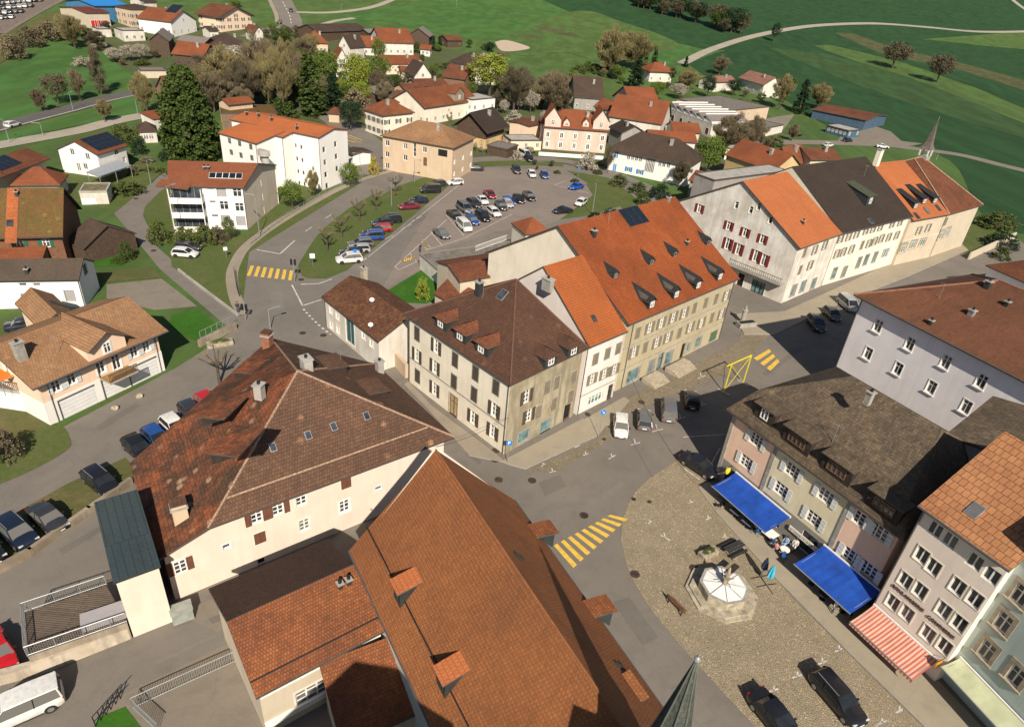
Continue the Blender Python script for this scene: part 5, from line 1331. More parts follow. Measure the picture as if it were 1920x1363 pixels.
# ---- tall white stepped apartment block
wz = tiles('stepped_block_tiles', (.47, .145, .05), (.42, .13, .048), (.32, .10, .04), patch=.2, speck=.2)
A1 = House('white_apartments', 'tall bright white apartment block with stepped front and orange roof beside the curving road', 'apartments',
           (430, 224), (598, 258), dep=10.5, h=11.4, R=(609, 244), typ='gable', ov=.3, og=.25, wall=w_bright, roof=wz)
sl = A1.slope(0)
for i, (pa, pb) in enumerate((((408, 249), (480, 269.5)), ((499, 250.6), (530, 257.6)))):
    hh = 11.4
    for _ in range(12):
        pm = Gz((pa[0] + pb[0]) / 2, (pa[1] + pb[1]) / 2, hh); off = -(A1.loc(pm).y + A1.d / 2); hh = 11.4 - sl * off
    if off > .3:
        wgn = House('step', '', '', pa, pb, dep=off + .4, h=hh, rh=sl * (off + .4), typ='shed', ov=.25, og=.25, wall=w_bright, roof=wz)
        if i == 0: wgn.win(K(1.1, 1.2, frame=galv, nh=0), 0, z4((215, 535), (350, 570), (500, 615), (240, 690), (370, 730), (515, 765)))
        wgn.pipe(0, wgn.wx - .1)
        WINGS.append((wgn, A1))
A1.win(K(.6, .95, nv=0, nh=0), 0, z4((1105, 600), (1180, 620), (1125, 775), (1195, 795), (1140, 945), (1210, 965), (1155, 1100), (1225, 1125)))
A1.win(K(1.0, 1.25, nv=0, nh=0), 1, z4((1490, 655), (1645, 580), (1505, 825), (1655, 745), (1515, 990), (1665, 910), (1530, 1150)))
A1.pipe(0, A1.wx - .05)
g = MB(); pb = A1.loc(Gz(498, 291, 8.0))
g.prism([(1.5 * math.cos(-3.3 + i * .45), 1.5 * math.sin(-3.3 + i * .45)) for i in range(8)], 0, 1.1, concrete); g.prism([(.9 * math.cos(-3.3 + i * .45), .9 * math.sin(-3.3 + i * .45)) for i in range(8)], -1.6, -.001, concrete)
g.obj('balcony', A1.root, (pb.x, pb.y, 8.0))
for q in ((450, 190), (610, 210), (785, 265), (1125, 380)): A1.chimney(0, P1(z4, *q), .35, .35, .7, lead)
# ---- barn at the bend
BN = House('barn_house', 'small white barn with green door under a speckled brown roof at the road bend', 'barn',
           (602, 556), (708, 640), C=(768, 571), h=4.7, R=(700, 548), typ='gable', ov=.35, og=.3, wall=w_white, roof=t_barn)
teal = plain('teal_barn_door', (.02, .09, .11), .6, var=.1)
BN.win(K(2.3, 3.6, frame=stone2, trim=offwhite, gl=teal, nv=1, nh=0, name='barn_door'), 0, c6((705, 1130)))
BN.win(K(.8, 1.1, trim=offwhite, nh=1), 0, c6((560, 965), (610, 1010), (565, 1080), (615, 1115), (805, 1155), (865, 1215)))
BN.chimney(2, P1(c6, 810, 720), .9, .7, 1.4, stone); BN.pipe(0, -BN.wx + .1)
# satellite dishes on its ridge: small plates
# ---- flat garage hall by the car park
GH = House('flat_hall', 'long white single-storey hall with grey gravel flat roof below the car park', 'garage',
           (786, 475), (853, 533), D=(962, 431), h=2.8, typ='flat', ov=.05, wall=w_white, roof=t_gravel, rim=plain('grey_verge', (.2, .18, .16), .8))
for q, A_, B_, dp, hh, lab in ((0, (812, 550), (858, 575), 6, 3.6, 'small brown tiled shed roof at the corner of the flat garage'), (1, (852, 532), (882, 548), 5, 4.0, 'brown tiled link roof between flat hall and corner house')):
    House('shed', lab, 'shed', A_, B_, dep=dp, h=hh, rh=1.8, typ='gable', ov=.2, og=.2, wall=w_beige, roof=t_red)
House('link_building', 'low brown tiled link building behind the cream corner house roof', 'annex', (862, 528), (985, 508), dep=8, h=6.6, R=(960, 489), typ='gable', ov=.2, og=.2, wall=w_beige, roof=t_red)
House('stair_tower', 'small red pyramid roof rising beside the cream gable of the olive house', 'annex', (985, 440), (1035, 436), dep=6, h=6.5, R=(1018, 405), typ='hip', ov=.2, wall=w_cream, roof=t_far2)
# ---- the village beyond
kf = K(1.0, 1.25, frame=white, nh=0, hole=False); kfs = K(1.0, 1.25, frame=white, sh=brsh, nh=0, hole=False); kd_ = K(1.1, 1.3, frame=brownwood, nh=0, hole=False)
def far(label, A, B, h, wall, roof, n=(4, 2), rows=1, name='house', cat='house', kind=None, z0=1.6, dz=2.7, chim=True, **kw):
    kw.setdefault('ov', .5); kw.setdefault('og', .5)
    H = House(name, label, cat, A, B, h=h, wall=wall, roof=roof, **kw)
    kk = kind or kf
    zs = [z0 + dz * i for i in range(rows) if z0 + dz * i + kk.h / 2 < h - .4]
    if n:
        H.auto(kk, 0, n[0], zs); H.auto(kk, 1, n[1], zs); H.auto(kk, 3, n[1], zs)
        if H.typ == 'gabley' and H.rh > 2.2: H.win1(kk, 0, 0, h + .4)
    if chim and H.typ not in ('flat', 'shed'):
        sd_ = 0 if H.typ != 'gabley' else 1
        q = Vector((H.L * .18, -.15 * H.d, 0)) if sd_ == 0 else Vector((H.L * .15, H.d * .1, 0))
        b = MB(); zt = H.zr(q.x, q.y); b.box(-.4, .4, -.35, .35, -.6, 1.2, stone2); b.box(-.48, .48, -.43, .43, 1.2, 1.32, concrete)
        b.obj('chimney', H.root, (q.x, q.y, zt))
    return H
# upper left
far('long red-roofed workshop with four red garage doors near the railway', (160, 24), (207, 24), 5.5, w_beige, tiles('maroon_roof', (.20, .05, .04), (.17, .045, .035), (.12, .04, .03)), n=None, D=(163, 13), R=(183, 13), typ='gable', name='workshop', cat='workshop', chim=False).auto(K(2.4, 2.4, frame=white, gl=plain('red_gate', (.5, .02, .02), .5), nv=0, nh=0, hole=False, name='garage_door'), 0, 4, [1.5], 2.2)
far('long hall with bright blue metal roof at the upper left edge of the village', (176, 11.5), (245, 11.5), 6, plain('blue_cladding', (.05, .17, .30), .6), plain('blue_sheet_roof', (.02, .19, .52), .5, var=.06), n=None, dep=22, rh=1.5, typ='gable', name='industrial_hall', cat='hall', chim=False)
far('cream hipped villa with brown roof and balcony between blue hall and gabled house', (243, 17), (296, 17), 7, w_tan, t_farbrown, n=(6, 3), rows=2, dep=12, R=(270, 7.5), typ='hip', kind=kfs)
T4 = far('white gabled house with orange roof and solar panels beside the main road', (320, 42), (370, 38), 5.2, w_bright, t_far2, n=(4, 2), rows=2, dep=16, R=(343, 20), typ='gabley')
T4.onroof(3, (327, 17), 5, 6, solar, 'solar_panel', lead, 2, rows=2)
far('broad pink chalet with wide brown gable roof at the top of the village', (411, 33), (479, 31), 5.5, w_peach, t_red, n=(5, 2), rows=2, dep=15, R=(443, 12), typ='gabley', ov=1.2, og=1.2, kind=kfs)
far('white flat garage left of the grey parking yard', (184, 54), (208, 54), 3.2, w_white, concrete, n=None, dep=7, typ='flat', name='garage', cat='garage', ov=.05)
far('white flat-roofed annex with outdoor stair beside the grey barn', (229, 57), (270, 57), 4, w_white, concrete, n=(3, 1), dep=9, typ='flat', name='annex', cat='annex', ov=.05)
far('big grey-brown timber barn with pale fibre roof', (277, 76), (318, 78), 5.5, w_wood, t_fibre, n=None, dep=17, R=(303, 54), typ='gabley', name='barn', cat='barn', chim=False)
far('low grey sheet-roofed shed right of the grey-brown barn', (330, 76), (383, 82), 4, w_wood, t_fibre, n=None, dep=9, rh=1.6, typ='gable', name='barn', cat='barn', chim=False)
far('dark chalet under a bright orange-red roof behind the evergreen', (320, 101), (382, 107), 4.2, w_wood, t_far2, n=(3, 2), dep=13, R=(352, 79), typ='gable', kind=kd_, og=1)
far('farmhouse under a broad low dark brown hipped roof', (394, 87), (474, 88), 3.2, w_white, t_farbrown, n=(6, 3), dep=16, R=(420, 61), typ='hip')
far('small flat-roofed garage behind the white blossom trees', (262, 132), (312, 132), 2.6, w_beige, t_fibre, n=None, dep=7, typ='flat', name='garage', cat='garage', ov=.1)
far('old reddish barn half hidden left of the evergreen', (288, 168), (322, 178), 5, w_brick, t_red, n=None, dep=11, R=(308, 142), typ='gabley', name='barn', cat='barn')
BB = far('flat brown rendered building with a small orange roof behind the white apartments', (413, 212), (519, 213), 4.5, w_brick, t_moss2, n=(4, 1), dep=12, typ='flat', kind=kd_, chim=False, ov=.05)
far('small orange roof on top of the brown flat building', (428, 197), (478, 192), 5.8, w_tan, t_far2, n=None, dep=6, rh=1.2, typ='gable', chim=False, name='roof_pavilion', cat='pavilion')
# top centre
far('house with red hipped roof next to the road junction', (572, 80), (617, 82), 4, w_tan, t_far2, n=(5, 3), dep=12, R=(596, 57), typ='hip')
far('long dark brown farm shed at the field edge', (596, 60), (690, 57), 3.6, w_wood, t_farbrown, n=None, dep=14, R=(645, 44), typ='gable', name='barn', cat='barn', chim=False)
far('white gabled house with dark roof left of the orange bungalow', (632, 86), (656, 90), 5, w_white, t_farbrown, n=(2, 2), rows=2, dep=10, R=(643, 66), typ='gabley')
far('white bungalow with orange roof and dark dormer gable', (668, 88), (716, 90), 3.4, w_white, t_far2, n=(4, 2), dep=11, R=(695, 68), typ='gable')
UB = far('large farmhouse with tall red barn roof and white gable', (714, 80), (778, 82), 5, w_white, t_far2, n=(5, 3), dep=18, R=(752, 54), typ='gable')
far('open grey-roofed hay barn behind the red barn roof', (763, 66), (806, 70), 5, w_wood, t_fibre, n=None, dep=13, R=(785, 53), typ='gabley', name='barn', cat='barn', chim=False)
far('tiny brown timber chalet beside the sand court', (839, 76), (869, 76), 3.2, w_wood, t_red, n=(2, 1), dep=8, R=(852, 66), typ='gable', kind=kd_, chim=False)
far('narrow white house with steep red roof among the green trees', (627, 117), (657, 118), 5.5, w_white, t_far2, n=(3, 2), rows=2, dep=10, R=(641, 92), typ='gabley', kind=kfs)
far('long peach house with wide orange roof in the village middle', (722, 120), (796, 120), 4, w_peach, t_far2, n=(6, 2), dep=13, R=(756, 104), typ='gable', og=.8)
far('small salmon house with red roof in front of the long peach house', (752, 133), (780, 134), 3.6, w_salmon, t_far2, n=(3, 2), dep=8, R=(765, 124), typ='gable')
far('slate-roofed house with white gable end left of the brown-red barn', (776, 144), (812, 144), 4.5, w_white, t_farbrown, n=(3, 2), dep=10, R=(796, 119), typ='gabley')
far('three-storey white house with dark brown roof and rows of windows left of the lime tree', (843, 114), (884, 126), 6.5, w_white, t_farbrown, n=(6, 3), rows=2, dep=12, R=(872, 94), typ='hip')
far('brown-red barn roof in front of the lime-green tree', (829, 144), (872, 150), 5, w_brick, t_red, n=None, dep=12, R=(858, 122), typ='gable', name='barn', cat='barn')
far('low house under a rust-brown roof behind the long red farm', (783, 162), (842, 160), 4, w_tan, t_red, n=None, dep=9, R=(810, 147), typ='gable')
far('small dark-roofed open shed left of the long red farm', (706, 178), (738, 168), 4, w_wood, t_fibre, n=None, dep=8, rh=1.5, typ='gable', name='shed', cat='shed', chim=False)
V2 = far('square cream villa with red pyramid roof and brown shutters', (679, 204), (718, 217), 6.3, w_cream, t_far, n=(4, 3), rows=2, C=(762, 206), R=(721, 182), typ='hip', kind=kfs)
UL = far('long cream farmhouse with big red roof and small stone gable', (796, 203), (898, 188), 5.2, w_cream, t_far, n=(7, 3), rows=2, dep=15, R=(835, 160), typ='gable')
UL.dormer(0, (861, 189), 4.5, 2.2, 'gable', front=w_stone, cheek=w_stone, oh=.3)
far('red-roofed link wing between cream villa and long farmhouse', (733, 190), (796, 198), 5, w_cream, t_red, n=None, dep=9, R=(757, 170), typ='gable', name='annex', cat='annex')
far('plain white flat-roofed house right of the long red farmhouse', (886, 187), (929, 183), 6, w_bright, concrete, n=(3, 2), dep=9, typ='flat', ov=.05, z0=3.5)
CH = far('dark timber chalet with black roof over ochre ground floor', (846, 236), (914, 250), 4.8, w_wood, t_dark, n=(3, 2), dep=13, R=(902, 206), typ='gabley', ov=1.2, og=1.2, kind=kd_)
CH.plinth(2.6, w_yel)
C3 = far('three-storey peach-beige block with brown hipped roof beside the curving road', (712, 254), (851, 278), 8.2, w_tan, t_L, n=None, C=(881, 256), R=(795, 227), typ='hip')
C3.win(K(1.1, 1.3, frame=white, nh=0), 0, c2((985, 1075), (1120, 1100), (1265, 1125), (985, 1160), (1120, 1185), (985, 1245)))
C3.win(K(.7, 3.2, frame=white, nv=0, nh=2), 0, c2((1190, 1125))); C3.win(K(2.4, 1.6, frame=darkwood, gl=black, nv=0, nh=0), 0, c2((1400, 1150)))
C3.auto(K(1, 1.2, frame=white, nh=0), 1, 3, [1.8, 4.6]); C3.win(K(1.0, 2.0, frame=brownwood, gl=brownwood, nv=0, nh=0, name='door'), 0, c2((1268, 1215)))
# right of the village
far('long dark barn with steep brown roof and grey gable beside the orange farm roofs', (1076, 182), (1133, 186), 4.5, w_grey, t_farbrown, n=(3, 2), dep=14, R=(1122, 145), typ='gable', name='barn', cat='barn')
V2r = far('large farm under a mottled orange roof in front of the sawtooth hall', (1140, 218), (1242, 234), 4.6, w_white, t_far2, n=(7, 2), dep=17, R=(1205, 183), typ='gable', rim=fascia)
far('orange-roofed cross wing behind the mottled farm roof', (1147, 180), (1183, 196), 6, w_beige, t_far2, n=None, dep=12, R=(1175, 162), typ='gabley', name='annex', cat='annex', chim=False)
far('lower orange roof at the left end of the mottled farm', (1112, 200), (1146, 208), 4, w_beige, t_far, n=None, dep=10, R=(1132, 184), typ='gable', name='annex', cat='annex', chim=False)
PV = far('pink villa with two turret gables and dormers in its orange roof', (1018, 238), (1143, 247), 6.4, w_villa, t_far2, n=(5, 3), rows=2, dep=12, R=(1085, 207), typ='hip', kind=K(1.0, 1.5, frame=white, trim=white, nh=0, hole=False))
for q in ((1036, 238), (1126, 243)): PV.dormer(0, q, 4.6, 2.4, 'gable', front=w_villa, cheek=w_villa, pitch=1.3, oh=.5, wk=K(1.0, 1.5, frame=white, hole=False))
for q in ((1062, 240), (1098, 241)): PV.dormer(0, (q[0], q[1] - 3), 1.8, 1.2, 'gable', front=w_villa, pitch=1.1)
far('pink flat-roofed garage at the left end of the pink villa', (958, 263), (1016, 263), 3, w_peach, concrete, n=(3, 1), dep=7, typ='flat', name='garage', cat='garage', ov=.05)
far('small pink house with reddish roof behind the flat pink garage', (993, 236), (1022, 230), 5, w_peach, t_red, n=None, dep=8, R=(1008, 222), typ='gable')
far('dark slate-roofed house tight to the right side of the pink villa', (1140, 238), (1165, 250), 5, w_grey, t_dark, n=None, dep=9, R=(1160, 222), typ='gable', name='annex', cat='annex')
BS = far('long white house with bright blue shutters and broad brown roof', (1137, 279), (1297, 312), 5.6, w_bright, t_farbrown, n=None, dep=13, R=(1240, 254), typ='hip', ov=.8)
BS.win(K(1.1, 2.2, frame=white, sh=bluesh, nh=0, hole=False, closed=1), 0, c3((785, 1155), (770, 1260)))
BS.win(K(.9, 1.2, frame=white, nh=0, hole=False), 0, c3((875, 1180), (905, 1185), (935, 1190), (965, 1195), (1110, 1230), (1140, 1235), (1175, 1240)))
BS.win(K(1.0, 1.2, frame=white, sh=bluesh, nh=0, hole=False), 0, c3((875, 1270), (960, 1290))); BS.win(K(2.6, 3.6, frame=white, nv=5, nh=1, hole=False), 0, c3((1035, 1240)))
far('low orange roof strip behind the blue-shuttered house', (1217, 262), (1308, 268), 3.6, w_white, t_far2, n=(5, 1), dep=8, R=(1262, 246), typ='gable', chim=False)
far('orange-roofed workshop in front of the sawtooth hall', (1262, 246), (1316, 250), 3.4, w_beige, t_far2, n=(4, 1), dep=10, R=(1290, 230), typ='gable', name='workshop', cat='workshop', chim=False)
# sawtooth hall: five sheds in a row
SW = House('sawtooth_hall', 'white factory hall with six-toothed sawtooth roof', 'hall', (1258, 203), (1336, 231), dep=16, h=4.6, typ='flat', ov=.05, wall=w_white, roof=t_fibre, rim=white)
for i in range(6):
    x0 = -SW.L / 2 + .3 + i * (SW.L - .6) / 6; x1 = x0 + (SW.L - .6) / 6 - .25
    b = MB(); y0, y1 = -SW.d / 2 + .2, SW.d / 2 - .3
    b.prism([(x0, y0), (x1, y0), (x1, y1), (x0, y1)], SW.h - .3, SW.h + .25, white)
    for yy in (y0 - .02, y1): b.poly([(x0, yy, SW.h + .25), (x1, yy, SW.h + .25), (x0, yy, SW.h + 1.9)], white)
    b.poly([(x0, y0 - .02, SW.h + .25), (x0, y0 - .02, SW.h + 1.9), (x0, y1, SW.h + 1.9), (x0, y1, SW.h + .25)], glass)
    b.slab([[(x1 + .1, y0 - .3, SW.h + .3), (x1 + .1, y1, SW.h + .3), (x0 - .1, y1, SW.h + 2.05), (x0 - .1, y0 - .3, SW.h + 2.05)]], .14, t_fibre, white)
    b.box(x0 - .28, x0 + .22, y0 - .32, y1 + .02, SW.h + 1.95, SW.h + 2.25, white)
    b.obj('roof_tooth', SW.root)
SW.auto(K(2.0, 2.2, frame=white, gl=plain('maroon_gate', (.10, .03, .025), .6), nv=0, nh=0, hole=False, name='garage_door'), 0, 5, [1.5], 2.0)
far('beige flat-roofed school beside the sawtooth hall', (1366, 208), (1443, 200), 5, w_tan, t_gravel, n=(5, 3), D=(1336, 180), typ='flat', name='school', cat='school', ov=.05, z0=3.0)
far('orange-roofed chalet villa between the conifers', (1218, 134), (1266, 136), 4.6, w_white, t_far2, n=(3, 2), rows=2, dep=10, R=(1240, 117), typ='hip', ov=.9)
far('cream house with pinkish tiled roof at the upper right edge of the village', (1384, 146), (1432, 160), 4.6, w_white, tiles('pinkish_roof', (.33, .17, .12), (.28, .14, .1), (.2, .1, .08)), n=(4, 2), dep=11, R=(1402, 131), typ='gable')
far('white-walled villa wing left of the pinkish tiled house', (1340, 155), (1384, 153), 4, w_white, tiles('pinkish_roof', (.3, .15, .1), (.3, .15, .1), (.2, .1, .1)), n=None, dep=9, R=(1365, 142), typ='gable', name='annex', cat='annex')
far('long low blue hall with red-brown roof at the field edge', (1522, 205), (1625, 226), 3.8, plain('blue_grey_cladding', (.06, .10, .15), .6), t_red, n=None, D=(1536, 192), R=(1582, 203), typ='gable', name='blue_hall', cat='hall', chim=False)
far('small blue pavilion with grey flat roof in front of the blue hall', (1549, 234), (1592, 245), 2.9, plain('blue_cladding2', (.05, .11, .17), .6), concrete, n=(5, 2), dep=8, typ='flat', name='pavilion', cat='pavilion', ov=.3)
far('pale flat-roofed shed at the right of the school yard', (1425, 243), (1470, 234), 3, w_white, t_gravel, n=None, dep=10, typ='flat', name='shed', cat='shed', ov=.05)
# behind the row
far('ochre gabled house with patched orange roof behind the hotel', (1358, 290), (1450, 322), 6.0, w_yel, t_far2, n=None, dep=12, R=(1432, 272), typ='gable')
far('patched red roofed house with cream chimneys behind the row', (1436, 300), (1480, 312), 6.5, w_beige, t_far, n=None, dep=10, R=(1470, 275), typ='gabley')
far('reddish rear roof rising behind the dark row roof', (1520, 300), (1580, 300), 8, w_beige, t_red, n=None, dep=10, R=(1555, 277), typ='gable')
far('grey flat roof of the rear building behind the hotel', (1340, 338), (1480, 320), 8.5, w_grey, concrete, n=None, dep=6, typ='flat', ov=.05, name='annex', cat='annex')
far('small orange shed roof left of the hotel gable', (1290, 338), (1356, 352), 4, w_grey, t_far2, n=None, dep=6, rh=1.4, typ='shed', name='shed', cat='shed')
# right edge
far('red-brown roofed house cut by the right edge behind the lavender house', (1848, 497), (1990, 560), 5.5, w_lav, t_red, n=None, dep=12, R=(1965, 480), typ='hip')

far('white house cut by the top edge beside the blue hall', (268, 4), (296, 4), 5, w_white, t_farbrown, n=(3, 2), dep=10, R=(282, -6), typ='gable')
far('small white house with dark roof right of the dark hipped farmhouse', (392, 58), (412, 58), 3.5, w_white, t_farbrown, n=(2, 1), dep=8, R=(402, 49), typ='gable')
far('tiny red pyramid roof garden pavilion left of the dark yew', (612, 212), (638, 214), 2.8, w_tan, t_red, n=None, dep=6, R=(627, 200), typ='pyr', name='pavilion', cat='pavilion', chim=False)
far('small white house with orange roof below the grey hay barn', (786, 92), (808, 94), 3, w_white, t_far2, n=(2, 1), dep=7, R=(797, 84), typ='gable', chim=False)
far('bright red flat gate shed between green trees and peach house', (702, 127), (718, 128), 2.4, plain('red_paint', (.40, .02, .02), .6), concrete, n=None, dep=4, typ='flat', name='shed', cat='shed', ov=.05)
far('small brown roofed shed at the right end of the tall white apartments', (642, 282), (660, 290), 3, w_bright, t_farbrown, n=None, dep=6, R=(654, 272), typ='gable', name='shed', cat='shed', chim=False)
far('dark open carport below the dark chalet', (912, 272), (952, 280), 2.6, w_wood, t_fibre, n=None, dep=7, typ='flat', name='carport', cat='carport', ov=.2)
far('white flat annex in front of the ochre gabled house', (1362, 277), (1402, 284), 3.6, w_bright, concrete, n=None, dep=6, typ='flat', name='annex', cat='annex', ov=.05)
far('small cream house with red roof behind the lime-green tree', (884, 112), (906, 116), 4, w_cream, t_far2, n=(2, 1), dep=8, R=(896, 100), typ='gable')
far('low grey farm shed beside the dark brown field shed', (690, 62), (712, 62), 3, w_wood, t_fibre, n=None, dep=8, rh=1.2, typ='gable', name='shed', cat='shed', chim=False)
far('low rust-red roof between brown-red barn and cream villa', (760, 170), (800, 168), 4, w_tan, t_red, n=None, dep=8, R=(780, 155), typ='gable', chim=False)
far('white gabled house at the left end of the road junction', (476, 62), (496, 62), 4, w_white, t_red, n=(2, 1), dep=9, R=(486, 50), typ='gabley')
far('small red-roofed house below the road junction', (548, 92), (574, 94), 4, w_tan, t_far2, n=(2, 2), dep=8, R=(560, 78), typ='gable')
# ------------------------------------------------------------------ vehicles
PAINT = {}
def paint(name, c, rough=.28):
    if name in PAINT: return PAINT[name]
    m, nt, b = newmat('car_paint_' + name); f = noise(nt, wpos(nt), 3.0, 3)
    nt.links.new(mixc(nt, ramp(nt, f, .35, .7), c, tuple(v * .8 for v in c)), b.inputs['Base Color'])
    b.inputs['Roughness'].default_value = rough; b.inputs['Coat Weight'].default_value = .5; b.inputs['Coat Roughness'].default_value = .08
    PAINT[name] = m; return m
COLR = dict(black=(.012, .012, .014), white=(.62, .61, .58), grey=(.12, .125, .13), silver=(.34, .34, .34), red=(.42, .012, .015), blue=(.015, .06, .22), navy=(.010, .016, .032), dark=(.03, .032, .036), royal=(.01, .07, .40), wine=(.18, .012, .02), olive=(.06, .06, .04), cream=(.55, .50, .40))
for k_, v_ in COLR.items(): paint(k_, v_)
car_glass = mk_glass('car_glass', (.012, .014, .016), .05, .2)
tyre_m = plain('tyre_rubber', (.02, .02, .02), .85, var=.1); rim_m = plain('alloy_rim', (.30, .30, .31), .35, .6, var=.05)
lamp_m = plain('headlamp_glass', (.55, .56, .56), .1, var=.05); tail_m = plain('tail_lamp_red', (.25, .01, .01), .2, var=.05)
def loft(b, secs, m, caps=True):
    """secs: list of rings with equal point counts"""
    n = len(secs[0]); i0 = len(b.v); k = b.mat(m)
    for r in secs: b.v += [tuple(p) for p in r]
    for s_ in range(len(secs) - 1):
        for j in range(n):
            e = (j + 1) % n; b.f.append((i0 + s_ * n + j, i0 + s_ * n + e, i0 + (s_ + 1) * n + e, i0 + (s_ + 1) * n + j)); b.mi.append(k)
    if caps:
        b.f.append(tuple(i0 + j for j in reversed(range(n)))); b.mi.append(k)
        b.f.append(tuple(i0 + (len(secs) - 1) * n + j for j in range(n))); b.mi.append(k)
KIND = {  # L, W, H, belt, hood height, hood length, boot length, rear slope
    'hatch': (4.05, 1.76, 1.47, .90, .86, 1.05, .10, .35), 'estate': (4.6, 1.82, 1.48, .92, .86, 1.25, .10, .45),
    'sedan': (4.5, 1.80, 1.44, .92, .86, 1.25, .75, .65), 'suv': (4.5, 1.86, 1.68, 1.02, .98, 1.15, .10, .35),
    'van': (4.7, 1.90, 1.92, 1.08, 1.02, .75, .06, .16)}
_cm = {}
def car_meshes(kind):
    if kind in _cm: return _cm[kind]
    L, W, H, belt, hood, hl, bl, rs = KIND[kind]; h = L / 2; w = W / 2; base = paint('grey', COLR['grey'])
    b = MB()
    def ring(x, hw, zb, zt, cr=.07):
        return [(x, -hw * .93, zb), (x, -hw, zb + .14), (x, -hw, zt - .16), (x, -hw + cr, zt - .02), (x, -hw * .5, zt + cr * .45), (x, 0, zt + cr * .55), (x, hw * .5, zt + cr * .45), (x, hw - cr, zt - .02), (x, hw, zt - .16), (x, hw, zb + .14), (x, hw * .93, zb)]
    S = [(-h, .80, .40, belt * .82), (-h + .06, .90, .30, belt * .94), (-h + .30, .98, .22, belt), (-h + bl + .5, 1.0, .20, belt + .01), (0, 1.0, .19, belt), (h - hl - .1, 1.0, .20, belt - .01), (h - hl + .25, .99, .20, hood), (h - .55, .96, .22, hood - .06), (h - .22, .90, .26, hood - .13), (h - .06, .78, .32, hood - .24), (h, .66, .40, hood - .34)]
    loft(b, [ring(x, w * f, zb, zt) for x, f, zb, zt in S], base)
    x0, x1, x2, x3 = -h + bl, -h + bl + rs, h - hl - .75, h - hl + .15
    rw = w * .80
    # painted roof, crowned, with pillars
    secs = []
    for x, dz, f in ((x1 - .10, -.05, .97), (x1 + .12, .0, 1), ((x1 + x2) / 2, .035, 1.02), (x2 - .12, .0, .99), (x2 + .08, -.05, .95)):
        secs.append([(x, -rw * f, H - .085 + dz), (x, -rw * f * .93, H - .02 + dz), (x, 0, H + dz), (x, rw * f * .93, H - .02 + dz), (x, rw * f, H - .085 + dz)])
    loft(b, secs, base)
    for sg in (-1, 1):
        for (xa, xb, t) in ((x3, x2, .045), (x0 + .02, x1, .07)): b.tube((xa, sg * w * .93, belt - .03), (xb, sg * rw * .97, H - .09), t, t * .8, base, 6)
        xm = (x1 + x2) / 2 - .05
        b.tube((xm, sg * w * .955, belt - .03), (xm - .05, sg * rw * 1.0, H - .08), .035, .03, black, 5)
    for sg in (-1, 1): # wheel-arch shadow liners and sills
        for xw in (-h + L * .19, h - L * .19):
            b.tube((xw, sg * (w - .02), .33), (xw, sg * (w + .006), .33), .37, .37, black, 16)
        b.box(-h + L * .19 + .4, h - L * .19 - .4, sg * w * .985 - .02, sg * w * .985 + .02, .2, .30, black)
    b.box(-h - .012, -h + .05, -.26, .26, .50, .62, white); b.box(h - .05, h + .012, -.26, .26, .40, .50, white)
    b.box(h - .16, h - .005, -.55, .55, .30, .38, black)
    if kind in ('suv', 'estate'):
        for sg in (-1, 1): b.tube((x1, sg * rw * .88, H + .04), (x2, sg * rw * .88, H + .04), .025, .025, galv, 5)
    body = b.mesh('car_body'); body.polygons.foreach_set('use_smooth', [True] * len(body.polygons)); body.set_sharp_from_angle(angle=math.radians(40))
    g = MB()
    lo = lambda x, f=.945: [(x, -w * f, belt - .05), (x, w * f, belt - .05)]
    a = [(x0, -w * .90, belt - .04), (x3, -w * .90, belt - .04), (x3, w * .90, belt - .04), (x0, w * .90, belt - .04)]
    t = [(x1, -rw * .955, H - .075), (x2, -rw * .955, H - .075), (x2, rw * .955, H - .075), (x1, rw * .955, H - .075)]
    m1 = [(x0 + .0, -w * .94, belt - .02), (x3 - .1, -w * .94, belt - .02), (x3 - .1, w * .94, belt - .02), (x0, w * .94, belt - .02)]
    loft(g, [a, m1, t], car_glass)
    gl = g.mesh('window')
    wh = MB(); wh.tube((0, -.11, 0), (0, .11, 0), .32, .32, tyre_m, 18); wm = wh.mesh('wheel')
    rm = MB(); rm.tube((0, -.118, 0), (0, .118, 0), .20, .20, rim_m, 12); rmm = rm.mesh('rim')
    hb = MB(); hb.box(-.09, .06, -.17, .17, -.06, .06, lamp_m); hm = hb.mesh('headlight')
    tb = MB(); tb.box(-.03, .05, -.10, .10, -.14, .14, tail_m); tm_ = tb.mesh('taillight')
    mb = MB(); mb.box(-.06, .07, -.09, .09, -.06, .07, black); mm = mb.mesh('mirror')
    _cm[kind] = (body, gl, wm, rmm, hm, tm_, mm); return _cm[kind]
def car(kind, rear, front, col, label, group, cat='car', detail=2, z=.75, name='parked_car'):
    a, c = G(*rear, z), G(*front, z); d = c - a; ctr = (a + c) / 2; zb = ctr.z - z
    root = empty(name, (ctr.x, ctr.y, zb + .055), math.atan2(d.y, d.x)); tag(root, label, cat, group)
    body, gl, wm, rmm, hm, tl, mm = car_meshes(kind); L, W, H, belt, hood, hl, bl, rs = KIND[kind]
    o = add(body, 'body', root); o.material_slots[0].link = 'OBJECT'; o.material_slots[0].material = paint(col, COLR[col])
    add(gl, 'window', root)
    for sx in (-1, 1):
        for sy in (-1, 1):
            q = add(wm, 'wheel', root, (sx * (L / 2 - L * .19), sy * (W / 2 - .10), .32))
            if detail > 1: add(rmm, 'rim', q)
    if detail > 0:
        for sy in (-1, 1):
            add(hm, 'headlight', root, (L / 2 - .14, sy * W * .34, hood - .22)); add(tl, 'taillight', root, (-L / 2 + .05, sy * W * .40, belt - .14))
            if detail > 1: add(mm, 'mirror', root, (L / 2 - hl - .25, sy * (W / 2 + .08), belt + .04))
    return root
gp = 'cars in the car park'
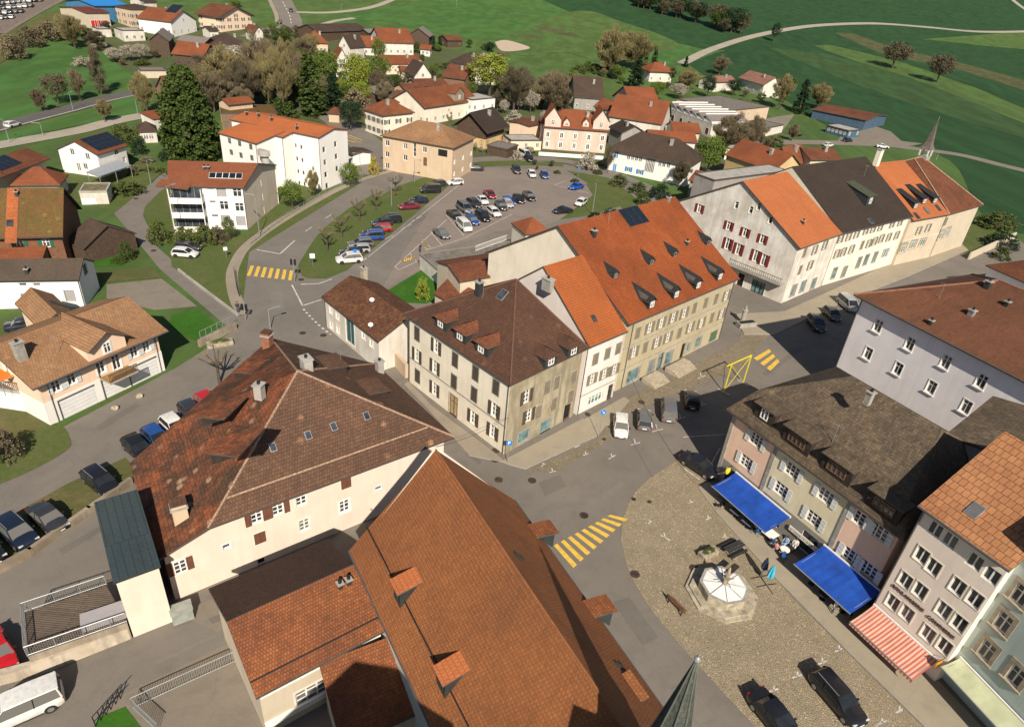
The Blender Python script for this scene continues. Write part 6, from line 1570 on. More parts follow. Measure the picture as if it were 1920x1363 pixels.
for kind, col, r, f, lab in (
    ('suv', 'white', (790, 570), (605, 585), 'white car at the near end of the row along the lawn'),
    ('hatch', 'navy', (768, 535), (655, 530), 'navy car second from the near end of the row along the lawn'),
    ('hatch', 'silver', (850, 500), (690, 505), 'silver car with shiny side third in the row along the lawn'),
    ('estate', 'grey', (868, 455), (700, 468), 'grey estate car in the row along the lawn behind the silver car'),
    ('suv', 'blue', (970, 405), (765, 415), 'blue car in the row along the lawn beside the grey estate'),
    ('hatch', 'navy', (960, 370), (800, 385), 'dark navy car between the blue and the bright red car'),
    ('hatch', 'red', (1020, 345), (860, 355), 'bright red car beside the lawn between two dark cars'),
    ('hatch', 'dark', (1010, 300), (880, 310), 'dark car just beyond the bright red car beside the lawn'),
    ('suv', 'black', (1080, 280), (935, 290), 'black car with chrome side at the far end of the near lawn row'),
    ('sedan', 'wine', (1240, 175), (1055, 190), 'deep red car standing in the lawn row beside a navy hatchback'),
    ('hatch', 'navy', (1290, 135), (1150, 145), 'navy hatchback between the deep red car and the black van'),
    ('van', 'black', (1400, 60), (1215, 65), 'tall black van in the lawn row of the car park'),
    ('hatch', 'white', (1545, 1), (1440, 8), 'white car at the top left end of the lawn row'),
    ('hatch', 'dark', (1410, 12), (1310, 20), 'dark grey car just beyond the black van'),
    ('sedan', 'black', (1440, 210), (1540, 280), 'black car at the left end of the double row in the car park'),
    ('van', 'grey', (1510, 160), (1620, 240), 'tall blue-grey van second in the double row of the car park'),
    ('estate', 'dark', (1585, 130), (1690, 195), 'dark estate car beside the white car in the double row'),
    ('sedan', 'white', (1655, 95), (1745, 180), 'white car between the dark estate and the wine-red car'),
    ('sedan', 'wine', (1710, 55), (1800, 135), 'wine-red car at the far end of the double row'),
    ('van', 'white', (1510, 285), (1620, 385), 'small white van at the near corner of the double row'),
    ('hatch', 'blue', (1575, 250), (1675, 330), 'blue hatchback beside the small white van'),
    ('suv', 'black', (1650, 225), (1755, 300), 'black car between the blue hatchback and a white estate'),
    ('estate', 'white', (1735, 190), (1835, 265), 'white estate car facing the flat roof in the lower double row'),
    ('hatch', 'dark', (1800, 150), (1880, 215), 'dark hatchback right of the white estate in the lower double row'),
    ('hatch', 'royal', (1860, 120), (1935, 180), 'royal blue car near the right end of the lower double row'),
    ('sedan', 'grey', (1335, 345), (1455, 430), 'grey car parked alone beside the flat roof')):
    car(kind, c6(r)[0], c6(f)[0], col, lab, gp, detail=1)
for kind, col, r, f, lab in (
    ('hatch', 'silver', (943, 372), (962, 390), 'silver hatchback between royal blue and black in the lower double row'),
    ('hatch', 'black', (963, 365), (983, 381), 'black hatchback second from the right in the lower double row'),
    ('estate', 'black', (982, 360), (1003, 376), 'black estate car at the right end of the lower double row'),
    ('sedan', 'black', (1074, 392), (1036, 395), 'black car near the right edge of the car park below the white car'),
    ('hatch', 'white', (1100, 372), (1078, 386), 'white car parked at the right lawn of the car park'),
    ('sedan', 'royal', (1096, 345), (1065, 353), 'bright blue car parked in the yellow-marked bay'),
    ('sedan', 'dark', (903, 315), (878, 314), 'dark car alone at the top of the car park'),
    ('suv', 'dark', (963, 310), (974, 327), 'dark car left of the white car at the upper edge of the car park'),
    ('hatch', 'white', (992, 318), (1003, 334), 'white car between dark and blue cars at the upper edge'),
    ('hatch', 'blue', (1016, 319), (1026, 337), 'blue car right of the white car at the upper edge'),
    ('hatch', 'black', (985, 290), (1000, 304), 'black car under the white carport beside the pink villa')):
    car(kind, r, f, col, lab, gp, detail=1)
gs = 'cars along the left street'
for kind, col, r, f, lab in (
    ('hatch', 'red', (372, 762), (392, 744), 'red and black car farthest up the street beside the manor roof'),
    ('hatch', 'dark', (338, 780), (365, 760), 'dark car behind the white car beside the manor roof'),
    ('hatch', 'white', (302, 808), (335, 784), 'white car beside the manor roof edge'),
    ('hatch', 'blue', (268, 830), (302, 805), 'blue car beside the manor roof edge'),
    ('hatch', 'black', (228, 848), (270, 824), 'black car at the near end of the row beside the manor roof')):
    a_, b_ = (r[0] + f[0]) / 2, (r[1] + f[1]) / 2
    car(kind, (a_ - 8, b_ - 14), (a_ + 26, b_ + 17), col, lab, gs)
for kind, col, r, f, lab in (
    ('estate', 'black', (162, 878), (215, 922), 'black estate car standing alone on the grassy parking strip'),
    ('sedan', 'dark', (62, 946), (118, 992), 'dark grey car with open glass roof on the grassy strip'),
    ('suv', 'navy', (2, 970), (62, 1024), 'black car at the left edge next to the dark grey car'),
    ('suv', 'black', (-60, 1000), (0, 1056), 'black car cut by the left edge beside the low wall'),
    ('sedan', 'red', (-24, 1185), (12, 1256), 'bright red car cut by the left edge beside the timber terrace'),
    ('van', 'white', (105, 1296), (-25, 1352), 'white people carrier in the lower left corner')):
    car(kind, r, f, col, lab, gs)
gq = 'cars on the square and high street'
for kind, col, r, f, lab in (
    ('hatch', 'white', (1164, 775), (1165, 822), 'white car with black glass roof parked at the shops'),
    ('hatch', 'grey', (1209, 808), (1208, 762), 'grey car with roof rails beside the white car with black glass roof'),
    ('van', 'grey', (1255, 788), (1252, 748), 'small grey-blue van beside the shaded black car'),
    ('hatch', 'black', (1300, 768), (1294, 728), 'black car in the shade beside the small grey-blue van'),
    ('sedan', 'black', (1288, 855), (1335, 885), 'black car half in shade at the corner of the cafe house'),
    ('estate', 'black', (1535, 1262), (1612, 1350), 'large black estate car on the cobbles below the striped awning'),
    ('sedan', 'black', (1422, 1302), (1492, 1388), 'glossy black saloon on the cobbles nearest the needle spire'),
    ('suv', 'dark', (1522, 595), (1540, 618), 'dark car deepest in the shade beside the lavender house'),
    ('hatch', 'olive', (1550, 576), (1572, 600), 'dark olive car between two shaded cars at the lavender house'),
    ('van', 'silver', (1578, 560), (1602, 580), 'pale van nose-out at the corner of the lavender house')):
    car(kind, r, f, col, lab, gq)
car('hatch', (328, 472), (366, 475), 'white', 'white car parked on gravel below the balcony apartments', gs, detail=1)
car('hatch', (333, 461), (372, 463), 'dark', 'dark car behind the white one below the balcony apartments', gs, detail=1)
car('sedan', (10, 612), (82, 602), 'navy', 'dark blue car under the small roof behind the peach house', gs, detail=1)
gd_ = 'cars far off on the roads'
for kind, col, r, f, lab in (
    ('hatch', 'dark', (545, 14), (546, 26), 'dark car driving on the straight main road at the top'),
    ('hatch', 'black', (527, 38), (522, 46), 'black car approaching the junction at the top'),
    ('hatch', 'white', (14, 235), (32, 230), 'white car driving on the dark road at the left edge'),
    ('hatch', 'white', (1546, 272), (1562, 271), 'white car on the lane behind the row of houses'),
    ('sedan', 'white', (1646, 273), (1664, 275), 'white saloon on the lane near the blue hall'),
    ('hatch', 'black', (1488, 252), (1502, 251), 'black car parked on the green verge before the pavilion'),
    ('hatch', 'black', (1584, 263), (1596, 262), 'black car in the yard of the blue hall'),
    ('van', 'red', (1626, 232), (1634, 236), 'red and white van at the end of the blue hall'),
    ('hatch', 'white', (404, 41), (414, 40), 'white car beside the broad pink chalet'),
    ('van', 'white', (978, 286), (990, 292), 'white van beside the carport of the pink villa'),
    ('hatch', 'dark', (1068, 155), (1082, 157), 'dark car beside the long dark barn')):
    car(kind, r, f, col, lab, gd_, detail=0)
random.seed(21)
for i in range(34):
    row, k = divmod(i, 9)
    x = -4 + k * 10 + row * 2; y = 6 + row * 9 - k * .8
    if y > 44 - .55 * x: continue
    car(random.choice(['hatch', 'sedan', 'suv']), (x - 3, y + 2.5), (x + 3, y - 2.5), random.choice(['white', 'white', 'silver', 'navy', 'black', 'dark', 'grey']), 'small car packed in the sales lot beyond the railway', 'cars in the sales lot beyond the railway', detail=0)
# ------------------------------------------------------------------ trees and shrubs
def leafmat(name, c1, c2, c3, trans=.25, rough=.7):
    m, nt, b = newmat(name); p = N(nt, 'ShaderNodeTexCoord').outputs['Object']
    oi = N(nt, 'ShaderNodeObjectInfo')
    n1 = noise(nt, wpos(nt), .9, 3, .6); n2 = noise(nt, wpos(nt), 5, 2, .6)
    o = mixc(nt, ramp(nt, n1, .35, .65), c1, c2); o = mixc(nt, ramp(nt, n2, .5, .75, 0, .8), o, c3)
    o = mixc(nt, ramp(nt, oi.outputs['Random'], 0, 1, 0, .35), o, tuple(v * .6 for v in c1))
    nt.links.new(o, b.inputs['Base Color']); b.inputs['Roughness'].default_value = rough; b.inputs['Specular IOR Level'].default_value = .15
    b.inputs['Subsurface Weight'].default_value = 0
    return m
lf_green = leafmat('spring_leaves', (.075, .12, .02), (.11, .155, .028), (.16, .19, .04))
lf_lime = leafmat('lime_leaves', (.15, .19, .025), (.20, .23, .03), (.28, .29, .05))
lf_dark = leafmat('conifer_needles', (.014, .032, .014), (.022, .045, .018), (.04, .065, .022))
lf_ever = leafmat('evergreen_leaves', (.038, .062, .014), (.058, .085, .018), (.10, .125, .03))
lf_hedge = leafmat('hedge_leaves', (.065, .09, .022), (.095, .11, .028), (.14, .14, .045))
lf_blos = leafmat('blossom', (.30, .27, .20), (.36, .32, .26), (.45, .40, .34))
lf_twig = leafmat('bare_twigs', (.135, .108, .066), (.18, .145, .088), (.24, .195, .12))
lf_twig2 = leafmat('budding_twigs', (.16, .135, .062), (.21, .175, .08), (.26, .22, .10))
lf_twig3 = leafmat('dark_twigs', (.085, .070, .044), (.115, .095, .058), (.155, .13, .078))
lf_yel = leafmat('yellow_blossom', (.30, .24, .03), (.38, .30, .05), (.45, .38, .1))
bark = plain('bark', (.085, .065, .048), .9, var=.25, scale=4)
bark_pale = plain('pale_bark', (.25, .21, .16), .9, var=.2, scale=4)
_tm = {}
def crown_mesh(kind, var, mat):
    """unit-height tree (z 0..1): crown mesh and trunk mesh"""
    key = (kind, var, mat)
    if key in _tm: return _tm[key]
    rg = np.random.RandomState(sum(map(ord, kind)) * 7 + var)
    cen = []; sz = .028; nl = 26
    tb = MB(); seed = rg
    if kind == 'round':
        sz = .026; nl = 34
        for i in range(120):
            v = rg.normal(size=3); v /= np.linalg.norm(v); r = rg.uniform(.35, 1) ** .5
            r *= .82 + .22 * np.sin(3 * np.arctan2(v[1], v[0]) + var) * (1 - abs(v[2]))
            cen.append((v[0] * r * .42, v[1] * r * .42, .60 + v[2] * r * .37, rg.uniform(.06, .12)))
    elif kind == 'bush':
        for i in range(60):
            v = rg.normal(size=3); v /= np.linalg.norm(v); v[2] = abs(v[2]); r = rg.uniform(.4, 1) ** .5
            cen.append((v[0] * r * .45, v[1] * r * .45, .08 + v[2] * r * .8, .10))
        sz = .05
    elif kind == 'bare':
        sz = .042; nl = 150
        for i in range(75):
            v = rg.normal(size=3); v /= np.linalg.norm(v); r = rg.uniform(.3, 1) ** .5
            r *= .86 + .16 * np.sin(3 * np.arctan2(v[1], v[0]) + 2 * var) + .12 * np.sin(5 * v[2] + var)
            cen.append((v[0] * r * .38, v[1] * r * .38, .60 + v[2] * r * .40, .075))
    elif kind == 'poplar':
        sz = .05; nl = 40
        for i in range(60):
            z = rg.uniform(.15, 1); r = .16 * np.sin(min(1, (z - .05) / .95) * np.pi) ** .6 * rg.uniform(.2, 1); a = rg.uniform(0, 6.28)
            cen.append((r * np.cos(a), r * np.sin(a), z, .05))
    elif kind == 'conifer':
        for i in range(130):
            z = rg.uniform(.06, .985); R = .24 * (1 - z) ** .85 * (.72 + .28 * np.sin(z * 70 + var)) + .012; a = rg.uniform(0, 6.28); r = R * rg.uniform(.45, 1)
            cen.append((r * np.cos(a), r * np.sin(a), z - r * .25, .045))
        sz = .030; nl = 24
    elif kind == 'ever':
        for i in range(800):
            z = rg.uniform(.02, .99); R = .285 * (1 - (max(0, z - .24) / .78) ** 1.75) ** .62 if z > .24 else .285 * (.84 + .16 * z / .24)
            a = rg.uniform(0, 6.28); r = R * rg.uniform(.68, 1.0) * (.90 + .10 * np.sin(a * 4 + z * 13) + .06 * np.sin(a * 9 - z * 31))
            cen.append((r * np.cos(a), r * np.sin(a), z, .034))
        sz = .024; nl = 26
    C = np.array(cen)
    n = len(C) * nl
    ci = np.repeat(np.arange(len(C)), nl)
    off = rg.normal(size=(n, 3)); off /= np.linalg.norm(off, axis=1)[:, None]; off *= (rg.uniform(0, 1, (n, 1)) ** .4) * C[ci, 3:4]
    P = C[ci, :3] + off
    d1 = rg.normal(size=(n, 3)); d1 /= np.linalg.norm(d1, axis=1)[:, None]
    d2_ = np.cross(d1, rg.normal(size=(n, 3))); d2_ /= np.linalg.norm(d2_, axis=1)[:, None]
    if kind in ('bare', 'poplar'):
        out = P - np.array([0, 0, .25]); out[:, 2] += .1; out /= np.linalg.norm(out, axis=1)[:, None]
        d1 = out + d1 * .55; d1 /= np.linalg.norm(d1, axis=1)[:, None]
        d2_ = np.cross(d1, rg.normal(size=(n, 3))); d2_ /= np.linalg.norm(d2_, axis=1)[:, None]
        a, b_ = sz * 1.1, sz * .075
    else: a, b_ = sz * .62, sz * .5
    s_ = rg.uniform(.7, 1.3, (n, 1))
    V = np.stack([P - d1 * a * s_, P + d2_ * b_ * s_, P + d1 * a * s_, P - d2_ * b_ * s_], 1).reshape(-1, 3)
    me = bpy.data.meshes.new('crown'); me.vertices.add(len(V)); me.vertices.foreach_set('co', V.ravel())
    me.loops.add(4 * n); me.loops.foreach_set('vertex_index', np.arange(4 * n)); me.polygons.add(n)
    me.polygons.foreach_set('loop_start', np.arange(n) * 4); me.polygons.foreach_set('loop_total', np.full(n, 4)); me.materials.append(mat); me.update()
    # trunk and limbs
    bk = bark
    if kind in ('conifer', 'ever'): tb.tube((0, 0, -.02), (0, 0, .9), .022, .003, bk, 6)
    elif kind == 'bush':
        for i in range(5):
            a_ = rg.uniform(0, 6.28); tb.tube((0, 0, -.02), (.25 * math.cos(a_), .25 * math.sin(a_), .6), .02, .006, bk, 5)
    elif kind == 'poplar':
        tb.tube((0, 0, -.02), (0, 0, .95), .016, .002, bk, 6)
        for i in range(14):
            a_ = rg.uniform(0, 6.28); z = rg.uniform(.15, .8); tb.tube((0, 0, z), (.09 * math.cos(a_), .09 * math.sin(a_), z + .18), .006, .001, bk, 4, cap=False)
    else:
        tb.tube((0, 0, -.02), (.01, 0, .32), .026, .018, bk, 7)
        for i in range(11 if kind == 'round' else 22):
            a_ = rg.uniform(0, 6.28); z = rg.uniform(.24, .34); q = C[rg.randint(len(C))][:3]
            mid = np.array([.45 * q[0], .45 * q[1], z + .5 * (q[2] - z)])
            tb.tube((.01, 0, z), mid, .011, .007, bk, 5, cap=False); tb.tube(mid, q, .007, .002, bk, 4, cap=False)
    _tm[key] = (me, tb.mesh('trunk')); return _tm[key]
def tree(kind, box, mat, label, group=None, cat='tree', name='tree', var=None, wide=None):
    x0, y0, x1, y1 = box
    base = G((x0 + x1) / 2, y1); dist = (base - EYE).length
    h = max(.6, hgt(base, y0)); w = (x1 - x0) * dist / F
    me, tk = crown_mesh(kind, int(rnd() * 3) if var is None else var, mat)
    cw = {'round': .95, 'bush': 1.05, 'bare': .9, 'poplar': .36, 'conifer': .50, 'ever': .64}[kind]
    o = empty(name, base, uni(0, 6.28)); tag(o, label, cat, group)
    s = (w / cw, w / cw, h)
    for m_, nm in ((me, 'crown'), (tk, 'trunk' if cat == 'tree' else 'stem')):
        q = add(m_, nm, o); q.scale = s
    return o
TV = 'trees around the village'
random.seed(5)
tree('ever', (312, 124, 416, 300), lf_ever, 'huge dense rounded evergreen towering beside the white apartments', TV, name='evergreen_tree', var=0)
for kind, box, mat, lab in (
    ('bare', (385, 88, 480, 195), lf_twig2, 'broad budding tree just right of the huge evergreen'),
    ('bare', (455, 62, 540, 195), lf_twig, 'tall bare brown tree above the white apartments'),
    ('bare', (500, 75, 565, 215), lf_twig2, 'tall bare tree with pale trunks left of the spruce'),
    ('bare', (430, 110, 500, 205), lf_twig3, 'darker bare tree in the middle of the grove above the apartments'),
    ('bare', (478, 95, 532, 205), lf_twig2, 'bare tree between the brown tree and the pale trunks'), ('bare', (536, 88, 590, 205), lf_twig, 'brown bare tree close behind the spruce'), ('bare', (402, 132, 450, 200), lf_twig3, 'low dark bare tree beside the evergreen'), ('round', (655, 150, 700, 200), lf_lime, 'lower yellow-green tree in front of the tall one'), ('bare', (560, 60, 600, 110), lf_twig2, 'bare tree below the red hipped house'), ('bare', (700, 150, 745, 205), lf_twig, 'pale bare tree left of the cream villa'), ('bare', (1030, 150, 1075, 212), lf_twig3, 'small dark bare tree beside the long dark barn'), ('round', (1140, 120, 1175, 150), lf_green, 'young green tree at the foot of the tan meadow trees'),
    ('conifer', (548, 100, 620, 218), lf_ever, 'mid-green spruce in the grove above the apartments'),
    ('conifer', (598, 138, 655, 212), lf_dark, 'dark short spruce right of the mid-green spruce'),
    ('round', (632, 183, 684, 246), lf_dark, 'dark bushy yew beside the village street corner'),
    ('round', (580, 88, 645, 165), lf_green, 'light green leafy tree behind the spruce'),
    ('round', (640, 92, 700, 192), lf_lime, 'yellow-green tall tree left of the brown bare tree'),
    ('bare', (688, 128, 728, 190), lf_twig3, 'dark brown bare tree beside the long peach house'),
    ('round', (694, 68, 726, 120), lf_green, 'olive green tree in front of the tall red barn roof'),
    ('round', (872, 93, 962, 182), lf_lime, 'bright lime-green round tree in the village centre'),
    ('bare', (925, 118, 1000, 212), lf_twig3, 'dark bare tree right of the lime-green tree'),
    ('bare', (990, 126, 1066, 215), lf_twig, 'brown bare tree above the pink villa'),
    ('bush', (985, 160, 1020, 200), lf_yel, 'yellow blossoming shrub-like tree among the bare trees'),
    ('round', (958, 165, 985, 210), lf_blos, 'white blossoming tree at the left edge of the bare trees'),
    ('bare', (1106, 48, 1178, 145), lf_twig2, 'tall tan bare tree at the meadow edge'),
    ('bare', (1150, 54, 1226, 132), lf_twig2, 'second tan bare tree standing right of the tall one at the meadow'),
    ('conifer', (1168, 112, 1212, 168), lf_dark, 'blue-dark fir left of the orange chalet villa'),
    ('conifer', (1200, 98, 1216, 135), lf_dark, 'slim dark fir left of the chalet villa'),
    ('conifer', (1216, 90, 1234, 128), lf_dark, 'slim tall fir directly behind the chalet villa'),
    ('conifer', (1278, 106, 1292, 126), lf_dark, 'tiny dark fir at the start of the farm road'),
    ('round', (1248, 125, 1266, 155), lf_dark, 'dark thuja right of the chalet villa'),
    ('bare', (1262, 130, 1310, 170), lf_twig2, 'bushy olive bare tree right of the chalet villa'),
    ('round', (1250, 155, 1290, 186), lf_blos, 'pink-white blossoming tree above the orange farm roof'),
    ('round', (1210, 150, 1248, 188), lf_green, 'green garden tree left of the blossoming tree'),
    ('round', (1308, 138, 1342, 184), lf_dark, 'dark round pine at the sawtooth hall'),
    ('round', (1356, 146, 1392, 180), lf_dark, 'dark round pine behind the school roof'),
    ('bare', (1330, 104, 1366, 142), lf_twig, 'small bare tree below the farm road'),
    ('bare', (1440, 136, 1480, 206), lf_twig2, 'tan bare tree left of the dark fir by the school'),
    ('conifer', (1478, 150, 1516, 212), lf_dark, 'broad dark fir between two tan trees by the school'),
    ('bare', (1508, 155, 1554, 206), lf_twig2, 'rounded tan tree right of the dark fir by the school'),
    ('round', (1290, 248, 1356, 332), lf_green, 'fresh green leafy tree beside the blue-shuttered house'),
    ('bare', (1320, 212, 1400, 292), lf_twig, 'pale bare tree in front of the school yard'),
    ('bare', (1385, 215, 1430, 285), lf_twig, 'thin bare tree right of the pale bare tree'),
    ('bare', (1252, 300, 1292, 352), lf_twig3, 'bare dark tree at the right end of the blue-shuttered house'),
    ('round', (1645, 74, 1700, 129), lf_twig3, 'left of two dark lone trees on the hillside'),
    ('round', (1732, 98, 1780, 156), lf_twig3, 'right of two dark lone trees on the hillside'),
    ('round', (87, 132, 133, 196), lf_twig3, 'dense brown lone tree beside the upper left road'),
    ('bare', (138, 124, 166, 190), lf_twig, 'faint bare tree right of the dense brown lone tree'),
    ('poplar', (178, 92, 204, 178), lf_twig3, 'slim upright tree beside the upper left road'),
    ('bare', (66, 162, 92, 210), lf_twig, 'small bare tree left of the dense brown lone tree'),
    ('bare', (184, 184, 212, 230), lf_twig2, 'small pale tree between road and track'),
    ('bare', (256, 130, 300, 218), lf_twig2, 'bare greenish tree just left of the huge evergreen'),
    ('bush', (140, 104, 174, 124), lf_blos, 'white blossoming bush on the upper left meadow'),
    ('round', (198, 88, 232, 118), lf_blos, 'left of the pinkish blossom trees in front of the barn'),
    ('round', (228, 82, 258, 116), lf_blos, 'middle one of the pinkish blossom trees in front of the barn'),
    ('round', (252, 80, 282, 114), lf_blos, 'right of the pinkish blossom trees in front of the barn'),
    ('bare', (118, 22, 166, 92), lf_twig2, 'tan bare tree at the bank below the railway'),
    ('bare', (160, 55, 200, 92), lf_twig3, 'brown hedge tree behind the white garage'),
    ('round', (395, 82, 480, 130), lf_blos, 'wide pale blossoming tree behind the grove'),
    ('round', (20, 66, 52, 112), lf_twig3, 'dark scrub tree on the left bank'),
    ('round', (580, 60, 600, 82), lf_green, 'small green tree beside the red hipped roof'),
    ('conifer', (806, 68, 820, 96), lf_dark, 'left of two tiny dark firs near the hay barn'),
    ('conifer', (817, 68, 831, 96), lf_dark, 'right of two tiny dark firs near the hay barn'),
    ('round', (905, 78, 932, 98), lf_dark, 'dark tree between dark house and sand court'),
    ('round', (505, 50, 550, 90), lf_ever, 'green tree on the corner below the junction'),
    ('round', (430, 0, 455, 14), lf_green, 'pale green tree left of the main road at the top'),
    ('bare', (300, 52, 312, 75), lf_twig3, 'small dark tree beside the grey-brown barn'),
    ('round', (640, 62, 660, 88), lf_green, 'green garden tree beside the white gabled house'),
    ('round', (752, 128, 790, 160), lf_twig3, 'brown garden tree in front of the slate-roofed house'),
    ('round', (724, 138, 760, 165), lf_ever, 'green shrub tree before the salmon house'),
    ('round', (1010, 205, 1035, 235), lf_blos, 'white blossoming tree left of the pink villa'),
    ('bush', (1080, 280, 1120, 318), lf_blos, 'white blossoming bush in front of the pink villa'),
    ('bush', (958, 278, 980, 300), lf_blos, 'white bush beside the flat pink garage'),
    ('round', (762, 195, 795, 228), lf_green, 'young green tree between cream villa and farmhouse'),
    ('round', (1128, 268, 1150, 325), lf_twig3, 'slender bare tree at the left end of the blue-shuttered house'),
    ('bare', (575, 315, 602, 372), lf_twig2, 'slender young tree in front of the tall white apartments'),
    ('round', (635, 302, 678, 352), lf_green, 'fresh green tree at the right end of the tall white apartments'),
    ('round', (522, 335, 576, 392), lf_green, 'round leafy tree between the two apartment blocks'),
    ('round', (418, 402, 446, 452), lf_hedge, 'yellowish young tree in front of the balcony apartments'),
    ('bush', (776, 515, 808, 562), lf_lime, 'pale flowering shrub in a stone ring on the small lawn'),
    ('round', (1440, 40, 1460, 80), lf_dark, 'bush at the bend of the farm road')):
    nm = {'conifer': 'fir_tree', 'bush': 'blossom_bush', 'poplar': 'poplar_tree', 'bare': 'bare_tree'}.get(kind, 'leafy_tree')
    tree(kind, box, mat, lab, TV, name=nm)
tops = [(1215, -10, 1262, 22), (1250, -6, 1300, 34), (1278, 0, 1330, 44), (1316, 4, 1366, 54), (1340, 10, 1400, 62), (1372, 22, 1404, 66), (1180, -14, 1225, 10)]
for bx in tops: tree('round', bx, lf_twig3 if rnd() < .6 else lf_dark, 'dark tree in the hedgerow at the top right of centre', 'hedgerow trees at the top', name='hedgerow_tree')
def inhouse(p, m=1.0):
    for h in HOUSES:
        try: q = h.loc(p)
        except ReferenceError: continue
        if hasattr(h, 'P'):
            if q.xy.length < 9: return True
        elif abs(q.x) < h.L / 2 + m and abs(q.y) < h.d / 2 + m: return True
    return False
random.seed(31)
for (x0, y0, x1, y1, n_, ha, hb, kinds, lab, gname) in (
    (385, 165, 560, 212, 16, 48, 85, (('bare', lf_twig), ('bare', lf_twig2), ('bare', lf_twig3), ('round', lf_green)), 'tree in the dense mixed grove above the white apartments', 'trees of the grove'),
    (380, 110, 560, 165, 16, 30, 52, (('bare', lf_twig), ('bare', lf_twig2), ('bare', lf_twig3), ('round', lf_blos)), 'tree in the dense mixed grove above the white apartments', 'trees of the grove'),
    (555, 120, 720, 205, 22, 26, 60, (('bare', lf_twig), ('round', lf_green), ('round', lf_green), ('bare', lf_twig2), ('round', lf_lime)), 'tree in the mixed belt between grove and cream villa', 'trees of the grove'),
    (170, 60, 310, 125, 14, 12, 24, (('bare', lf_twig3), ('round', lf_blos), ('bush', lf_hedge), ('bare', lf_twig)), 'small garden tree around the upper left barns', 'small garden trees'),
    (480, 60, 720, 110, 20, 10, 24, (('bare', lf_twig3), ('round', lf_green), ('bush', lf_hedge), ('round', lf_twig3), ('round', lf_ever)), 'small garden tree among the top village houses', 'small garden trees'),
    (720, 90, 980, 205, 26, 12, 30, (('bare', lf_twig3), ('round', lf_green), ('bush', lf_hedge), ('bare', lf_twig), ('round', lf_ever)), 'small garden tree among the middle village houses', 'small garden trees'),
    (930, 180, 1080, 220, 12, 28, 55, (('bare', lf_twig3), ('bare', lf_twig), ('bare', lf_twig2), ('round', lf_blos)), 'bare tree in the clump above the pink villa', 'trees above the pink villa'),
    (1060, 130, 1240, 175, 14, 14, 32, (('round', lf_green), ('bare', lf_twig2), ('bush', lf_hedge), ('round', lf_dark)), 'small tree along the meadow edge behind the orange farm', 'small garden trees'),
    (1240, 150, 1480, 210, 14, 12, 26, (('bush', lf_hedge), ('bare', lf_twig), ('round', lf_green)), 'small tree around sawtooth hall and school', 'small garden trees'),
    (1330, 240, 1500, 285, 9, 14, 34, (('bare', lf_twig), ('bush', lf_hedge), ('bare', lf_twig2)), 'bare shrub tree between school yard and the row', 'small garden trees'),
    (700, 285, 870, 300, 5, 10, 18, (('bush', lf_hedge), ('bare', lf_twig2)), 'shrub along the foot of the peach-beige block', 'small garden trees'),
    (880, 255, 1010, 292, 9, 12, 24, (('bush', lf_hedge), ('bare', lf_twig3), ('round', lf_blos)), 'shrub in the gardens left of the pink villa', 'small garden trees'),
    (130, 290, 320, 330, 8, 10, 20, (('bush', lf_hedge), ('round', lf_green), ('bush', lf_twig)), 'garden shrub around the white solar house', 'small garden trees'),
    (160, 440, 260, 500, 6, 12, 22, (('bush', lf_hedge), ('bush', lf_ever)), 'garden shrub beside the lane at the old farmhouse', 'small garden trees'),
    (1000, 300, 1250, 345, 10, 8, 16, (('bush', lf_hedge), ('bush', lf_ever), ('bare', lf_twig3)), 'hedge shrub along the lane above the car park', 'small garden trees'),
    (1180, 5, 1400, 70, 14, 26, 46, (('round', lf_twig3), ('round', lf_ever), ('bare', lf_twig3)), 'tree in the dark hedgerow at the top', 'hedgerow trees at the top')):
    done = 0
    for _ in range(n_ * 6):
        if done >= n_: break
        if 'hedgerow at the top' in lab: t_ = rnd(); x, y = x0 + (x1 - x0) * t_, y0 + (y1 - y0) * t_ + uni(-5, 6)
        else: x, y = uni(x0, x1), uni(y0, y1)
        if inhouse(G(x, y)): continue
        kd, mt = random.choice(kinds); hh = uni(ha, hb); ww = hh * (uni(.7, 1.0) if kd != 'bush' else uni(1.0, 1.6)); hh = hh * (.6 if kd == 'bush' else 1)
        tree(kd, (x - ww / 2, y - hh, x + ww / 2, y), mt, lab, gname, cat='tree' if kd != 'bush' else 'shrub', name='garden_shrub' if kd == 'bush' else 'small_tree'); done += 1
SB = 'garden shrubs'
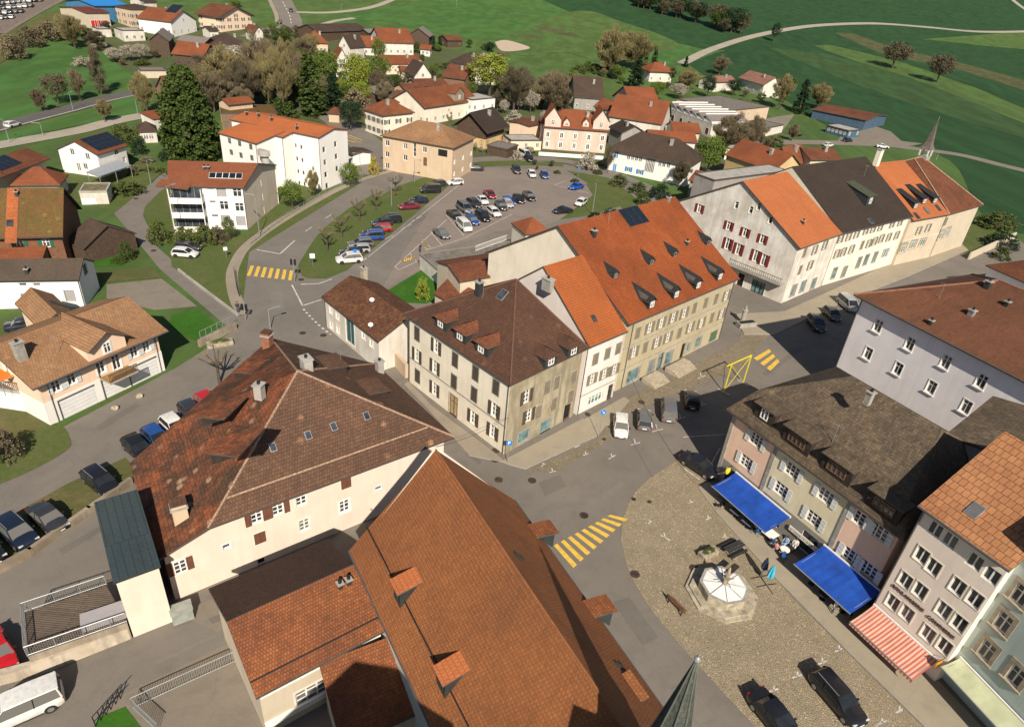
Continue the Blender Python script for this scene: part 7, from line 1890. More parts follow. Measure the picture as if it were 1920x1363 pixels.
for kind, box, mat, lab in (
    ('bush', (322, 422, 372, 458), lf_hedge, 'left shrub of the hedge under the balconies'), ('bush', (362, 418, 410, 458), lf_hedge, 'middle shrub of the hedge under the balconies'),
    ('bush', (395, 418, 428, 456), lf_twig3, 'dark rounded shrub at the right end of the balcony hedge'), ('bush', (192, 430, 232, 472), lf_hedge, 'big rounded shrub on the garden corner by the lane'),
    ('bush', (226, 448, 254, 488), lf_ever, 'clipped grey-green shrub beside the lane'), ('bush', (280, 405, 318, 456), lf_hedge, 'brownish shrub left of the balcony apartments'),
    ('bush', (1176, 338, 1216, 362), lf_ever, 'dark hedge shrub below the blue-shuttered house'), ('bush', (1214, 342, 1256, 372), lf_dark, 'very dark shrub left of the hotel gable'), ('bush', (1188, 358, 1220, 384), lf_ever, 'round shrub right of the car park lawn'),
    ('bush', (1140, 325, 1180, 348), lf_hedge, 'trimmed hedge under the blue shutters'), ('bush', (1128, 388, 1160, 408), lf_dark, 'dark shrub behind the orange-red roof ridge'), ('bush', (1100, 396, 1130, 412), lf_dark, 'low dark shrub left of the other one behind the ridge'),
    ('bush', (-12, 800, 42, 862), lf_twig3, 'dark bare shrub at the left edge below the terrace'), ('bush', (1835, 395, 1900, 428), lf_hedge, 'shrub hedge at the end of the row of houses'),
    ('bush', (210, 228, 262, 272), lf_hedge, 'olive shrub beside the solar house'), ('bush', (248, 255, 276, 290), lf_dark, 'dark shrub right of the solar house'), ('bush', (300, 275, 326, 302), lf_dark, 'dark shrub at the foot of the evergreen'),
    ('bush', (205, 340, 270, 362), lf_hedge, 'low hedge along the lane below the solar house'), ('bush', (1395, 425, 1470, 448), lf_hedge, 'planted shrub behind the white gable'), ('bush', (690, 290, 712, 328), lf_yel, 'yellow shrub left of the peach-beige block'),
    ('bush', (1848, 432, 1900, 462), lf_dark, 'dark clipped shrub on the right lawn'), ('bush', (1860, 460, 1890, 486), lf_ever, 'small shrub beside the right wall'),
    ('bush', (430, 130, 470, 200), lf_twig, 'brown undergrowth in the grove'), ('bush', (640, 160, 700, 215), lf_twig, 'brown undergrowth right of the yew'), ('bush', (495, 180, 560, 225), lf_ever, 'green undergrowth below the spruce'),
    ('bush', (820, 190, 850, 225), lf_twig2, 'climbing shrub on the long farmhouse'), ('bush', (940, 205, 985, 240), lf_blos, 'pale shrub left of the small pink house'), ('bush', (885, 215, 925, 240), lf_twig3, 'bare shrub right of the dark chalet'),
    ('bush', (8, 60, 46, 112), lf_twig, 'leftmost brown thicket on the railway bank'), ('bush', (40, 45, 80, 88), lf_twig3, 'middle brown thicket on the railway bank'), ('bush', (74, 36, 118, 76), lf_twig, 'rightmost brown thicket on the railway bank')):
    tree(kind, box, mat, lab, SB, cat='shrub', name='shrub')
# pollarded plane trees along the car park
def pollard(px, h=4.6, label='', seed=1):
    base = G(*px); rg = random.Random(seed); o = empty('pollard_tree', base, rg.uniform(0, 6)); tag(o, label, 'tree', 'pollarded trees along the car park')
    t = MB(); t.tube((0, 0, -.1), (0, 0, h * .5), .20, .15, bark, 8); cr = MB()
    for i in range(8):
        a = 6.28 * i / 8 + rg.uniform(-.3, .3); r = rg.uniform(1.1, 1.9); z = h * rg.uniform(.68, .9)
        k = (r * .5 * math.cos(a), r * .5 * math.sin(a), h * .62); e = (r * math.cos(a), r * math.sin(a), z)
        t.tube((0, 0, h * .47), k, .11, .09, bark, 6); t.tube(k, e, .09, .08, bark, 6)
        for j in range(16):
            v = Vector((rg.gauss(0, 1), rg.gauss(0, 1), abs(rg.gauss(0, 1)) + .3)).normalized() * rg.uniform(.3, .8)
            cr.tube(e, Vector(e) + v, .018, .008, lf_twig2, 3, cap=False)
    t.obj('trunk', o); cr.obj('twigs', o, uv=False)
for i, (px, lab) in enumerate((((614, 472), 'nearest pollarded tree to the yellow crosswalk'), ((641, 446), 'second pollarded tree from the crosswalk'), ((674, 415), 'third pollarded tree from the crosswalk, above the road bend'), ((706, 396), 'fourth pollarded tree from the crosswalk'), ((742, 366), 'farthest pollarded tree of the car park lawn'), ((412, 718), 'pollarded tree growing beside the manor roof edge'))):
    pollard(px, 4.8, lab, i + 3)
# ------------------------------------------------------------------ street furniture and other things
def place(mb, name, label, cat, p, rz=0, group=None):
    o = mb.obj(name, None, p, rz); tag(o, label, cat, group); return o
def face(a, b):  # heading of a->b
    d = b - a; return math.atan2(d.y, d.x)
# --- fountain
c0 = G(1352, 1113); R0 = 3.05; rz = .30
def octa(r, n=8, ph=.0): return [(r * math.cos(2 * math.pi * (i + .5) / n + ph), r * math.sin(2 * math.pi * (i + .5) / n + ph)) for i in range(n)]
fo = empty('fountain', (c0.x, c0.y, .045), rz); tag(fo, 'octagonal stone fountain with two steps and white boarded-over basin on the cobbles', 'fountain')
limes = plain('fountain_limestone', (.36, .315, .235), .85, var=.25, scale=1.6, bump=.4)
for i, (r, z0, z1) in enumerate(((3.2, -.1, .16), (2.85, .16, .34))):
    b = MB(); b.prism(octa(r), z0, z1, limes); b.obj('step', fo)
b = MB(); o_, i_ = octa(2.15), octa(1.88)
for k in range(8):
    a, c = k, (k + 1) % 8
    P = lambda q, z: (q[0], q[1], z)
    b.poly([P(o_[a], .34), P(o_[c], .34), P(o_[c], 1.15), P(o_[a], 1.15)], limes); b.poly([P(o_[a], 1.15), P(o_[c], 1.15), P(i_[c], 1.15), P(i_[a], 1.15)], stone2)
    b.poly([P(i_[a], 1.15), P(i_[c], 1.15), P(i_[c], .7), P(i_[a], .7)], limes)
b.obj('basin', fo)
b = MB(); wb = plain('white_boards', (.70, .68, .66), .6, var=.06); cen = (0, 0, 1.32)
for k in range(8):
    a, c = octa(1.9)[k], octa(1.9)[(k + 1) % 8]
    b.poly([(a[0], a[1], 1.17), (c[0], c[1], 1.17), cen], wb)
    b.tube((a[0], a[1], 1.19), (0, 0, 1.34), .035, .035, galv, 5)
b.obj('cover', fo)
b = MB(); b.prism(octa(.26), .7, 1.9, limes); b.prism(octa(.34), 1.9, 2.05, limes); b.prism(octa(.18), 2.05, 2.5, limes); b.prism(octa(.26), 2.5, 2.6, limes)
b.obj('column', fo)
b = MB(); b.tube((0, 0, 2.6), (0, 0, 3.05), .16, .11, limes, 8); b.tube((0, 0, 3.05), (0, 0, 3.25), .09, .07, limes, 8)
b.obj('statue', fo)
b = MB()
for a in (0, 1.57, 3.14, 4.71): b.tube((.2 * math.cos(a), .2 * math.sin(a), 1.7), (.8 * math.cos(a), .8 * math.sin(a), 1.75), .03, .03, iron, 6)
b.obj('spout', fo)
p = G(1398, 1090); b = MB(); b.box(-.9, .9, -.28, .28, 1.15, 1.25, darkwood); b.obj('plank', fo, (1.5, 1.35, 0), .5)
# --- planters, benches, bins on the square
def planter(px, l, w, label, rz, group='planters on the square'):
    p = G(*px); b = MB(); b.box(-l / 2, l / 2, -w / 2, w / 2, 0, .55, limes); o = place(b, 'planter', label, 'planter', (p.x, p.y, .04), rz, group)
    me, _ = crown_mesh('bush', 1, lf_hedge); q = add(me, 'plant', o, (0, 0, .5)); q.scale = (l * .9, w * .9, .5)
planter((1326, 1042), 1.9, .8, 'stone trough planter beside the fountain steps', .55)
planter((413, 648), 3.2, 1.0, 'low stone planter of grass at the street corner below the stone wall', .55)
def bench(px, rz, label):
    p = G(*px); o = empty('bench', (p.x, p.y, .045), rz); tag(o, label, 'bench')
    b = MB()
    for i in range(4): b.box(-.9, .9, -.25 + i * .13, -.15 + i * .13, .42, .46, brownwood)
    b.obj('seat', o)
    b = MB()
    for i in range(3): b.box(-.9, .9, .26, .30, .55 + i * .14, .65 + i * .14, brownwood)
    b.obj('backrest', o)
    for s in (-.75, .75):
        b = MB(); b.box(s - .04, s + .04, -.25, .30, .38, .419, iron); b.box(s - .04, s + .04, -.25, -.19, 0, .38, iron); b.box(s - .04, s + .04, .24, .30, 0, .54, iron); b.obj('leg', o)
bench((1268, 1140), 2.2, 'small wooden bench standing alone beside the kerb left of the fountain')
def table(px, label, top=.5, col=None, cloth=None, group='cafe tables', rzv=None, z=0.04, round_=True):
    p = G(*px); o = empty('cafe_table', (p.x, p.y, z), rzv if rzv is not None else uni(0, 3)); tag(o, label, 'table', group)
    b = MB()
    if round_: b.prism([(top * math.cos(i * .3927), top * math.sin(i * .3927)) for i in range(16)], .71, .74, col or white)
    else: b.box(-top, top, -top, top, .71, .74, col or white)
    b.obj('tabletop', o); b = MB(); b.tube((0, 0, .02), (0, 0, .71), .035, .035, iron, 8); b.tube((0, 0, 0), (0, 0, .03), .28, .25, iron, 12); b.obj('pedestal', o)
    return o
def chair(p, rz, col, label, group='cafe chairs', z=.04):
    o = empty('cafe_chair', (p.x, p.y, z), rz); tag(o, label, 'chair', group)
    b = MB(); b.box(-.22, .22, -.22, .22, .43, .47, col); b.obj('seat', o)
    b = MB(); b.box(-.22, .22, .19, .23, .48, .9, col); b.obj('backrest', o)
    for sx in (-.19, .19):
        for sy in (-.19, .19): b = MB(); b.tube((sx, sy, 0), (sx, sy, .43), .018, .018, iron, 5); b.obj('leg', o)
blu = plain('blue_chair', (.02, .08, .25), .5); drk = plain('dark_rattan', (.03, .03, .035), .7)
k2 = Q(1240, 980, 260 / 1688)
zt = .14
table(k2((1475, 400))[0], 'round white cafe table in the sun between the two blue awnings', .45, white, z=zt)
table(k2((1300, 205))[0], 'square white cafe table at the end of the first blue awning', .62, white, z=zt, round_=False, rzv=.6)
table(k2((1095, 45))[0], 'small pale cafe table half under the first blue awning', .4, offwhite, z=zt, round_=False, rzv=.6)
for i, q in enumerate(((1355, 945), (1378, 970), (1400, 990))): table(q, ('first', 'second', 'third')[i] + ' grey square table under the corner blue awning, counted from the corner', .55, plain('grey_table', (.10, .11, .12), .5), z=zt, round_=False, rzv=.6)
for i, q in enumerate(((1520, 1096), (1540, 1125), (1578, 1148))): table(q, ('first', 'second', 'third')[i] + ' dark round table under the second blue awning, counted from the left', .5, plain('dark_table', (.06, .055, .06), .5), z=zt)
random.seed(4)
for q, c_, lab in ((k2((1100, 110))[0], blu, 'blue chair nearest the pale table'), (k2((1170, 160))[0], blu, 'blue chair left of the square white table'), (k2((1340, 280))[0], blu, 'blue chair below the square white table'), (k2((1210, 110))[0], blu, 'blue chair behind the square white table'), (k2((1480, 470))[0], blu, 'blue chair at the sunny round table, toward the street'), (k2((1560, 360))[0], drk, 'dark chair at the sunny round table, toward the wall'), (k2((1640, 300))[0], drk, 'dark chair under the white cafe sign')):
    p = G(*q); chair(p, uni(0, 6), c_, lab, z=zt)
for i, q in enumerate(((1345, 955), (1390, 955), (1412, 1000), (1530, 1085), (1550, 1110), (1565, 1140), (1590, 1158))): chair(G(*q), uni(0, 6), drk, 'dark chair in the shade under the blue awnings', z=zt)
# dark table group on the cobbles
p = G(1373, 1035)
b = MB()
for i in range(3): b.box(-1.1, 1.1, -.4 + i * .28, -.16 + i * .28, .72, .76, drk)
o = empty('picnic_table', (p.x, p.y, .045), .6); tag(o, 'dark picnic table with benches on the cobbles beside the planter', 'table'); b.obj('tabletop', o)
for s in (-1, 1): b = MB(); b.box(-1.1, 1.1, s * .72 - .13, s * .72 + .13, .42, .46, drk); b.obj('bench_seat', o)
for s in (-.8, .8): b = MB(); b.tube((s, -.75, 0), (s, .1, .72), .04, .04, iron, 5); b.tube((s, .75, 0), (s, -.1, .72), .04, .04, iron, 5); b.obj('leg', o)
def parasol(px, col, label, h=2.6):
    p = G(*px); o = empty('folded_parasol', (p.x, p.y, .045), .3); tag(o, label, 'parasol', 'folded parasols')
    b = MB(); b.tube((0, 0, 0), (0, 0, h), .03, .03, galv, 8); b.obj('pole', o)
    b = MB(); n = 12; rings = []
    for z, r in ((h * .40, .10), (h * .44, .26), (h * .60, .24), (h * .80, .17), (h * .95, .07), (h * 1.0, .03)):
        rings.append([(r * (1 + .22 * (-1) ** i) * math.cos(6.283 * i / n), r * (1 + .22 * (-1) ** i) * math.sin(6.283 * i / n), z) for i in range(n)])
    loft(b, rings, col); b.obj('cloth', o)
    for a in range(4): b = MB(); b.tube((0, 0, .06), (1.0 * math.cos(a * 1.571), 1.0 * math.sin(a * 1.571), .03), .035, .035, iron, 5); b.obj('foot', o)
parasol((1437, 1098), plain('turquoise_cloth', (.05, .36, .52), .7, var=.1), 'folded turquoise parasol on a cross foot at the pavement edge')
parasol((1426, 1082), plain('navy_cloth', (.015, .03, .07), .7, var=.1), 'folded navy blue parasol behind the turquoise one', 2.5)
# --- people
def skin_mesh(name, joints, links, rad, mats, pick):
    me = bpy.data.meshes.new(name); me.from_pydata(joints, links, []); o = bpy.data.objects.new(name, me); COL.objects.link(o)
    md = o.modifiers.new('s', 'SKIN'); sub = o.modifiers.new('u', 'SUBSURF'); sub.levels = 1; sub.render_levels = 1
    for i, v in enumerate(me.skin_vertices[0].data): v.radius = (rad[i], rad[i]); v.use_root = (i == 0)
    dg = bpy.context.evaluated_depsgraph_get(); out = bpy.data.meshes.new_from_object(o.evaluated_get(dg)); bpy.data.objects.remove(o)
    out.materials.clear()
    for m in mats: out.materials.append(m)
    for p in out.polygons: p.material_index = pick(p.center); p.use_smooth = True
    return out
skin_m = plain('skin', (.48, .28, .20), .6, var=.05); hair_m = plain('brown_hair', (.06, .035, .02), .7, var=.2)
def person(px, rz, seated, top, legs, label, z=.04):
    p = G(*px)
    if seated:
        J = [(0, 0, .52), (0, .02, .78), (0, .03, 1.05), (0, .02, 1.16), (0, 0, 1.30), (0, 0, 1.37),
             (-.10, -.05, .52), (-.12, -.45, .52), (-.12, -.47, .10), (-.12, -.60, .06), (.10, -.05, .52), (.12, -.45, .52), (.12, -.47, .10), (.12, -.60, .06),
             (-.20, .02, 1.06), (-.26, -.10, .82), (-.16, -.36, .79), (-.13, -.45, .79), (.20, .02, 1.06), (.26, -.10, .82), (.16, -.36, .79), (.13, -.45, .79)]
    else:
        J = [(0, 0, .95), (0, 0, 1.18), (0, 0, 1.40), (0, 0, 1.52), (0, -.02, 1.66), (0, -.02, 1.74),
             (-.09, 0, .90), (-.10, -.03, .50), (-.11, .04, .09), (-.11, -.12, .04), (.09, 0, .90), (.11, .06, .50), (.11, .10, .09), (.11, -.06, .04),
             (-.20, 0, 1.42), (-.25, .03, 1.13), (-.24, -.06, .90), (-.24, -.09, .80), (.20, 0, 1.42), (.25, .03, 1.13), (.24, -.06, .90), (.24, -.09, .80)]
    Lk = [(0, 1), (1, 2), (2, 3), (3, 4), (4, 5), (0, 6), (6, 7), (7, 8), (8, 9), (0, 10), (10, 11), (11, 12), (12, 13), (2, 14), (14, 15), (15, 16), (16, 17), (2, 18), (18, 19), (19, 20), (20, 21)]
    Rd = [.15, .15, .16, .06, .10, .07, .10, .075, .05, .045, .10, .075, .05, .045, .07, .05, .04, .035, .07, .05, .04, .035]
    nz = J[3][2]; hip = J[0][2]
    def pick(c):
        if c.z > nz - .02: return 0
        if (Vector(c) - Vector(J[17])).length < .12 or (Vector(c) - Vector(J[21])).length < .12: return 0
        if c.z < hip + .02 and not (seated and abs(c.x) > .17 and c.z > .7): return 2
        return 1
    me = skin_mesh('body', J, Lk, Rd, [skin_m, top, legs], pick)
    o = add(me, 'person', None, (p.x, p.y, z), rz); tag(o, label, 'person', 'people in the town')
    b = MB(); h = J[4]; n = 10
    rings = [[(h[0] + r * math.cos(6.283 * i / n), h[1] + .03 + r * math.sin(6.283 * i / n), h[2] + dz) for i in range(n)] for dz, r in ((-.02, .115), (.06, .118), (.11, .09), (.14, .03))]
    loft(b, rings, hair_m); b.obj('hair', o, smooth=True)
    b = MB()
    for sx in (-.035, .035): b.box(h[0] + sx - .012, h[0] + sx + .012, h[1] - .108, h[1] - .09, h[2] + .0, h[2] + .015, black)
    b.box(h[0] - .014, h[0] + .014, h[1] - .125, h[1] - .09, h[2] - .035, h[2] + .0, skin_m); b.box(h[0] - .025, h[0] + .025, h[1] - .107, h[1] - .09, h[2] - .058, h[2] - .048, redsh); b.obj('face', o)
    return o
den = plain('denim', (.03, .05, .10), .8)
person(k2((1365, 370))[0], 2.2, True, plain('pink_shirt', (.45, .22, .22), .8), den, 'person in a pink top seated at the sunny round cafe table', zt)
person(k2((1490, 305))[0], -1.0, True, plain('light_blue_shirt', (.22, .34, .55), .8), den, 'person in a light blue shirt seated behind the round cafe table', zt)
person(k2((1600, 330))[0], -.6, True, plain('white_shirt', (.55, .53, .5), .8), drk, 'person in white seated under the cafe sign', zt)
person((788, 474), 1.0, False, plain('dark_jacket', (.03, .03, .035), .8), drk, 'person in dark clothes walking at the corner of the flat grey roof', .06)
# --- awnings
def awning(H, wallpts, zt_, out, zo, mat, label, u=None, stripes=None, valance=False, posts=False):
    x0, x1, dist = H.side(0); u0, u1 = u
    o = empty('awning', H.root.matrix_basis @ Vector(((u0 + u1) / 2, -dist, zt_)), H.ang); tag(o, label, 'awning', 'shop awnings')
    w = (u1 - u0) / 2; b = MB()
    n = stripes or 1
    for i in range(n):
        a, c = -w + 2 * w * i / n, -w + 2 * w * (i + 1) / n; m = mat[i % len(mat)]
        ny = 8; nxs = 1 if stripes else 16
        def cp(x, t): y = -.12 + (-out + .12) * t; return (x, y, (zo - zt_) * t - .10 * math.sin(math.pi * t) + .025 * math.sin(x * 2.3) * math.sin(math.pi * t) + .012 * math.sin(x * 9 + t * 3))
        for ix in range(nxs):
            xa, xb = a + (c - a) * ix / nxs, a + (c - a) * (ix + 1) / nxs
            for iy in range(ny):
                t0, t1 = iy / ny, (iy + 1) / ny; b.poly([cp(xa, t1), cp(xb, t1), cp(xb, t0), cp(xa, t0)], m)
        if valance: b.poly([(a, -out - .002, zo - zt_ - .35), (c, -out - .002, zo - zt_ - .35), (c, -out - .002, zo - zt_ - .05), (a, -out - .002, zo - zt_ - .05)], m)
    b.obj('cloth', o)
    b = MB(); b.box(-w - .05, w + .05, -.22, -.115, -.12, .10, white); b.obj('cassette', o)
    b = MB(); b.tube((-w - .03, -out, zo - zt_), (w + .03, -out, zo - zt_), .05, .05, galv, 6); b.obj('front_rail', o)
    for s in (-w + .2, w - .2): b = MB(); b.tube((s, -.2, -.15), (s, -out + .1, zo - zt_ - .05), .03, .03, galv, 6); b.obj('arm', o)
    return o
def a_u(H, pa, pb):   # where two image points on the facade lie along it, and how high
    a, c = H.px2wall(0, *pa), H.px2wall(0, *pb); return a, c
k3 = Q(1330, 880, 310 / 1509)
bl = plain('royal_blue_cloth', (.009, .060, .33), .8, var=.14, scale=.8)
def fit_out(H, u, px, z):  # distance from the wall of a point seen at px on plane z
    q = H.loc(Gz(*px, H.zb + z)); x0, x1, dist = H.side(0); return -q.y - dist, q.x
for (pa, pb, fa, fb, lab) in ((k3((240, 60))[0], k3((680, 450))[0], k3((70, 190))[0], k3((505, 580))[0], 'royal blue awning nearest the street corner, over the shaded cafe tables'), (k3((1010, 790))[0], k3((1490, 1150))[0], k3((845, 910))[0], k3((1270, 1325))[0], 'royal blue awning next to the red striped one')):
    a, c = a_u(CF, pa, pb); zt_ = max(2.6, min(4.2, (a[1] + c[1]) / 2)); zo = zt_ - .75
    oa, ua = fit_out(CF, None, fa, zo); ob, ub = fit_out(CF, None, fb, zo)
    print('AWN', a, c, oa, ob, ua, ub)
    awning(CF, None, zt_, max(1.5, min(4, (oa + ob) / 2)), zo, [bl], lab, u=(min(a[0], ua), max(ub, min(c[0], ub + .3))))
k4 = Q(1580, 1080, 340 / 1638)
a, c = a_u(BK, k4((320, 245))[0], k4((820, 740))[0]); zt_ = (a[1] + c[1]) / 2; zo = zt_ - .9
oa, ua = fit_out(BK, None, k4((70, 410))[0], zo); ob, ub = fit_out(BK, None, k4((630, 940))[0], zo); print('AWN', a, c, oa, ob)
sred = plain('awning_red_stripe', (.40, .125, .09), .75, var=.05); spale = plain('awning_pale_stripe', (.62, .36, .27), .75, var=.05)
awning(BK, None, zt_, (oa + ob) / 2, zo, [spale, sred], 'red and pale striped bakery awning', u=(min(a[0], ua), max(c[0], ub)), stripes=40, valance=True)
a = BL.px2wall(0, *k4((1010, 860))[0]); x0, x1, dd = BL.side(0)
awning(BL, None, 3.1, 1.9, 2.6, [plain('pale_green_cloth', (.40, .42, .27), .75, var=.05)], 'pale green awning in front of the turquoise house', u=(x0 + .5, x0 + 9))
# lettering on the bakery, cafe sign board
def text(H, s, pa, pb, size, mat, name='lettering', depth=.03):
    a, c = H.px2wall(0, *pa), H.px2wall(0, *pb)
    cu = bpy.data.curves.new('t', 'FONT'); cu.body = s; cu.extrude = depth; cu.size = size; cu.align_x = 'CENTER'; cu.align_y = 'CENTER'; cu.space_character = 1.08
    t = bpy.data.objects.new('t', cu); COL.objects.link(t); dg = bpy.context.evaluated_depsgraph_get(); me = bpy.data.meshes.new_from_object(t.evaluated_get(dg)); bpy.data.objects.remove(t)
    w = max(v.co.x for v in me.vertices) - min(v.co.x for v in me.vertices); k = abs(c[0] - a[0]) / w
    for v in me.vertices: x, y, z = v.co; v.co = (x * k, -z - .04, y)
    me.materials.clear(); me.materials.append(mat); auto_uv(me)
    return H.put(me, name, 0, (a[0] + c[0]) / 2, (a[1] + c[1]) / 2)
k5 = Q(1655, 1090, 160 / 1137)
choc = plain('chocolate_letters', (.075, .032, .022), .6)
text(BK, 'BOULANGERIE', k5((140, 50))[0], k5((550, 395))[0], .42, choc); text(BK, 'CONFISERIE', k5((600, 460))[0], k5((960, 755))[0], .42, choc)
k6 = Q(1470, 970, 90 / 1040)
a, c = CF.px2wall(0, *k6((140, 190))[0]), CF.px2wall(0, *k6((780, 740))[0]); w_ = abs(c[0] - a[0]) / 2
b = MB(); b.box(-w_, w_, -.20, -.10, -.25, .25, offwhite)
random.seed(9); x = -w_ + .2
while x < w_ - .25:   # worn, unreadable lettering
    ww = uni(.05, .16); b.box(x, x + ww, -.205, -.2002, uni(-.15, -.08), uni(.05, .15), plain('faded_letters', (.22, .20, .22), .7)); x += ww + uni(.04, .16) + (.25 if rnd() < .15 else 0)
sg = b.obj('shop_sign', CF.root); 
hw_ = CF.side(0); sg.location = ((a[0] + c[0]) / 2, -hw_[2], (a[1] + c[1]) / 2)
# hanging signs: thin discs / ovals on brackets
def hang_sign(H, px, col, label, r=.4):
    u, z = H.px2wall(0, *px); hx = H.side(0); b = MB()
    o = empty('hanging_sign', H.root.matrix_basis @ Vector((u, -hx[2], z)), H.ang); tag(o, label, 'sign', 'hanging shop signs')
    b.tube((0, 0, .5), (0, -.9, .5), .025, .025, iron, 6); b.tube((0, 0, .1), (0, -.9, .5), .015, .015, iron, 5); b.obj('bracket', o)
    b = MB(); n = 18
    for s in (-.05, .05): b.poly([(s, -.55 + r * math.cos(6.283 * i / n) * .8, r * math.sin(6.283 * i / n)) for i in (range(n) if s > 0 else reversed(range(n)))], col)
    for i in range(n):
        t0, t1 = 6.283 * i / n, 6.283 * (i + 1) / n
        b.poly([(-.05, -.55 + r * .8 * math.cos(t0), r * math.sin(t0)), (-.05, -.55 + r * .8 * math.cos(t1), r * math.sin(t1)), (.05, -.55 + r * .8 * math.cos(t1), r * math.sin(t1)), (.05, -.55 + r * .8 * math.cos(t0), r * math.sin(t0))], col)
    b.obj('panel', o)
hang_sign(CF, (1372, 880), plain('yellow_sign', (.62, .50, .03), .5), 'yellow oval sign hanging at the corner of the cafe house', .42)
hang_sign(BK, (1768, 1240), plain('orange_sign', (.70, .28, .02), .5), 'orange oval sign at the right end of the bakery', .45)
# --- yellow portal frame in the street
yel = plain('yellow_steel', (.62, .52, .02), .5, var=.04)
A_, B_ = G(1356.6, 736), G(1393, 718.5); hA = hgt(A_, 683.7)
o = empty('yellow_frame', ((A_.x + B_.x) / 2, (A_.y + B_.y) / 2, .03), face(A_, B_)); tag(o, 'tall yellow steel portal frame with crossed braces standing in the high street', 'frame')
w = (B_ - A_).length / 2
for s in (-1, 1): b = MB(); b.box(s * w - .06, s * w + .06, -.06, .06, 0, hA, yel); b.obj('post', o)
b = MB(); b.box(-w - 1.0, w + .06, -.06, .06, hA, hA + .12, yel); b.obj('crossbeam', o)
b = MB(); b.tube((-w, 0, .2), (w, 0, hA), .03, .03, yel, 6); b.obj('brace', o); b = MB(); b.tube((w, .12, .2), (-w, .12, hA), .03, .03, yel, 6); b.obj('brace', o)
for s in (-1, 1): b = MB(); b.box(s * w - .2, s * w + .2, -.9, .9, -.02, .12, concrete); b.obj('foot', o)
# --- trough fountain by the hotel, entrance steps of the long house
p = G(1398, 612); o = empty('trough_fountain', (p.x, p.y, .05), .4); tag(o, 'grey stone trough with a carved column between hotel and long olive house', 'fountain')
b = MB(); b.box(-1.6, 1.6, -.6, .6, 0, .75, stone2); b.box(-1.4, 1.4, -.42, .42, .751, .76, black); b.obj('trough', o)
b = MB(); b.prism(octa(.35), 0, 2.2, stone2); b.prism(octa(.5), 2.2, 2.4, stone2); b.tube((0, 0, 2.4), (0, 0, 3.1), .25, .12, stone2, 8); b.obj('column', o, (0, 1.0, 0))
for (pa, pb, lab) in (((1212, 722), (1240, 708), 'stone landing steps at the shop door of the long olive house'), ((1256, 702), (1290, 684), 'stone stair with railing at the second door of the long olive house')):
    a, c = G(*pa), G(*pb); L = (c - a).length; b = MB()
    for i in range(4): b.box(0, L, -.35 * i - .35, -.35 * i + .02 if i else .9, 0, .64 - .16 * i, stone)
    place(b, 'stair', lab, 'steps', (a.x, a.y, .045), face(a, c), 'entrance steps')
# --- needle turret on the end house
dr = ray(1733, 293); Rk = H4.inv; oo = H4.loc(EYE); dd = H4.inv @ dr; t = (0 - oo.y) / dd.y; pt = oo + dd * t
tz = H4.h + H4.rh
TW = empty('turret', (pt.x, 0, tz - .6), 0); TW.parent = H4.root
shing = plain('weathered_shingle', (.13, .105, .09), .8, var=.2, scale=3)
wpt = H4.root.matrix_basis @ Vector((pt.x, 0, tz))
H_t = hgt(Vector((wpt.x, wpt.y, 0)), 222) - wpt.z
b = MB(); b.box(-.95, .95, -.95, .95, 0, .9, w_grey)
for sx in (-1, 1):
    for sy in (-1, 1): b.box(sx * .85 - .12, sx * .85 + .12, sy * .85 - .12, sy * .85 + .12, .9, 2.5, whsh)
b.obj('lantern', TW)
b = MB(); rings = [[(r * math.cos(.7854 + 1.5708 * i), r * math.sin(.7854 + 1.5708 * i), z) for i in range(4)] for z, r in ((2.4, 1.6), (2.9, 1.15), (3.8, .8), (6.0, .45), (H_t + .2, .05))]
loft(b, rings, shing); b.tube((0, 0, H_t), (0, 0, H_t + 1.0), .04, .04, galv, 6); b.obj('spire', TW)
# --- church tower under the camera: its needle spire shows at the bottom edge, its unseen body is sized to throw the big shadow
ch = empty('church_tower', (7.7, 12.0, 0), 0); tag(ch, 'slender green-grey slate spire of the church tower at the bottom edge', 'tower')
sp_m = tiles('spire_slate', (.075, .085, .070), (.055, .062, .055), (.12, .12, .10), row=.3, wid=.25, patch=.5, speck=.4, patchscale=.8)
b = MB(); tip = Vector((0, 3.6, 25.0)); n = 8
rings = [[(r * math.cos(6.283 * (i + .5) / n), 3.6 + r * math.sin(6.283 * (i + .5) / n), z) for i in range(n)] for z, r in ((17.3, 1.45), (18.6, 1.0), (21.3, .56), (24.8, .06))]
loft(b, rings, sp_m)
b.obj('spire', ch)
b = MB()
for i in range(n): b.tube(rings[1][i], rings[3][i], .04, .03, plain('ridge_lead', (.16, .17, .15), .5, .3), 5)
b.obj('ridge_strip', ch)
b = MB(); b.tube((0, 3.6, 24.7), (0, 3.6, 25.3), .05, .03, galv, 8)
rr = [[(.14 * math.sin(a) * math.cos(6.283 * i / 10), 3.6 + .14 * math.sin(a) * math.sin(6.283 * i / 10), 24.95 - .14 * math.cos(a)) for i in range(10)] for a in (.3, .8, 1.57, 2.3, 2.85)]
loft(b, rr, galv); b.obj('finial', ch)
b = MB(); b.prism([(1.5 * math.cos(6.283 * (i + .5) / 8), 3.6 + 1.5 * math.sin(6.283 * (i + .5) / 8)) for i in range(8)], 0, 17.3, w_grey); b.obj('stair_turret', ch)
def caster(S, y):   # point on plane y whose sun shadow falls on S
    t = (S.y - y) / -sd.y; return S + sd * t
def hallpt(k, px): return HALL.root.matrix_basis @ (Matrix.Rotation(HALL.ak(k), 3, 'Z') @ HALL.px2roof(k, *px))
K1, K2 = caster(hallpt(0, (1074, 1319)), 10.5), caster(hallpt(2, (1186, 1350)), 10.5)
K3, K4 = caster(Gz(708, 1226, 4.0), 6.0), caster(hallpt(0, (883, 1363)), 6.0)
o0 = ch.location
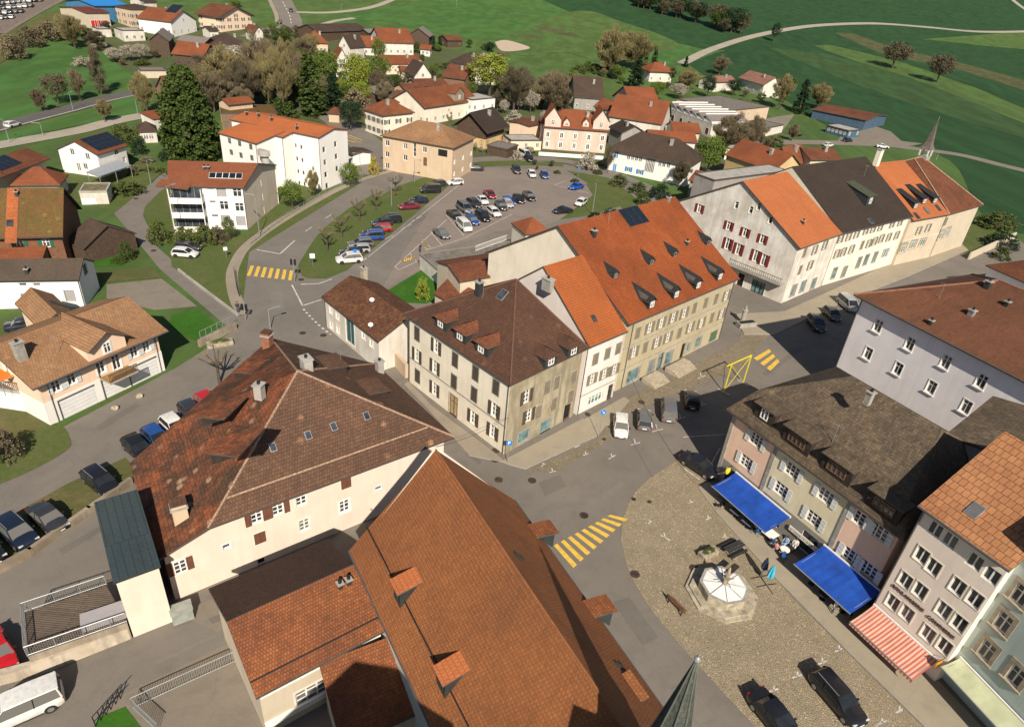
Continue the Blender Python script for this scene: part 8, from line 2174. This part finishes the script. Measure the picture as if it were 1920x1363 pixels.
def rel(p): return (p.x - o0.x, p.y - o0.y, p.z)
b = MB(); k1, k2 = rel(K1), rel(K2); b.box(k1[0], max(k2[0], k1[0] + 3), k1[1] - 6, k1[1], 0, K1.z, w_grey, t_dark); b.obj('tower_body', ch)
b = MB(); pf = [(-16, 0), (2.1, 0), (2.1, 21.5), (-3.9, 22.3), (-5.7, 20.5), (-9.3, 16.3), (-12, 13), (-16, 9)]  # unseen block, profile shaped to throw the left-hand shadow
y1_, y0_ = 6.0 - o0.y, -9.0 - o0.y
b.poly([(x - o0.x, y1_, z) for x, z in reversed(pf)], w_grey); b.poly([(x - o0.x, y0_, z) for x, z in pf], w_grey)
for i, (x, z) in enumerate(pf):
    x2, z2 = pf[(i + 1) % len(pf)]; b.poly([(x - o0.x, y0_, z), (x - o0.x, y1_, z), (x2 - o0.x, y1_, z2), (x2 - o0.x, y0_, z2)], t_dark if 1 < i < 7 else w_grey)
b.obj('shadow_block', ch)
# --- timber terrace bottom left
zT = 1.9
cs = [Gz(*q, zT) for q in ((52, 1230), (238, 1166), (200, 1096), (45, 1148))]
cc = sum(cs, Vector((0, 0, 0))) / 4
te = empty('terrace', (cc.x, cc.y, 0)); tag(te, 'weathered timber deck terrace on a stone wall with mesh railings at the lower left', 'terrace')
loc_ = [(p.x - cc.x, p.y - cc.y) for p in cs]
deck = tiles('deck_boards', (.15, .115, .085), (.12, .095, .075), (.085, .07, .06), row=.18, wid=6, patch=.5, speck=.4, rowdark=.8)
b = MB(); b.prism(loc_, -.3, zT - .06, w_stone); b.obj('wall', te)
b = MB(); b.prism([(x * .985, y * .985) for x, y in loc_], zT - .059, zT, deck); b.obj('deck', te)
for i in (0, 2, 3):
    a, c = Vector((*loc_[i], zT)), Vector((*loc_[(i + 1) % 4], zT)); b = MB(); b.tube(a + Vector((0, 0, 1)), c + Vector((0, 0, 1)), .04, .04, galv, 6); b.tube(a + Vector((0, 0, .12)), c + Vector((0, 0, .12)), .03, .03, galv, 6)
    n_ = max(2, int((c - a).length / .14))
    for k in range(n_ + 1):
        q = a.lerp(c, k / n_); b.tube(q, q + Vector((0, 0, 1)), .012 if k % 12 else .04, .012 if k % 12 else .04, galv, 4)
    b.obj('railing', te)
b = MB(); b.box(-1.5, 1.5, -.7, .7, 0, .5, plain('lilac_grey_lid', (.30, .28, .29), .5, var=.04)); q = Gz(197, 1158, zT)
o = place(b, 'storage_box', 'pale grey storage box on the timber terrace', 'box', (q.x, q.y, zT), face(cs[0], cs[1]))
def wall(px, h, th, m, label, cap=None, group=None, name='wall', z=0):
    pts = [G(*p) for p in px]; c = pts[0]; b = MB()
    for p, q in zip(pts, pts[1:]):
        d = (q - p); d.z = 0; L = d.length; d.normalize(); nn = Vector((-d.y, d.x, 0)) * th / 2; e = d * th * .3
        b.prism([tuple((v - c).xy) for v in (p - nn - e, q - nn + e, q + nn + e, p + nn - e)], -.3, h, m, cap)
    return place(b, name, label, 'wall', (c.x, c.y, c.z + z), 0, group)
wall([(70, 1262), (240, 1195)], 1.2, .5, plaster('stained_wall', (.50, .43, .34), .9, .8), 'pale stained retaining wall below the timber terrace')
wall([(-40, 1290), (62, 1262)], 1.0, .6, plaster('stained_wall', (.50, .43, .34), .9, .8), 'pale low wall continuing left of the terrace')
wall([(-40, 1096), (60, 1040), (170, 962), (246, 908)], .8, .4, w_stone, 'rubble stone wall along the grassy parking strip')
wall([(714, 655), (762, 708)], 2.0, .4, w_tan, 'tan garden wall between barn and corner house')
wall([(375, 650), (442, 618)], 1.0, .35, w_stone, 'stone wall at the corner of the bright green lawn')
wall([(445, 592), (350, 520), (335, 508)], .4, .25, concrete, 'low concrete kerb wall between lane and grass triangle')
wall([(1815, 487), (1900, 448)], 1.6, .3, w_beige, 'beige garden wall at the right end of the street')
wall([(1010, 292), (1130, 300)], 1.0, .25, white, 'white garden wall in front of the pink villa')
def railing(px, h, label, step=2.0, group='railings', bars=False, m=None):
    m = m or galv; pts = smooth([G(*p) for p in px], 6); c = pts[0]; b = MB(); acc = 0
    for p, q in zip(pts, pts[1:]):
        for hh in ((h, h * .5) if not bars else (h, .12)): b.tube(p - c + Vector((0, 0, hh)), q - c + Vector((0, 0, hh)), .035, .035, m, 5, cap=False)
        L = (q - p).length; n_ = max(1, round(L / step))
        for k in range(n_): r = p.lerp(q, k / n_) - c; b.tube(r, r + Vector((0, 0, h)), .04 if not bars else .02, .04 if not bars else .02, m, 5)
    return place(b, 'railing', label, 'railing', (c.x, c.y, c.z + .03), 0, group)
railing([(470, 461), (520, 421), (580, 383), (640, 351), (700, 328), (760, 313), (850, 299)], 1.0, 'long steel guard rail round the outside of the curving road')
railing([(440, 512), (444, 540), (450, 560)], 1.0, 'short dark railing at the pavement left of the yellow crosswalk', m=iron)
railing([(250, 1328), (345, 1284), (456, 1234)], 1.15, 'steel mesh railing along the yard beside the annex', step=.16, bars=True)
railing([(250, 1328), (300, 1375)], 1.15, 'steel mesh railing turning down to the bottom edge', step=.16, bars=True)
railing([(378, 646), (440, 615)], 1.9, 'railing on the stone wall by the bright green lawn')
railing([(890, 500), (948, 478)], 1.0, 'white railing on the grey flat roof', step=.3, bars=True, m=white).location.z += 2.8
railing([(180, 1362), (235, 1300)], 1.1, 'dark iron handrail at the bottom left lawn', m=iron)
b = MB(); b.box(-.75, .75, -.5, .5, .12, 1.2, plain('grey_green_plastic', (.25, .27, .24), .6)); b.box(-.8, .8, -.55, .55, 1.2, 1.32, plain('container_lid', (.30, .31, .27), .6))
for sx in (-.55, .55): b.tube((sx, -.4, .12), (sx, .4, .12), .1, .1, tyre_m, 8)
p = G(344, 1160); place(b, 'waste_container', 'grey-green wheeled waste container against the manor wall', 'container', (p.x, p.y, .04), face(G(330, 1170), G(362, 1158)))
# --- lamps, signals, signs
def lamp(px, ytop, label, arm=1.2, m=None, rz=0):
    p = G(*px); h = max(3, min(11, hgt(p, ytop))); o = empty('street_lamp', p, rz); tag(o, label, 'street lamp', 'street lamps')
    b = MB(); b.tube((0, 0, 0), (0, 0, h), .09, .05, m or galv, 8); b.tube((0, 0, h - .05), (arm, 0, h + .15), .04, .035, m or galv, 6); b.obj('pole', o)
    b = MB(); b.box(arm - .1, arm + .55, -.14, .14, h + .08, h + .2, galv); b.obj('lamp_head', o)
for px, yt, lab in (((487, 443), 365, 'street lamp in front of the balcony apartments on the road side'), ((331, 455), 350, 'tall pale pole at the left corner of the balcony apartments'), ((676, 330), 288, 'street lamp at the end of the tall white apartments'),
                    ((137, 207), 172, 'street lamp beside the dark upper left road, nearest the brown lone tree'), ((259, 217), 176, 'street lamp beside the track left of the evergreen'), ((18, 268), 224, 'street lamp at the left edge beside the dark road'), ((81, 255), 232, 'short lamp between dark road and track'),
                    ((734, 387), 342, 'black lamp post on the car park lawn'), ((1110, 404), 350, 'pale lamp post on the lawn right of the car park'), ((283, 345), 300, 'street lamp on the lawn below the solar house'), ((777, 342), 300, 'lamp post between road and car park lawn'), ((507, 617), 598, 'short pole in the junction beside the manor chimney'), ((1755, 300), 285, 'small lamp beside the far lane'), ((640, 22), 8, 'lamp post by the pale track at the top'), ((856, 12), -6, 'far lamp post on the top meadow')):
    lamp(px, yt, lab, rz=uni(0, 6))
def signal(px, ytop, label):
    p = G(*px); h = hgt(p, ytop); o = empty('traffic_light', (p.x, p.y, .05), 0); tag(o, label, 'traffic light', 'traffic lights')
    b = MB(); b.tube((0, 0, 0), (0, 0, h), .06, .05, galv, 8); b.obj('pole', o)
    for s in (-.28, .28): b = MB(); b.box(s - .14, s + .14, -.12, .12, h - 1.0, h - .1, black); b.obj('signal_head', o)
signal((553, 530), 486, 'grey traffic signal with two black heads beside the yellow crosswalk')
signal((461, 601), 570, 'traffic signal at the tip of the grass triangle')
def sign(px, ytop, label, shape='disc', col=None, r=.32, glyph=None, rz=0):
    p = G(*px); h = max(2.0, hgt(p, ytop)); o = empty('road_sign', (p.x, p.y, p.z + .04), rz); tag(o, label, 'road sign', 'road signs')
    b = MB(); b.tube((0, 0, 0), (0, 0, h), .035, .035, galv, 8); b.obj('post', o)
    b = MB(); n = 20; z = h - r
    pts = [(r * math.cos(6.283 * i / n), r * math.sin(6.283 * i / n)) for i in range(n)] if shape == 'disc' else [(-r, -r), (r, -r), (r, r), (-r, r)]
    b.poly([(x, -.06, z + y) for x, y in pts], col); b.poly([(x, -.04, z + y) for x, y in reversed(pts)], galv); k = len(pts)
    for i in range(k): x, y = pts[i]; x2, y2 = pts[(i + 1) % k]; b.poly([(x, -.04, z + y), (x2, -.04, z + y2), (x2, -.06, z + y2), (x, -.06, z + y)], white)
    if glyph == 'P':
        b.box(-.12, -.05, -.066, -.0605, z - .2, z + .2, white); b.box(-.05, .12, -.066, -.0605, z + .14, z + .2, white); b.box(-.05, .12, -.066, -.0605, z - .02, z + .04, white); b.box(.08, .14, -.066, -.0605, z + .04, z + .14, white)
    if glyph == 'arrow': b.tube((-.14, -.064, z + .14), (.10, -.064, z - .10), .028, .028, white, 4); b.box(.02, .16, -.067, -.0605, z - .16, z - .10, white); b.box(.10, .16, -.067, -.0605, z - .10, z + .02, white)
    b.obj('panel', o)
sblue = plain('sign_blue', (.02, .17, .50), .4, var=.03)
sign((951, 868), 826, 'square blue parking sign on a post at the corner of the cream corner house', 'sq', sblue, .32, 'P', .2)
sign((1122, 822), 768, 'round blue sign with white arrow on a post in front of the narrow white house', 'disc', sblue, .34, 'arrow', .1)
sign((666, 492), 468, 'small blue sign beside the white car at the car park entrance', 'sq', sblue, .28, None, .2)
sign((587, 500), 476, 'white advertising stele on the car park lawn', 'sq', white, .4, None, .3)
sign((425, 485), 465, 'small sign with pale panel on the grass triangle', 'sq', white, .3, None, .5)
sign((1084, 335), 315, 'small blue sign at the upper edge of the car park', 'sq', sblue, .3, None, .1)
# stones on the peach-house forecourt
for i, (px, lab) in enumerate((((216, 767), 'left one of two pale boulders on the forecourt of the peach house'), ((262, 745), 'right one of two pale boulders on the forecourt of the peach house'))):
    p = G(*px); bm = bmesh.new(); bmesh.ops.create_icosphere(bm, subdivisions=2, radius=.42); rg = random.Random(i)
    for v in bm.verts: v.co *= rg.uniform(.85, 1.1); v.co.z *= .7
    me = bpy.data.meshes.new('boulder'); bm.to_mesh(me); bm.free(); me.materials.append(limes); tag(add(me, 'boulder', None, (p.x, p.y, .2)), lab, 'boulder', 'forecourt boulders')
# orange awning and dishes
a, c, d_, e_ = [Gz(*q, 4.6) for q in ((0, 715), (42, 700), (30, 676), (-10, 690))]; cc = (a + c + d_ + e_) / 4
b = MB(); b.slab([[tuple(v - cc) for v in (a, c, d_, e_)]], .06, plain('orange_cloth', (.80, .16, .02), .7, var=.04), galv); o = empty('sun_awning', (cc.x, cc.y, 4.6)); tag(o, 'bright orange sun awning over the left terrace of the peach house', 'awning'); b.obj('cloth', o)
for v in (a, c):
    b = MB(); q = v - cc; b.tube((q.x * .95, q.y * .95, -1.9), (q.x * .95, q.y * .95, -.06), .04, .04, galv, 6); b.obj('post', o)
for i, (px, lab) in enumerate((((720, 535), 'upper of two white satellite dishes on the barn ridge'), ((718, 547), 'lower of two white satellite dishes on the barn ridge'))):
    p = BN.root.matrix_basis @ Vector((BN.px2roof(2, px[0], px[1] + 6))); b = MB(); n = 14
    rings = [[(r * math.cos(6.283 * k / n), -.25 + y, r * math.sin(6.283 * k / n) + .8) for k in range(n)] for y, r in ((.12, .02), (.08, .18), (0, .32))]
    loft(b, rings, white); b.tube((0, 0, 0), (0, -.1, .8), .03, .03, galv, 6); place(b, 'satellite_dish', lab, 'dish', p, .3, 'satellite dishes')

# overhead cables and roof aerials
def cable(p, q, sag, label):
    b = MB(); c = p; pts = [p.lerp(q, i / 12) + Vector((0, 0, -sag * 4 * (i / 12) * (1 - i / 12))) for i in range(13)]
    for u_, v_ in zip(pts, pts[1:]): b.tube(u_ - c, v_ - c, .018, .018, black, 4, cap=False)
    place(b, 'overhead_cable', label, 'cable', c, 0, 'overhead cables')
cable(Gz(818, 838, 7.5), Gz(948, 840, 1.9) + Vector((0, 0, 4.0)), .4, 'thin cable from the manor roof corner across to the cream corner house')
cable(Gz(1300, 905, 6.0), Gz(1180, 700, 7.0), .8, 'thin cable slung over the high street near the cafe corner')
for H, k, px, lab in ((E_, 0, (1140, 420), 0), (L_, 0, (1760, 560), 0), (M_, 0, (905, 560), 0), (CA, 1, (640, 690), 0), (PH, 0, (110, 660), 0), (H2, 0, (1620, 330), 0), (CF, 0, (1560, 830), 0)):
    q = H.px2roof(k, *px); b = MB(); b.tube((0, 0, -.2), (0, 0, 2.0), .025, .02, galv, 5); b.tube((-.5, 0, 1.9), (.5, 0, 1.9), .012, .012, galv, 4)
    for i in range(5): b.tube((-.4 + .2 * i, -.3, 1.9), (-.4 + .2 * i, .3, 1.9), .008, .008, galv, 4)
    b.obj('aerial', H.root, Matrix.Rotation(H.ak(k), 3, 'Z') @ q, H.ak(k) + .4)
for q, rz_, st, tp, lg, lab in (((1090, 842), 2.0, False, plain('olive_coat', (.10, .11, .06), .8), den, 'person in an olive coat on the pavement before the corner house'), ((1250, 735), 1.0, False, plain('red_coat', (.30, .04, .03), .8), drk, 'person in a red coat beside the steps of the long house'), ((1560, 1150), .5, False, plain('white_shirt', (.55, .53, .5), .8), den, 'person in white standing at the second blue awning'), ((447, 588), .3, False, plain('dark_jacket', (.03, .03, .035), .8), den, 'person in a dark jacket at the tip of the grass triangle')):
    if lab.startswith('person in white standing') or lab.startswith('person in a dark jacket'): person(q, rz_, st, tp, lg, lab, .14)
for h_ in HOUSES: h_.finish()
for a_, b_ in WINGS: a_.merge(b_)
for o_ in list(COL.objects):
    if o_.type == 'MESH' and not o_.data.vertices: print('EMPTY MESH', o_.name)
